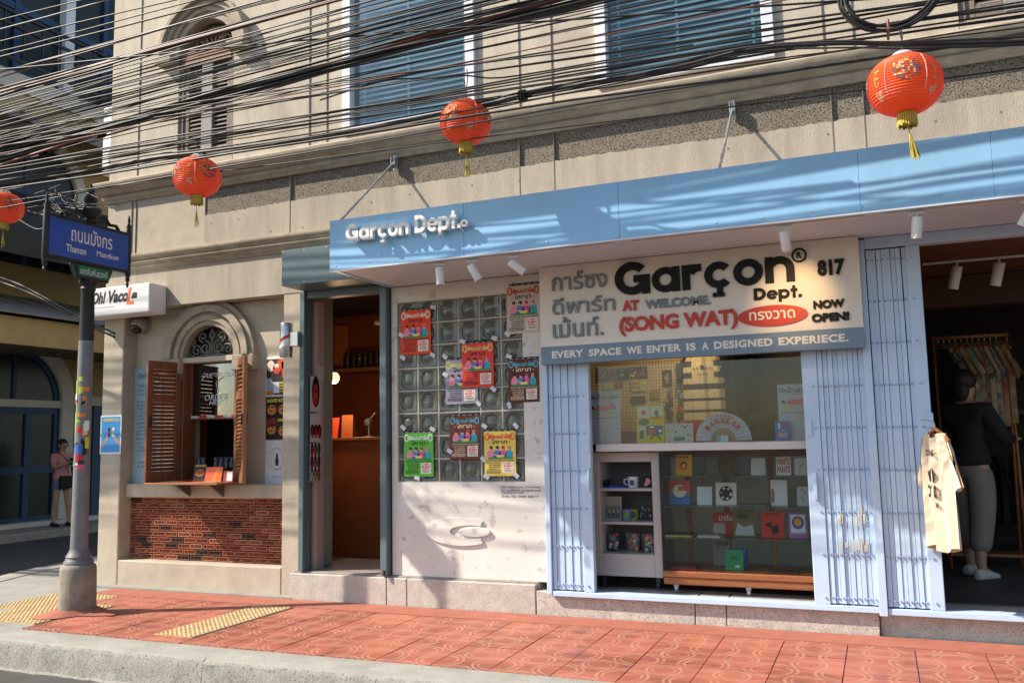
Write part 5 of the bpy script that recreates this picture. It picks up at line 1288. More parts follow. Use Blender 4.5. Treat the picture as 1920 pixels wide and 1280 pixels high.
for i, (px, lb_) in enumerate(((1151,'left'),(1189,'middle'),(1219,'right'))):
    c = PY(px,1035,.36); o = thing('snack_bag', 'clear bag of bright wrapped sweets on the lower cabinet shelf, %s one of three' % lb_, 'bag', (c.x,.36,SHZ[2]), 'bags of sweets'); r = random.Random(i+50)
    MB(bag).prism([(c.x-.045,.33,SHZ[2]+.001),(c.x+.045,.33,SHZ[2]+.001),(c.x+.06,.33,SHZ[2]+.15),(c.x-.06,.33,SHZ[2]+.15)],(0,.055,0)).build('film', o)
    for k in range(16): MB(r.choice((C(220,90,60),C(230,190,70),C(225,225,220),C(90,160,190),C(200,90,140),C(200,120,70)))).ball((c.x+r.uniform(-.032,.032),.357+r.uniform(-.012,.012),SHZ[2]+.018+.12*k/16),.016,.012,.014,7,5).build('sweet', o)
# ---- wooden glass showcase
teak = mat('orange_teak',(.36,.13,.045),.42,col2=(.26,.085,.03),scale=7,bump=.1,bscale=30,stretch=(.7,6,6))
KX0, KX1, KY0, KY1 = -1.612, -.30, .16, .66; KB0, KB1, KT = .262, .365, 1.282
kc = thing('glass_showcase', 'glass fronted teak showcase full of books on casters behind the right gate', 'showcase', ((KX0+KX1)/2,KY0,.21))
MB(teak).box(KX0,KX1,KY0,KY1,KB0,KB0+.055).build('plinth', kc, bevel=.006); MB(teak).box(KX0-.004,KX1,KY0-.012,KY1,KB0+.056,KB1).build('base_board', kc, bevel=.006)
MB(teak).box(KX0,KX1,KY1-.05,KY1,KT-.06,KT).build('top_rail', kc)
for f in (.0,.29,.62,.96):
    X = KX0+.12+(KX1-KX0-.24)*f; MB(teak).box(X-.02,X+.02,KY1-.03,KY1-.001,KB1,KT-.061).build('back_stile', kc)
shg = glass('shelf_glass',(.93,.98,.96),.02,.7); edge_g = mat('glass_edge_green',(.05,.12,.10),.2)
KS = [1.085,.855,.615]
for z in KS:
    MB(shg).box(KX0+.008,KX1-.008,KY0+.02,KY1-.052,z-.006,z).build('glass_shelf', kc); MB(edge_g).box(KX0+.008,KX1-.008,KY0+.0185,KY0+.0195,z-.006,z).build('shelf_edge', kc)
clear2 = glass('showcase_glass',(.97,.99,.98),.01,.7)
MB(clear2).box(KX0,KX1,KY0+.002,KY0+.007,KB1,KT).build('front_pane', kc); MB(clear2).box(KX0+.0005,KX0+.005,KY0+.008,KY1-.052,KB1,KT).build('side_pane', kc); MB(edge_g).box(KX0-.0015,KX0+.0003,KY0+.001,KY0+.007,KB1,KT).build('pane_edge', kc)
for X in (KX0+.09,(KX0+KX1)/2-.02,KX1-.1):
    for Y in (KY0+.05,KY1-.06):
        w_ = MB(MATS['galvanised_steel']); w_.cyl((X-.012,Y,.228),(X+.012,Y,.228),.027,n=14); w_.box(X-.018,X+.018,Y-.02,Y+.022,.240,.261); w_.build('caster', kc)
def bk(label, x0, x1, yt, yb, sh, paper, art=None, lean=.2, yaw=0, Y=.34, th=.012): return card('book', label, 'book', x0, x1, yt, yb, Y, paper, art, z=(KS+[KB1+.001])[sh]+.001, lean=lean, yaw=yaw, th=th, group='books in the glass showcase')
def portrait(p): p.use(C(200,90,40)).ell(.5,.45,.25,.22,L1); p.use(C(60,30,24)).ell(.5,.52,.16,.15,L2); p.use(C(225,170,120)).ell(.5,.46,.11,.11,L3); p.use(C(60,40,30)).text('FACES',.2,.84,.8,.92,L1,.04)
bk('yellow orange book with a round portrait on the top showcase shelf',1267,1297,846,885,0,C(222,160,40),portrait)
bk('grey patterned booklet on the top showcase shelf',1324,1346,852,886,0,C(110,110,96),bits((C(150,150,130),C(70,70,60)),14,8),Y=.44); bk('brown patterned booklet on the top showcase shelf beside the grey one',1348,1380,850,886,0,C(100,80,50),bits((C(60,50,36),C(150,120,70)),16,9),Y=.46)
bk('white line-drawn zine on the top showcase shelf',1408,1435,852,884,0,C(196,196,190),bits((C(150,150,150),C(120,120,120)),10,10))
def pants(p): p.use(C(205,55,45)).text('PANTS',.08,.55,.92,.92,L1,.03).text('PANTS',.08,.12,.92,.48,L1,.03)
bk('white booklet printed PANTS in tall red letters on the top showcase shelf',1455,1483,850,884,0,C(215,212,205),pants)
bk('black and white comic zine at the right end of the top showcase shelf',1490,1520,853,885,0,C(205,205,200),bits((C(30,30,32),C(40,40,44),C(90,110,120)),16,12))
def clockb(p): p.use(C(70,120,180)).rect(0,0,1,.4,L1); p.use(C(225,215,195)).ell(.5,.55,.36,.27,L2); p.use(C(70,80,100)).arc(.5,.55,.30,.33,0,360,L3,20); p.use(C(210,100,70)).rect(.42,.55,.9,.75,L3)
bk('blue and orange book with a big round dial on the second showcase shelf',1255,1294,898,944,1,C(205,95,60),clockb,yaw=.1); bk('plain white booklet on the second showcase shelf',1307,1335,909,943,1,C(206,212,214))
def ovalb(p): p.use(C(30,28,28)).ell(.5,.52,.34,.34,L1); r = random.Random(2); [ (p.use(r.choice((C(220,200,170),C(200,120,60),C(225,225,220)))), p.ell(.5+.24*math.cos(k),.52+.24*math.sin(k),.07,.05,L2)) for k in range(7)]
bk('cream book with a black oval of little pictures on the second showcase shelf',1342,1381,902,944,1,C(214,208,192),ovalb); bk('tall white book with a figure at its left edge on the second showcase shelf',1446,1477,897,945,1,C(214,214,214),lambda p: p.use(C(150,110,120)).pl([(.02,.1),(.2,.12),(.24,.5),(.12,.7),(.02,.6)],L1),lean=.1)
bk('white booklet with a small dense pattern on the second showcase shelf',1495,1521,908,944,1,C(200,200,200),bits((C(90,90,96),C(120,120,125)),30,14))
bk('red and white book with large grey lettering on the third showcase shelf',1336,1376,958,1000,2,C(176,52,44),lambda p: (p.use(C(170,160,150)).rect(.05,.05,.6,.5,L1), p.use(C(206,196,186)).text('ปารีส',.3,.62,.95,.86,L2,.03)),Y=.46)
bk('olive landscape picture book on the third showcase shelf',1376,1416,952,1003,2,C(110,104,60),lambda p: (p.use(C(170,180,180)).pl([(.05,.05),(.95,.05),(.9,.45),(.5,.35),(.2,.5)],L1), p.use(C(60,64,36)).ell(.4,.75,.3,.12,L1)),yaw=.12)
bk('red book with black animal drawing on the third showcase shelf',1428,1470,953,1001,2,C(206,52,36),lambda p: (p.use(C(30,20,20)).pl([(.1,.5),(.45,.62),(.5,.4),(.75,.55),(.8,.2),(.5,.12),(.42,.36)],L1), p.text('มหาสมุทร',.2,.82,.85,.95,L1,.03)))
bk('lilac book with an orange medallion on the third showcase shelf',1480,1514,955,1001,2,C(150,130,200),lambda p: (p.use(C(225,222,230)).rect(.1,.2,.9,.95,L1), p.use(C(110,80,170)).ell(.5,.62,.34,.27,L2), p.use(C(232,170,60)).ell(.5,.64,.2,.16,L3), p.use(C(220,90,70)).rect(.0,.05,1,.1,L2)),yaw=.06)
bk('grey lettered magazine on the bottom of the showcase',1338,1370,1008,1065,3,C(130,126,122),lambda p: p.use(C(60,60,62)).text('กรุงเทพ',.1,.6,.9,.8,L1,.03),Y=.5)
bk('blue and white zine with a cloud drawing on the bottom of the showcase',1372,1402,1005,1040,3,C(50,100,170),bits((C(220,225,230),C(40,60,110),C(225,200,80)),14,18),Y=.48)
bk('bright green booklet standing on the bottom of the showcase',1360,1394,1030,1068,3,C(40,150,95),lambda p: (p.use(C(205,225,210)).rect(.55,.12,.8,.25,L1), p.use(C(30,110,70)).rect(.3,.5,.7,.7,L1)),Y=.30)
def flat(label, x0, x1, y, sh, col, n=2, dep=.12):
    z0 = (KS+[KB1+.001])[sh]+.0012; a = PY(x0,y,.28); c = PY(x1,y,.28)
    for k in range(n):
        o_ = tag(MB(col[k % len(col)]).box(a.x+.01*k,c.x-.012*k,.22+.006*k,.22+dep,z0+k*.0125,z0+.012+k*.0125).build('book', origin=((a.x+c.x)/2,.28,z0+k*.0125), bevel=.001), label[k], 'book', 'books in the glass showcase')
flat(('yellow edged book lying at the bottom of the pile on the third shelf','dark cover book lying on top of the pile on the third shelf'),1250,1300,1000,2,(C(190,180,90),C(60,58,52)))
flat(('white magazine lying flat under another on the third shelf','grey magazine lying on top of the white one on the third shelf'),1310,1352,1000,2,(C(200,198,192),C(130,128,126)))
flat(('grey booklet lying flat on the second showcase shelf',),1388,1440,944,1,(C(110,110,104),),1)
flat(('red book lying flat at the left of the showcase bottom','dark red book lying on the flat red book'),1262,1310,1066,3,(C(140,40,40),C(90,36,38)))
flat(('black red book lying flat at the right of the showcase bottom',),1440,1498,1072,3,(C(70,34,36),),1)
# ================================================================ open shop on the right
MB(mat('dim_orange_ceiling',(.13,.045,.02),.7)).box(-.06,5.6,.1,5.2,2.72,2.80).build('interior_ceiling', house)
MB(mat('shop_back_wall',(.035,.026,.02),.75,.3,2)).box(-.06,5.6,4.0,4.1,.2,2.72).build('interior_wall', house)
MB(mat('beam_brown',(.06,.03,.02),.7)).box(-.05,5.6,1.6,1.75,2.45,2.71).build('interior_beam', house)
b = MB(galv); Z = PY(1800,540,1.0).z
for k, (px, py) in enumerate(((1793,488),(1872,474))):
    y = .9; X = PY(px,py,y).x; s = thing('spotlight', 'dim spotlight inside the shop entrance, %s one of two' % ('left','right')[k], 'spotlight', (X,y,2.72), 'spotlights inside the shop')
    MB(spot_w).cyl((X,y,2.719),(X,y,2.66),.008,n=8).build('arm', s); d = Vector((-.25,.15,-1)).normalized(); a = Vector((X,y,2.655))
    MB(spot_w).tube([a-d*.02,a-d*.014,a+d*.16],[.036,.04,.04],16).build('barrel', s, smooth='auto')
tag(MB(spot_w).box(.4,2.4,.885,.915,2.705,2.719).build('light_track', origin=(1.4,.9,2.71)), 'light track on the shop ceiling inside the entrance', 'light track')
# clothes rail full of shirts
RY = 2.2; rz = PY(1800,632,RY).z
x0 = PY(1745,640,RY).x; x1 = PY(1890,620,RY).x
rail = thing('clothes_rail', 'wooden clothes rail full of printed shirts inside the shop entrance', 'clothes rail', ((x0+x1)/2,RY,.2))
MB(teak).cyl((x0,RY,rz),(x1,RY,rz),.016,n=10).build('bar', rail, smooth=True)
for X in (x0+.02,x1-.02):
    for s in (-1,1): MB(teak).cyl((X,RY+s*.22,.2),(X,RY,rz+.02),.014,n=8).build('leg', rail, smooth=True)
MB(teak).box(x0,x1,RY-.12,RY+.12,.30,.325).build('lower_shelf', rail)
r = random.Random(12); hang_m = mat('hanger_wood',(.42,.18,.07),.5)
def speckle(name, a, b_, c_, sc=40):
    m = mat(name, a, .85, col2=b_, scale=sc, detail=1); return m
SHIRTS = [('black shirt at the left end of the clothes rail',cl_black,0),('black shirt with cream scrollwork on the clothes rail',speckle('scrollwork',(.02,.02,.02),(.5,.45,.33),0,24),0),('black leaf print shirt next to the scrollwork shirt',speckle('leafprint',(.02,.025,.02),(.35,.3,.2),0,18),0),
 ('cream shirt with orange blocks on the clothes rail',speckle('orangeblock',(.6,.47,.28),(.5,.2,.05),0,9),0),('cream and teal shirt on the clothes rail',speckle('tealblock',(.62,.5,.32),(.04,.3,.26),0,7),0),('cream shirt with a red patch on the clothes rail',speckle('redpatch',(.6,.5,.34),(.4,.06,.04),0,6),0),
 ('grey figured shirt in the middle of the clothes rail',speckle('figured',(.4,.36,.28),(.12,.12,.14),0,22),0),('plain cream shirt on the clothes rail',cl_cream,0),('cream shirt with blue squares on the clothes rail',speckle('bluesq',(.58,.48,.32),(.08,.14,.3),0,14),0),('rust orange striped shirt near the right end of the clothes rail',speckle('rust',(.36,.11,.04),(.5,.36,.2),0,5),0),('tan shirt at the right end of the clothes rail',speckle('tan',(.45,.34,.2),(.3,.2,.1),0,12),0)]
n = len(SHIRTS)
for i, (lab, m, _) in enumerate(SHIRTS):
    X = x0+.06+(x1-x0-.16)*i/(n-1); ang = math.radians(-62+r.uniform(-6,6)); u = (math.cos(ang),math.sin(ang),0); H = r.uniform(.66,.74); base = (X,RY,rz-.10-H)
    o = tshirt(lab, frame(base,u), .46, H, m, .33, None, m, amp=.010, name='hanging_shirt', group='shirts on the clothes rail', ncol=10, nrow=10, loc=base)
    h = MB(hang_m); T = frame((X,RY,rz-.10),u); h.T = T; h.tube([(-.19,-.03,0),(-.08,.03,0),(0,.045,0),(.08,.03,0),(.19,-.03,0)],.010,6); h.use(MATS['galvanised_steel']).tube([(0,.045,0),(0,.085,0),(.018,.115,0),(-.012,.125,0)],.003,5); h.build('hanger', o)
# second rail of dark clothes low at the back
r2 = thing('dark_clothes_rail', 'low rail of dark clothes in the back of the shop', 'clothes rail', (1.3,3.2,.2)); MB(MATS['black_iron']).cyl((.7,3.2,1.25),(2.4,3.2,1.25),.012,n=8).build('bar', r2)
for X in (.75,2.35): MB(MATS['black_iron']).cyl((X,3.2,.2),(X,3.2,1.25),.012,n=8).build('leg', r2)
for i in range(8):
    X = .85+i*.19; tshirt('dark garment hanging on the low rail at the back of the shop', frame((X,3.2,.48),(.3,-.95,0)), .44, .66, mat('dark_garment_%d' % (i%3),((.03,.03,.035),(.05,.05,.06),(.09,.09,.10))[i%3],.9), .33, None, None, name='dark_garment', group='garments on the low dark rail', ncol=8, nrow=8, loc=(X,3.2,.48))
# shelves with hats and small goods on the back wall
sf2 = thing('wall_shelf', 'dim wall shelf with small goods at the back of the shop', 'shelf', (1.5,3.9,1.9)); MB(mat('shelf_dark',(.10,.06,.04),.6)).box(.4,3.2,3.7,3.99,1.95,1.99).build('board', sf2); MB(MATS['shelf_dark']).box(.4,3.2,3.7,3.99,1.55,1.59).build('board', sf2)
for i in range(6):
    X = .7+i*.3; tag(MB(jar).lathe((X,3.82,1.99),[(.05,0),(.06,.08),(.035,.14),(.04,.2)],12).build('glass_vase', origin=(X,3.82,1.99), smooth='auto'), 'small glass vase on the dim shelf at the back of the shop', 'vase', 'vases on the shop back shelf')
MB(mat('floor_batten',(.34,.22,.12),.6)).box(.35,2.6,3.0,3.06,.2,.235).build('floor_batten', house)
# cream T-shirt hanging on the gate edge by the entrance
a = PY(1746,812,-.12); bq = PY(1790,1025,-.12); H = a.z-bq.z
def tee_art(p):
    p.use(C(40,38,40)); p.text('SONG',.36,.80,.60,.86,0,.03); p.pl([(.38,.66),(.52,.70),(.60,.64),(.55,.57),(.42,.58)],0); p.text('วาด',.36,.44,.62,.55,.0004,.05); p.text('IN',.56,.36,.66,.40,0,.04)
ang = math.radians(-63)
tee_c = mat('natural_cotton',(.70,.58,.43),.85,.06,30,.15,200)
base = (a.x+.02,-.22,bq.z)
te = tshirt('natural cotton T-shirt with black print on a hanger at the gate by the entrance', frame(base,(math.cos(ang)*1,math.sin(ang),0)), .37, H, tee_c, .44, tee_art, tee_c, amp=.02, name='hanging_t_shirt', loc=base, length_wave=.02)
h = MB(hang_m); h.T = frame((base[0],base[1],base[2]+H),(math.cos(ang),math.sin(ang),0)); h.tube([(-.15,-.05,0),(-.07,.0,0),(0,.03,0),(.07,.0,0),(.15,-.05,0)],.012,7); h.use(MATS['galvanised_steel']).tube([(0,.03,0),(-.005,.07,0),(-.03,.09,.03),(-.07,.085,.06)],.004,5); h.build('hanger', te)
# ================================================================ people
def skinned(name, verts, edges, m, parent=None, origin=None, sub=2, root=0):
    """one continuous body grown over joints: verts = [(x,y,z,rx[,ry])]"""
    me = bpy.data.meshes.new(name); me.from_pydata([v[:3] for v in verts], edges, []); o = bpy.data.objects.new(name, me); COL.objects.link(o)
    md = o.modifiers.new('skin','SKIN'); md.use_smooth_shade = True
    for i, v in enumerate(verts):
        s = me.skin_vertices[0].data[i]; s.radius = (v[3], v[4] if len(v) > 4 else v[3]); s.use_root = (i == root)
    sb = o.modifiers.new('sub','SUBSURF'); sb.levels = sub; sb.render_levels = sub
    dg = bpy.context.evaluated_depsgraph_get(); res = bpy.data.meshes.new_from_object(o.evaluated_get(dg)); bpy.data.objects.remove(o); bpy.data.meshes.remove(me)
    res.name = name; res.materials.clear(); res.materials.append(m); res.polygons.foreach_set('use_smooth',[True]*len(res.polygons))
    q = bpy.data.objects.new(name, res); COL.objects.link(q)
    if parent: q.parent = parent
    return q
def person(label, loc, rz, H, skin, top, bottom, hair, shoe, pose, trousers=False, extra=None):
    """pose gives hand targets in local coordinates (x right, y forward, z up) for H = 1.65"""
    P_ = thing('person', label, 'person', loc); P_.rotation_euler = (0,0,rz); P_.scale = (H/1.65,)*3
    fl, fr_ = pose.get('feet',((-.10,0),(.10,0)))
    body = [(0,0,.93,.108,.075),(0,0,1.06,.115,.085),(0,.01,1.20,.135,.095),(0,0,1.34,.13,.085),(0,0,1.41,.052),(0,.015,1.47,.05),(0,.03,1.54,.078,.088),(0,.02,1.60,.072,.082)]
    e = [(i,i+1) for i in range(7)]
    for s, ft in ((-1,fl),(1,fr_)):
        k = len(body); hip = (s*.085,0,.88); kn = (s*.095+ft[0]*.3-s*.03,.02+ft[1]*.5,.48)
        body += [hip+(.076,.076),kn+(.058,),(ft[0]-.0,ft[1]*.9-.01,.26,.05),(ft[0],ft[1],.085,.036),(ft[0],ft[1]+.12,.03,.032)]
        e += [(0,k),(k,k+1),(k+1,k+2),(k+2,k+3),(k+3,k+4)]
    for s, nm in ((-1,'lh'),(1,'rh')):
        k = len(body); el, ha = pose[nm]
        body += [(s*.165,0,1.34,.058),tuple(el)+(.042,),tuple(ha)+(.028,)]
        hv = (Vector(ha)-Vector(el)).normalized(); p1 = Vector(ha)+hv*.06; body += [tuple(p1)+(.032,.018)]
        e += [(3,k),(k,k+1),(k+1,k+2),(k+2,k+3)]
        side = hv.cross(Vector((0,0,1))).normalized() if abs(hv.z) < .9 else Vector((0,1,0))
        for q in range(4):
            m_ = len(body); b0 = p1+side*(-.022+.0147*q)+hv*.02; b1 = b0+hv*(.03+.004*(1 if q in (1,2) else 0))+Vector((0,0,-.008)); body += [tuple(b0)+(.009,),tuple(b1)+(.008,)]; e += [(k+3,m_),(m_,m_+1)]
        m_ = len(body); t0 = Vector(ha)+hv*.02+side*(.03); body += [tuple(t0)+(.010,),tuple(t0+hv*.035+side*.012)+(.009,)]; e += [(k+2,m_),(m_,m_+1)]
    skinned('body', body, e, skin, P_)
    g = 1.16; tp = [(0,-.005,.86,.185,.175),(0,0,.97,.168,.150),(0,0,1.08,.130,.10),(0,.01,1.20,.15,.112),(0,0,1.34,.142,.098),(0,0,1.395,.075,.07)]; te_ = [(0,1),(1,2),(2,3),(3,4),(4,5)]
    for s, nm in ((-1,'lh'),(1,'rh')):
        k = len(tp); el = Vector(pose[nm][0]); sh = Vector((s*.165,0,1.34)); md_ = sh.lerp(el,.75 if not pose.get('long') else 1.0)
        tp += [(s*.165,0,1.34,.072),tuple(md_)+(.062,)]; te_ += [(4,k),(k,k+1)]
        if pose.get('long'): w = el.lerp(Vector(pose[nm][1]),.9); tp += [tuple(w)+(.042,)]; te_ += [(k+1,k+2)]
    skinned('shirt', tp, te_, top, P_)
    bt = [(0,0,.98,.150,.125),(0,0,.88,.16,.135)]; be = [(0,1)]
    for s, ft in ((-1,fl),(1,fr_)):
        k = len(bt); kn = Vector((s*.095+ft[0]*.3-s*.03,.02+ft[1]*.5,.48)); hp = Vector((s*.085,0,.86)); bt += [tuple(hp)+(.122,)]; be += [(1,k)]
        if trousers: bt += [tuple(hp.lerp(kn,.5))+(.112,),tuple(kn)+(.095,),(ft[0],ft[1]-.01,.20,.085)]; be += [(k,k+1),(k+1,k+2),(k+2,k+3)]
        else: bt += [tuple(hp.lerp(kn,.55))+(.108,)]; be += [(k,k+1)]
    skinned('trousers' if trousers else 'shorts', bt, be, bottom, P_)
    for s, ft in ((-1,fl),(1,fr_)):
        b = MB(shoe); b.T = Matrix.Translation((ft[0],ft[1],0)); prof = [(-.075,.038,.075),(-.04,.046,.10),(.03,.048,.095),(.10,.052,.062),(.16,.045,.05),(.19,.02,.035)]; vs = []
        for y, w, h in prof: vs += [(-w,y,.0),(-w*1.02,y,h*.5),(-w*.7,y,h),(w*.7,y,h),(w*1.02,y,h*.5),(w,y,.0)]
        fs = [(i*6+k,i*6+(k+1)%6,(i+1)*6+(k+1)%6,(i+1)*6+k) for i in range(len(prof)-1) for k in range(6)]+[(5,4,3,2,1,0),tuple((len(prof)-1)*6+k for k in range(6))]
        b.add(vs, fs); off = MB(shoe); o = bpy.data.objects.new('shoe', None); bpy.data.objects.remove(o)
        me = bpy.data.meshes.new('shoe'); me.from_pydata(b.v,[],b.f); me.materials.append(shoe); me.polygons.foreach_set('use_smooth',[True]*len(me.polygons)); o = bpy.data.objects.new('shoe', me); COL.objects.link(o); o.parent = P_; sd = o.modifiers.new('s','SUBSURF'); sd.levels = 1; sd.render_levels = 1
    def child(mb, nm, smooth=True):
        me = bpy.data.meshes.new(nm); me.from_pydata(mb.v,[],mb.f); [me.materials.append(x) for x in mb.mats]; me.polygons.foreach_set('material_index',mb.mi); me.polygons.foreach_set('use_smooth',[smooth]*len(me.polygons)); o = bpy.data.objects.new(nm, me); COL.objects.link(o); o.parent = P_; return o
    hb = MB(hair); hb.ball((0,-.005,1.585),.092,.098,.088,16,10); hb.ball((0,-.06,1.50),.075,.05,.09,14,8)
    if pose.get('long_hair'): hb.ball((0,-.075,1.40),.075,.04,.13,12,8)
    child(hb, 'hair')
    fc = MB(skin); fc.ball((0,.112,1.530),.014,.018,.02,8,6); fc.ball((-.088,.03,1.535),.012,.02,.028,8,6); fc.ball((.088,.03,1.535),.012,.02,.028,8,6); fc.use(C(30,24,22)); fc.ball((-.03,.098,1.548),.012,.008,.007,8,6); fc.ball((.03,.098,1.548),.012,.008,.007,8,6); fc.use(C(150,80,75)); fc.ball((0,.102,1.492),.022,.008,.006,8,6); child(fc, 'face')
    if extra: extra(child)
    return P_
skin_m = mat('skin',(.42,.25,.17),.55)
# passer-by across the side street
fp = PZ(112,987,-.06)
def bag_phone(child):
    b = MB(C(22,22,24)); b.box(-.17,.12,.10,.19,.72,.96); o = child(b, 'shoulder_bag', False); m = o.modifiers.new('b','BEVEL'); m.width = .03; m.segments = 3
    b = MB(C(24,24,26)); b.tube([(-.14,.13,.95),(-.10,.12,1.2),(.10,.06,1.40),(.13,-.08,1.36)],.012,6); child(b, 'bag_strap')
    b = MB(C(20,20,22)); b.box(-.035,.035,.315,.323,1.17,1.30); child(b, 'phone', False)
person('person in a pink top and denim shorts with a black bag by the blue doors', (-14.35, PX(112,987,-14.35).y, -.06), math.radians(-100), 1.62, skin_m, mat('pink_top',(.50,.24,.24),.8), mat('denim',(.10,.16,.26),.85), mat('dark_hair',(.02,.015,.012),.6), C(26,26,30), dict(lh=((-.22,.10,1.12),(-.06,.27,1.20)), rh=((.22,.10,1.12),(.06,.27,1.20)), feet=((-.14,.06),(.10,-.04)), long_hair=True), extra=bag_phone)
# customer in the shop, seen past the gate
def strap(child):
    b = MB(C(18,18,20)); b.tube([(-.16,.10,.86),(-.12,.13,1.1),(.10,.10,1.36)],.014,6); child(b, 'bag_strap'); b = MB(C(20,20,22)); b.box(-.24,-.13,-.08,.14,.66,.92); child(b, 'shoulder_bag', False)
ft = PZ(1832,1082,.2)
person('person in a black top, pale trousers and white sneakers browsing the clothes rail', (ft.x+.02, ft.y, .2), math.radians(-42), 1.68, skin_m, mat('black_top',(.014,.014,.015),.85), mat('stone_trousers',(.22,.195,.165),.85), MATS['dark_hair'], mat('white_sneaker',(.5,.5,.48),.5), dict(lh=((-.24,.16,1.16),(-.20,.38,1.26)), rh=((.24,.10,1.10),(.16,.32,1.10)), feet=((-.11,.05),(.10,-.10)), long=True), trousers=True, extra=strap)
# ================================================================ street lamp with the road sign
iron_b = mat('black_cast_iron',(.018,.018,.02),.42,.2,20,.1); post_g = mat('grey_post_paint',(.20,.20,.21),.4,.25,9,.1,60,grime=.3)
foot_c = mat('post_footing_concrete',(.32,.28,.22),.9,col2=(.17,.15,.12),scale=6,bump=.7,bscale=30,grime=.5)
LX, LYp = -6.38, -1.09
sp = thing('street_sign_post', 'grey stickered street post with blue Thai road name plate and concrete footing', 'sign post', (LX,LYp,0))
MB(foot_c).lathe((LX,LYp,-.02),[(.148,0),(.15,.10),(.146,.32),(.143,.40),(.136,.425),(.115,.44),(.08,.445)],28).build('footing', sp, smooth='auto')
ap = MB(red_paint); r = random.Random(2); vs = []; n = 22
for i in range(n):
    a = 2*math.pi*i/n; q = .30+.09*math.sin(3*a+1)+r.uniform(-.03,.03); vs.append((LX+q*math.cos(a),LYp+q*math.sin(a)*.8,.012))
for i in range(n): a = 2*math.pi*i/n; vs.append((LX+.155*math.cos(a),LYp+.155*math.sin(a),.055))
ap.add(vs,[(i,(i+1)%n,n+(i+1)%n,n+i) for i in range(n)]); ap.build('mortar_skirt', sp, smooth=True)
MB(mat('post_base_grey',(.16,.16,.165),.5,.2,12)).lathe((LX,LYp,.42),[(.12,0),(.118,.02),(.105,.035),(.10,.05),(.105,.06),(.09,.085),(.075,.11),(.072,.13)],28).build('base_collar', sp, smooth='auto')
MB(post_g).lathe((LX,LYp,.54),[(.070,0),(.066,.8),(.061,1.79)],28).build('shaft', sp, smooth='auto')
MB(iron_b).lathe((LX,LYp,2.33),[(.061,0),(.0615,.02),(.056,.44),(.066,.46),(.06,.48),(.085,.52),(.06,.55)],24).build('upper_shaft', sp, smooth='auto')
# stickers wrapped on the shaft, facing the pavement
sk = random.Random(19); cols = [C(200,50,60),C(225,90,110),C(205,200,60),C(150,190,60),C(230,230,228),C(40,40,44),C(60,110,180),C(50,150,100),C(230,130,60),C(240,210,90),C(40,40,44),C(52,54,60),C(120,122,126)]
for k in range(30):
    z = 1.25+.80*sk.random()**1.1; a = math.radians(sk.uniform(232,352)); hw = math.radians(sk.uniform(6,30)); hh = sk.uniform(.008,.05); R = .0705-.009*(z-.54)/1.79+.0006+.00012*k; b = MB(cols[sk.randrange(len(cols))]); vs = []
    if k == 0: z, a, hw, hh, b = 1.72, math.radians(238), math.radians(22), .26, MB(C(150,185,70))
    if k == 1: z, a, hw, hh, b = 1.40, math.radians(330), math.radians(20), .06, MB(C(30,30,32))
    tilt = sk.uniform(-.25,.25) if k > 1 else 0
    for i in range(5):
        t = a-hw+2*hw*i/4; d = tilt*(i/4-.5)*.06; vs += [(LX+R*math.cos(t),LYp+R*math.sin(t),z-hh+d),(LX+R*math.cos(t),LYp+R*math.sin(t),z+hh+d)]
    b.add(vs,[(2*i,2*i+2,2*i+3,2*i+1) for i in range(4)]); b.build('sticker', sp)
# name plates, facing along the pavement
Y0, Y1, Z0p, Z1p = -1.535, -.655, 3.03, 3.36
blue_p = mat('road_sign_blue',(.02,.085,.42),.35); pw_ = C(214,216,222)
MB(blue_p).box(LX-.02,LX+.02,Y0+.02,Y1-.02,Z0p,Z1p).build('name_plate', sp)
fr = MB(iron_b); fr.box(LX-.028,LX+.028,Y0,Y1,Z1p,Z1p+.025); fr.box(LX-.028,LX+.028,Y0,Y1,Z0p-.025,Z0p); fr.build('plate_frame', sp, bevel=.004)
for y in (Y0,Y1):
    MB(iron_b).lathe((LX,y,Z0p-.16),[(.004,0),(.016,.03),(.008,.05),(.02,.07),(.018,.1),(.026,.12),(.026,.53),(.018,.55),(.024,.58),(.010,.61),(.014,.64),(.003,.69)],12).build('finial_bar', sp, smooth='auto')
T = frame((LX+.0215,0,0),(0,1,0),(0,0,1))
b = MB(pw_); b.T = T; b.text('ถนนมังกร',PX(129,470,LX).y,3.185,PX(207,470,LX).y,3.325,0,.012); b.build('thai_road_name', sp)
for t, xa, xb in (('Thanon',120,158),('Mangkon',178,219)):
    b = MB(pw_); b.T = T; b.text(t,PX(xa,480,LX).y,3.085,PX(xb,480,LX).y,3.15,0,.02); b.build('road_name', sp)
g0, g1 = PX(138,510,LX).y, PX(203,510,LX).y
b = MB(iron_b); b.prism([(LX-.03,g0-.03,3.0),(LX-.03,g0+.02,2.87),(LX-.03,g1-.02,2.87),(LX-.03,g1+.03,3.0)],(.06,0,0)); b.build('district_frame', sp, bevel=.006)
MB(mat('district_green',(.01,.16,.07),.4)).box(LX+.0305,LX+.034,g0+.02,g1-.02,2.895,2.985).build('district_plate', sp)
b = MB(pw_); b.T = frame((LX+.035,0,0),(0,1,0),(0,0,1)); b.text('เขตสัมพันธวงศ์',g0+.04,2.91,g1-.04,2.97,0,.005); b.build('district_name', sp)
MB(iron_b).lathe((LX,LYp,3.385),[(.05,0),(.07,.02),(.05,.05),(.085,.08),(.095,.12),(.07,.16),(.045,.18),(.06,.21),(.05,.24),(.025,.28),(.03,.31),(.004,.36)],18).build('crown_finial', sp, smooth='auto')
b = MB(iron_b); r = random.Random(6)
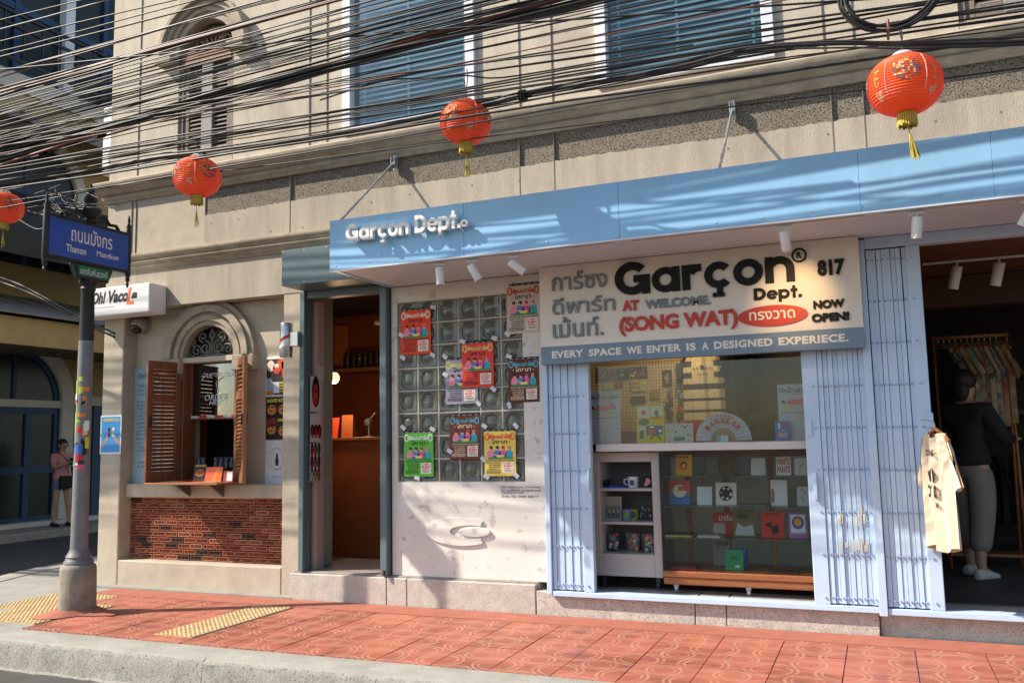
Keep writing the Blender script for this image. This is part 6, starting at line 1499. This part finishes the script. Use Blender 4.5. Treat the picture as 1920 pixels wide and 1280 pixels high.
for s in (-1,1):
    b.tube([(LX,LYp+s*(.32-.29*i/8),3.385+.09*math.sin(i/8*1.7)+.02*math.sin(i*1.6)) for i in range(9)],.016,6)
b.build('scrollwork', sp, smooth=True)
# ================================================================ paper lanterns
lan_m = mat('lantern_vermilion',(.92,.175,.06),.5,.10,4); gold = mat('tassel_yellow',(.52,.40,.06),.7,.3,60)
lan_m.node_tree.nodes['Principled BSDF'].inputs['Subsurface Weight'].default_value = .0
t_ = lan_m.node_tree; pb = t_.nodes['Principled BSDF']; tr_ = t_.nodes.new('ShaderNodeBsdfTranslucent'); tr_.inputs[0].default_value = (1.0,.24,.08,1); ms_ = t_.nodes.new('ShaderNodeMixShader'); ms_.inputs[0].default_value = .42
t_.links.new(pb.outputs[0], ms_.inputs[1]); t_.links.new(tr_.outputs[0], ms_.inputs[2]); t_.links.new(ms_.outputs[0], t_.nodes['Material Output'].inputs[0])
capw = mat('lantern_cap_white',(.70,.70,.74),.4)
mot = [C(196,150,60),C(70,84,96),C(215,180,150),C(150,120,60),C(226,120,80)]
def lantern(label, px, py, w_px, Y, tas_dx, seed, tilt=0):
    Y = Y*.65-.05; c = PY(px,py,Y); dep = (c-CAM).dot(FWD); R = .5*w_px*dep/FPX; Hh = R*.80
    L = thing('paper_lantern', label, 'lantern', (c.x,c.y,c.z), 'paper lanterns'); nr = 22; prof = []
    for i in range(nr*2+1):
        t = i/(nr*2)*2-1; rr = R*math.sqrt(max(0,1-(abs(t)*.93)**2.3)); prof.append((max(R*.28,rr)*(1.0 if i % 2 else .972), t*Hh))
    MB(lan_m).lathe(c, prof, 40).build('shade', L, smooth=False)
    MB(capw).lathe(c+Vector((0,0,Hh*.97)),[(R*.30,0),(R*.30,.02),(R*.22,.032)],18).build('top_cap', L, smooth='auto')
    MB(iron_b).tube([c+Vector((0,0,Hh+.02)),c+Vector((.004,0,Hh+.09)),c+Vector((-.006,0,Hh+.16))],.004,5).build('hook', L)
    sk_ = MB(gold); rs = []
    for i in range(26):
        a = 2*math.pi*i/26; p0 = c+Vector((R*.22*math.cos(a),R*.22*math.sin(a),-Hh*.97)); sk_.tube([p0,p0+Vector((.004*math.cos(a),.004*math.sin(a),-R*.38-.006*(i%3)))],[.006,.007],4)
    stuff(sk_.build('fringe', L)); MB(gold).lathe(c+Vector((0,0,-Hh*.97-R*.36)),[(R*.21,0),(R*.22,R*.36)],14).build('fringe_core', L)
    t0 = c+Vector((0,0,-Hh-R*.36)); tt = MB(gold); tt.tube([t0,t0+Vector((tas_dx*.3,0,-R*.25))],.003,4)
    for i in range(7): tt.tube([t0+Vector((tas_dx*.3,0,-R*.25)),t0+Vector((tas_dx*.6+.004*(i-3),.004*math.sin(i*2),-R*.6)),t0+Vector((tas_dx+.007*(i-3),.006*math.cos(i*2),-R*.95-.008*(i%3)))],.0035,4)
    stuff(tt.build('tassel', L))
    # printed motifs: a pagoda medallion and small roundels
    r = random.Random(seed); toC = math.atan2((CAM-c).y,(CAM-c).x)
    def patch(mb, a, z, da, dz, m):
        mb.use(m); pts = []
        for aa, zz in ((a-da,z-dz),(a+da,z-dz),(a+da,z+dz),(a-da,z+dz)):
            t = max(-.97,min(.97,zz)); rr = R*math.sqrt(1-(abs(t)*.93)**2.3)*1.006; pts.append((c.x+rr*math.cos(aa),c.y+rr*math.sin(aa),c.z+t*Hh))
        mb.poly(pts)
    mb = MB()
    for off in (tilt, tilt+1.6, tilt-1.6):
        for i in range(11):
            for j in range(11):
                u, v = (i-5)/5, (j-5)/5; d = math.hypot(u,v)
                if d > 1.05 or r.random() < .34: continue
                m = mot[1] if (v < -.55 or u > .62) and r.random() < .8 else r.choice(mot)
                patch(mb, toC+off+u*.36+.02*r.random(), .14+v*.40, .030, .034, m)
    for off in (tilt-.82,tilt+.82): 
        for i in range(5):
            for j in range(4):
                if r.random() < .75: patch(mb, toC+off+(i-2)*.05, -.55+(j-1.5)*.08, .021, .032, mot[2])
        for i in range(3):
            for j in range(7):
                if r.random() < .6: patch(mb, toC+off+(i-1)*.06, .05+(j-3)*.09, .024, .034, mot[0])
    stuff(mb.build('printed_motif', L))
    for off in (tilt-.55,tilt+.55): 
        s_ = MB(C(235,200,190)); s_.tube([(c.x+1.004*R*math.sqrt(1-(abs(t)*.93)**2.3)*math.cos(toC+off), c.y+1.004*R*math.sqrt(1-(abs(t)*.93)**2.3)*math.sin(toC+off), c.z+t*Hh) for t in [-.6+.1*i for i in range(14)]],.0018,4); s_.build('seam', L)
    return c
lanterns = [lantern('red paper lantern cut by the left edge of the picture above the street sign',8,390,68,-1.9,0,1,.25),
 lantern('round red paper lantern hanging in front of the arched shuttered window',370,332,88,-2.15,.0,2,.45),
 lantern('round red paper lantern hanging just above the lettered end of the blue awning',873,230,97,-2.0,.01,3,1.0),
 lantern('largest red paper lantern with a yellow tassel, hanging at the right',1696,160,133,-2.5,.03,4,.05)]
# ================================================================ overhead cables
blackc = mat('black_cable',(.016,.015,.017),.5); greyc = mat('grey_cable',(.16,.15,.15),.45); rustc = mat('rust_red_cable',(.20,.06,.04),.5)
CG = 'overhead cables across the front'
def cable(pts, r, m=blackc, label='thin black cable in the tangle of overhead cables across the front', name='overhead_cable', n=5, group=CG):
    o = MB(m).tube(pts, r, n, False).build(name, origin=tuple(pts[len(pts)//2]), smooth=True)
    return tag(o, label, 'cable', group)
def smooth_pts(P, k=4):
    out = []
    for i in range(len(P)-1):
        p0, p1, p2, p3 = P[max(0,i-1)], P[i], P[i+1], P[min(len(P)-1,i+2)]
        for j in range(k):
            t = j/k; out.append(.5*((2*p1)+(p2-p0)*t+(2*p0-5*p1+4*p2-p3)*t*t+(3*p1-p0-3*p2+p3)*t**3))
    return out+[P[-1]]
rc = random.Random(77)
def px_cable(a, b, Y, r, m=blackc, sag=.05, wob=.012, ext=(-13.5,7.5), **k):
    """through two photo pixels on the plane Y, carried on beyond the frame"""
    Y = Y*.65-.05                          # the lines hang above the pavement
    A, B = PY(a[0],a[1],Y), PY(b[0],b[1],Y); s = (B.z-A.z)/(B.x-A.x); P = []
    nn = 16
    for i in range(nn+1):
        X = ext[0]+(ext[1]-ext[0])*i/nn; f = (X-A.x)/(B.x-A.x); w = sag*((X+3)/6)**2
        P.append(Vector((X, Y+.05*math.sin(X*.5+rc.random()*.1), A.z+s*(X-A.x)+(w-.06*sag)+rc.uniform(-wob,wob))))
    return cable(smooth_pts(P,2), r, m, **k)
# bundles: (y at x=0, y at x=640, how many, spread left, spread right, plane, thickness)
for y0, y1, n, sl_, sr, Y, r, k in ((178,4,8,7,8,-2.05,.010,0),(296,126,12,9,10,-2.0,.011,1),(236,76,12,26,24,-2.15,.006,2),(262,108,8,14,30,-2.1,.006,2),(205,40,7,20,20,-2.2,.0055,2),(140,-28,4,14,10,-2.0,.007,3),(95,-58,3,22,16,-2.1,.007,3),(45,-110,2,16,12,-2.1,.007,3),(325,225,6,14,12,-1.95,.0055,4),(300,160,5,16,26,-1.9,.005,2),(275,186,4,20,30,-2.2,.005,2)):
    for i in range(n):
        f = (i+.5)/n*2-1; m = blackc if rc.random() < .86 else (greyc if rc.random() < .7 else rustc)
        lab = ('thick black cable in the upper of the two main overhead bundles','thick black cable in the lower of the two main overhead bundles','thin black cable in the tangle of overhead cables across the front','single black cable crossing high over the left end of the front','thin black cable just above the lantern line')[k]
        px_cable((0,y0+f*sl_+rc.uniform(-3,3)), (640,y1+f*sr*rc.choice((1,-1,1))+rc.uniform(-4,4)), Y+rc.uniform(-.12,.12), r*rc.uniform(.7,1.15), m, sag=rc.uniform(-.05,.10), label=lab)
# cables that show in the right half
for ya, yb, Y, r in ((27,-26,-2.2,.007),(60,-52,-2.1,.006),(72,-20,-2.3,.006),(100,-20,-2.2,.006),(112,8,-2.3,.007),(128,30,-2.1,.005),(150,42,-2.2,.005),(165,66,-2.3,.009),(172,60,-2.2,.006),(215,130,-2.0,.005)):
    px_cable((1260,ya),(1913,yb),Y,r,blackc,sag=.02,label='black cable crossing low in front of the right-hand upper windows')
# the lantern line
Lp = [(-260,385,-1.9),(0,338,-1.92),(150,316,-1.95),(286,292,-2.1),(368,283,-2.15),(403,279,-2.15),(638,245,-2.08),(760,224,-2.03),(875,142,-2.0)]
Lq = [(-260,392,-1.9),(0,345,-1.92),(150,322,-1.95),(286,296,-2.1),(403,283,-2.15),(638,247,-2.08),(909,196,-2.05),(978,180,-2.1),(1253,129,-2.2),(1404,93,-2.3),(1569,82,-2.45),(1690,84,-2.5),(1913,76,-2.45),(2100,60,-2.4)]
for d, r in ((0,.012),(3,.008),(-4,.007),(6,.006)):
    cable(smooth_pts([PY(x+d*3,y+d+rc.uniform(-2,2),Y*.65-.05+.01*d) for x,y,Y in Lq],4), r, label='black cable of the drooping line that carries the paper lanterns', name='lantern_cable', group='lantern line')
cable(smooth_pts([PY(x,y,-1.35) for x,y in ((600,188),(720,152),(810,147),(873,142),(940,146),(1100,120),(1300,84))],4), .006, label='slack black cable from which the middle lantern hangs', name='lantern_cable', group='lantern line')
for (px, py0, py1, Y) in ((368,283,294,-1.4475),(875,143,182,-1.35),(1690,70,104,-1.675),(12,335,352,-1.285)):
    cable([PY(px,py0-14,Y),PY(px+2,py0,Y),PY(px,(py0+py1)/2,Y),PY(px+1,py1,Y)], .0035, label='short wire loop holding the lantern at photo x %d' % px if False else {368:'short wire holding the lantern by the arched window',875:'short wire holding the lantern above the awning lettering',1690:'short wire holding the largest lantern',12:'short wire holding the lantern at the left edge'}[px], name='hanging_wire', group='lantern wires')
# loose tail cables near the left, and a coil on the right
for k, q in enumerate((((0,520),(60,545),(150,595),(215,625)),((0,528),(70,556),(160,606),(215,632)),((36,412),(70,430),(95,420)))):
    cable(smooth_pts([PY(x,y,-.6 if k < 2 else -1.5) for x,y in ([(-160,470)]+list(q) if k < 2 else q)],4), .012 if k < 2 else .006, label=('upper black cable sagging behind the street post','lower black cable sagging behind the street post','pale loose cable end beside the left lantern')[k], group='cables by the street post')
cc = PY(1668,-18,-1.58); rr_ = .25; co = thing('cable_coil', 'coil of spare black cable hung above the largest lantern', 'cable coil', (cc.x,cc.y,cc.z)); r = random.Random(3)
for k in range(9):
    R = rr_*(1+r.uniform(-.10,.08)); ox, oz = r.uniform(-.012,.012), r.uniform(-.012,.012); MB(blackc).tube([(cc.x+ox+R*math.cos(t)*1.02,cc.y+.012*(k-4)+.01*math.sin(3*t+k),cc.z+oz+R*.92*math.sin(t)) for t in [2*math.pi*i/30 for i in range(31)]],.007,6,False).build('loop', co, smooth=True)
for px, py in ((1665,54),): p = PY(px,py,-1.58); MB(rustc).tube([(p.x,cc.y-.07,p.z+.02),(p.x,cc.y-.075,p.z-.03),(p.x,cc.y+.07,p.z-.03),(p.x,cc.y+.07,p.z+.02)],.008,6).build('cable_tie', co)
for px, py, Y in ((190,250,-1.35),(80,285,-1.35),(980,180,-1.415)):
    p = PY(px,py,Y); o = thing('cable_clamp', {190:'black clamp gripping the lower main cable bundle at the building corner',80:'black tie on the lower main cable bundle at the far left',980:'black tie on the lantern line between the upper windows'}[px], 'cable clamp', p, 'cable clamps')
    for k in range(3): MB(blackc).tube([(p.x+.018*k-.018,p.y+.03*math.cos(t),p.z+.034*math.sin(t)) for t in [2*math.pi*i/14 for i in range(15)]],.008,6,False).build('band', o, smooth=True)
# tangle of slack wire above the sign post
for k in range(9):
    r = random.Random(90+k); x0_, y0_ = r.uniform(60,190), r.uniform(355,405); pts = [PY(x0_+r.uniform(-45,45),y0_+r.uniform(-26,26),-1.3+r.uniform(-.1,.1)) for _ in range(5)]
    cable(smooth_pts(pts,5), .0045, r.choice((blackc,blackc,greyc)), label='slack loop in the knot of wire above the street sign', name='loose_wire', group='wire knot above the street sign')
# ================================================================ yellow building across the side street
NXp = -15.2
yel = mat('ochre_plaster',(.52,.38,.17),.85,col2=(.42,.30,.13),scale=2,bump=.2,bscale=30,grime=.25); bluef = mat('cobalt_frame',(.010,.045,.125),.5); whitet = mat('cream_trim',(.62,.60,.55),.7,.12,3); dglass = mat('dark_window_glass',(.02,.03,.03),.25,spec=.25); roofs = mat('grey_sheet_roof',(.26,.25,.24),.6,.25,4,.3,30)
nb = thing('corner_building', 'ochre building with arched blue doors and grey lean-to roofs across the side street', 'building', (NXp,4,-.06))
def nbox(name, m, y0, y1, z0, z1, x0=0, x1=.3, bev=0): return MB(m).box(NXp+x0, NXp+x1, y0, y1, z0, z1).build(name, nb, bevel=bev)
nbox('wall', yel, -1, 24, -.3, 14, -5, -.02)
NY = lambda px, py: PX(px,py,NXp)
def arch_door(yc, hw, z0, zs, label):
    d = thing('x','x','x'); bpy.data.objects.remove(d)
    b = MB(whitet)
    A = [math.radians(180*i/20) for i in range(21)]
    vs = []
    for a in A:
        for r, x in ((hw,0),(hw,.14),(hw+.28,.14),(hw+.28,-.01)): vs.append((NXp+x, yc+r*math.cos(a), zs+r*math.sin(a)))
    b.add(vs, [(i*4+k,i*4+(k+1)%4,(i+1)*4+(k+1)%4,(i+1)*4+k) for i in range(20) for k in range(4)])
    for s in (-1,1): b.box(NXp-.01,NXp+.14,yc+s*hw,yc+s*(hw+.28),z0,zs)
    b.box(NXp-.01,NXp+.10,yc-hw,yc+hw,zs-.12,zs+.02)
    o = b.build('arched_door', nb)
    MB(dglass).prism([(NXp+.02,yc+hw*math.cos(a),zs+hw*math.sin(a)) for a in A],(.01,0,0)).build('fanlight', o)
    MB(dglass).box(NXp+.01,NXp+.03,yc-hw,yc+hw,z0,zs-.12).build('door_glass', o)
    for f in (-1,-.33,.33,1): MB(bluef).box(NXp+.03,NXp+.07,yc+f*(hw-.06)-.06,yc+f*(hw-.06)+.06,z0+.12,zs-.12).build('door_stile', o)
    for z in (z0,z0+.95,zs-.25): MB(bluef).box(NXp+.031,NXp+.068,yc-hw,yc+hw,z,z+.13).build('door_rail', o)
    MB(bluef).box(NXp+.031,NXp+.06,yc-.04,yc+.04,zs,zs+hw-.02).build('fan_bar', o)
    ring_ = MB(bluef); vs = []
    for a in A:
        for r, x in ((hw-.12,.031),(hw-.12,.06),(hw,.06),(hw,.031)): vs.append((NXp+x, yc+r*math.cos(a), zs+r*math.sin(a)))
    ring_.add(vs, [(i*4+k,i*4+(k+1)%4,(i+1)*4+(k+1)%4,(i+1)*4+k) for i in range(20) for k in range(4)]); ring_.build('fan_rim', o)
yr = NY(108,760).y; yc = NY(22,760).y
arch_door(yc, yr-yc, -.02, NY(60,752).z, '')
arch_door(yc-2.9, yr-yc, -.02, NY(60,752).z, '')
y2 = NY(128,800).y
dd = nbox('side_door', dglass, y2+.12, y2+1.3, 0, NY(150,760).z, .0, .03); MB(bluef).box(NXp+.031,NXp+.07,y2+.55,y2+.85,0,NY(150,760).z).build('door_stile', dd); MB(whitet).box(NXp-.01,NXp+.09,y2+.0,y2+1.5,NY(150,760).z,NY(150,760).z+.18).build('door_head', dd)
nbox('base_step', whitet, -1, 24, -.2, .02, -.02, .35, .02)
# lean-to roofs and fascias
FXn = NXp+2.3
zf = PX(60,648,FXn).z; zft = PX(60,597,FXn).z
MB(yel).box(FXn-.12,FXn,-1,24,zf,zft).build('fascia_board', nb)
MB(mat('canopy_underside',(.16,.12,.07),.8)).box(NXp,FXn-.13,-1,24,zf+.1,zf+.14).build('canopy_soffit', nb)
rp = MB(roofs)
for k in range(40):
    y0 = -1+k*.625; rp.prism([(NXp-.02,y0,zft+.75),(NXp-.02,y0+.60,zft+.75),(FXn+.12,y0+.60,zft+.03),(FXn+.12,y0,zft+.03)],(0,0,.03)); rp.prism([(NXp-.02,y0+.60,zft+.77),(NXp-.02,y0+.625,zft+.77),(FXn+.12,y0+.625,zft+.05),(FXn+.12,y0+.60,zft+.05)],(0,0,.03))
rp.build('sheet_roof', nb)
# dark fabric canopy standing out above it
zc = NY(60,520).z
cn = MB(mat('dark_canopy',(.035,.04,.035),.7)); cn.prism([(NXp,1.5,zc+1.6),(NXp,9.0,zc+1.6),(NXp+2.0,8.2,zc+.25),(NXp+2.0,1.5,zc+.25)],(0,0,.05)); cn.prism([(NXp+2.0,1.5,zc+.25),(NXp+2.0,8.2,zc+.25),(NXp+2.0,8.2,zc-.1),(NXp+2.0,1.5,zc-.1)],(.03,0,0)); cn.build('canopy', nb)
# middle storey: arched windows
def win_arch(yc, hw, z0, zs):
    b = MB(whitet); A = [math.radians(180*i/18) for i in range(19)]; vs = []
    for a in A:
        for r, x in ((hw,0),(hw,.12),(hw+.22,.12),(hw+.22,-.01)): vs.append((NXp+x, yc+r*math.cos(a), zs+r*math.sin(a)))
    b.add(vs, [(i*4+k,i*4+(k+1)%4,(i+1)*4+(k+1)%4,(i+1)*4+k) for i in range(18) for k in range(4)])
    for s in (-1,1): b.box(NXp-.01,NXp+.12,yc+s*hw,yc+s*(hw+.22),z0,zs)
    o = b.build('arched_window', nb)
    MB(dglass).prism([(NXp+.02,yc+hw*math.cos(a),zs+hw*math.sin(a)) for a in A]+[(NXp+.02,yc-hw,z0),(NXp+.02,yc+hw,z0)],(.01,0,0)).build('pane', o)
    for f in (-.95,0,.95): MB(bluef).box(NXp+.031,NXp+.07,yc+f*hw-.06,yc+f*hw+.06,z0,zs+(hw*.95 if f == 0 else .05)).build('mullion', o)
    MB(bluef).box(NXp+.031,NXp+.066,yc-hw,yc+hw,zs-.08,zs+.05).build('transom', o)
zm0, zms = zc+.2, NY(60,365).z
win_arch(NY(45,400).y, 1.15, zm0, zms); win_arch(NY(45,400).y+3.6, 1.15, zm0, zms); win_arch(NY(45,400).y-3.6, 1.15, zm0, zms)
# upper lean-to with slates and the glazed top storey
zu = NY(60,260).z
ur = MB(yel)
for k in range(34):
    y0 = -1+k*.75; ur.prism([(NXp-.01,y0,zu+1.0),(NXp-.01,y0+.72,zu+1.0),(NXp+.95,y0+.72,zu),(NXp+.95,y0,zu)],(0,0,.04))
ur.use(roofs); ur.prism([(NXp+.9,-1,zu+.02),(NXp+.9,24,zu+.02),(NXp+1.05,24,zu-.12),(NXp+1.05,-1,zu-.12)],(0,0,.06)); ur.build('eaves', nb)
zt0 = NY(60,165).z; zt1 = 13.2
gw = nbox('window_wall', dglass, -.8, 23.8, zt0, zt1, .0, .03)
for k in range(22): MB(bluef if k % 3 else MATS['white_aluminium']).box(NXp+.031,NXp+(.10 if k % 3 else .22),-.6+k*1.05-.06,-.6+k*1.05+(.06 if k % 3 else .16),zt0,zt1).build('mullion', gw)
for z in (zt0+.05,zt0+1.4,zt0+2.9): MB(bluef).box(NXp+.032,NXp+.09,-.8,23.8,z,z+.14).build('transom', gw)
MB(whitet).box(NXp,NXp+.4,-1,24,zt0-.35,zt0).build('sill_band', gw)
rl = thing('balcony_railing', 'black iron railing in front of the upper windows of the ochre building', 'railing', (NXp+.6,5,zt0))
for z in (zt0+1.0,zt0+.75,zt0+.1): MB(iron_b).box(NXp+.58,NXp+.64,-.9,23,z,z+.06).build('rail', rl)
for k in range(60): MB(iron_b).box(NXp+.595,NXp+.625,-.8+k*.4,-.77+k*.4,zt0+.1,zt0+1.0).build('baluster', rl)
MB(yel).box(NXp-5,NXp+.2,-1,24,14,14.4).build('parapet', nb)
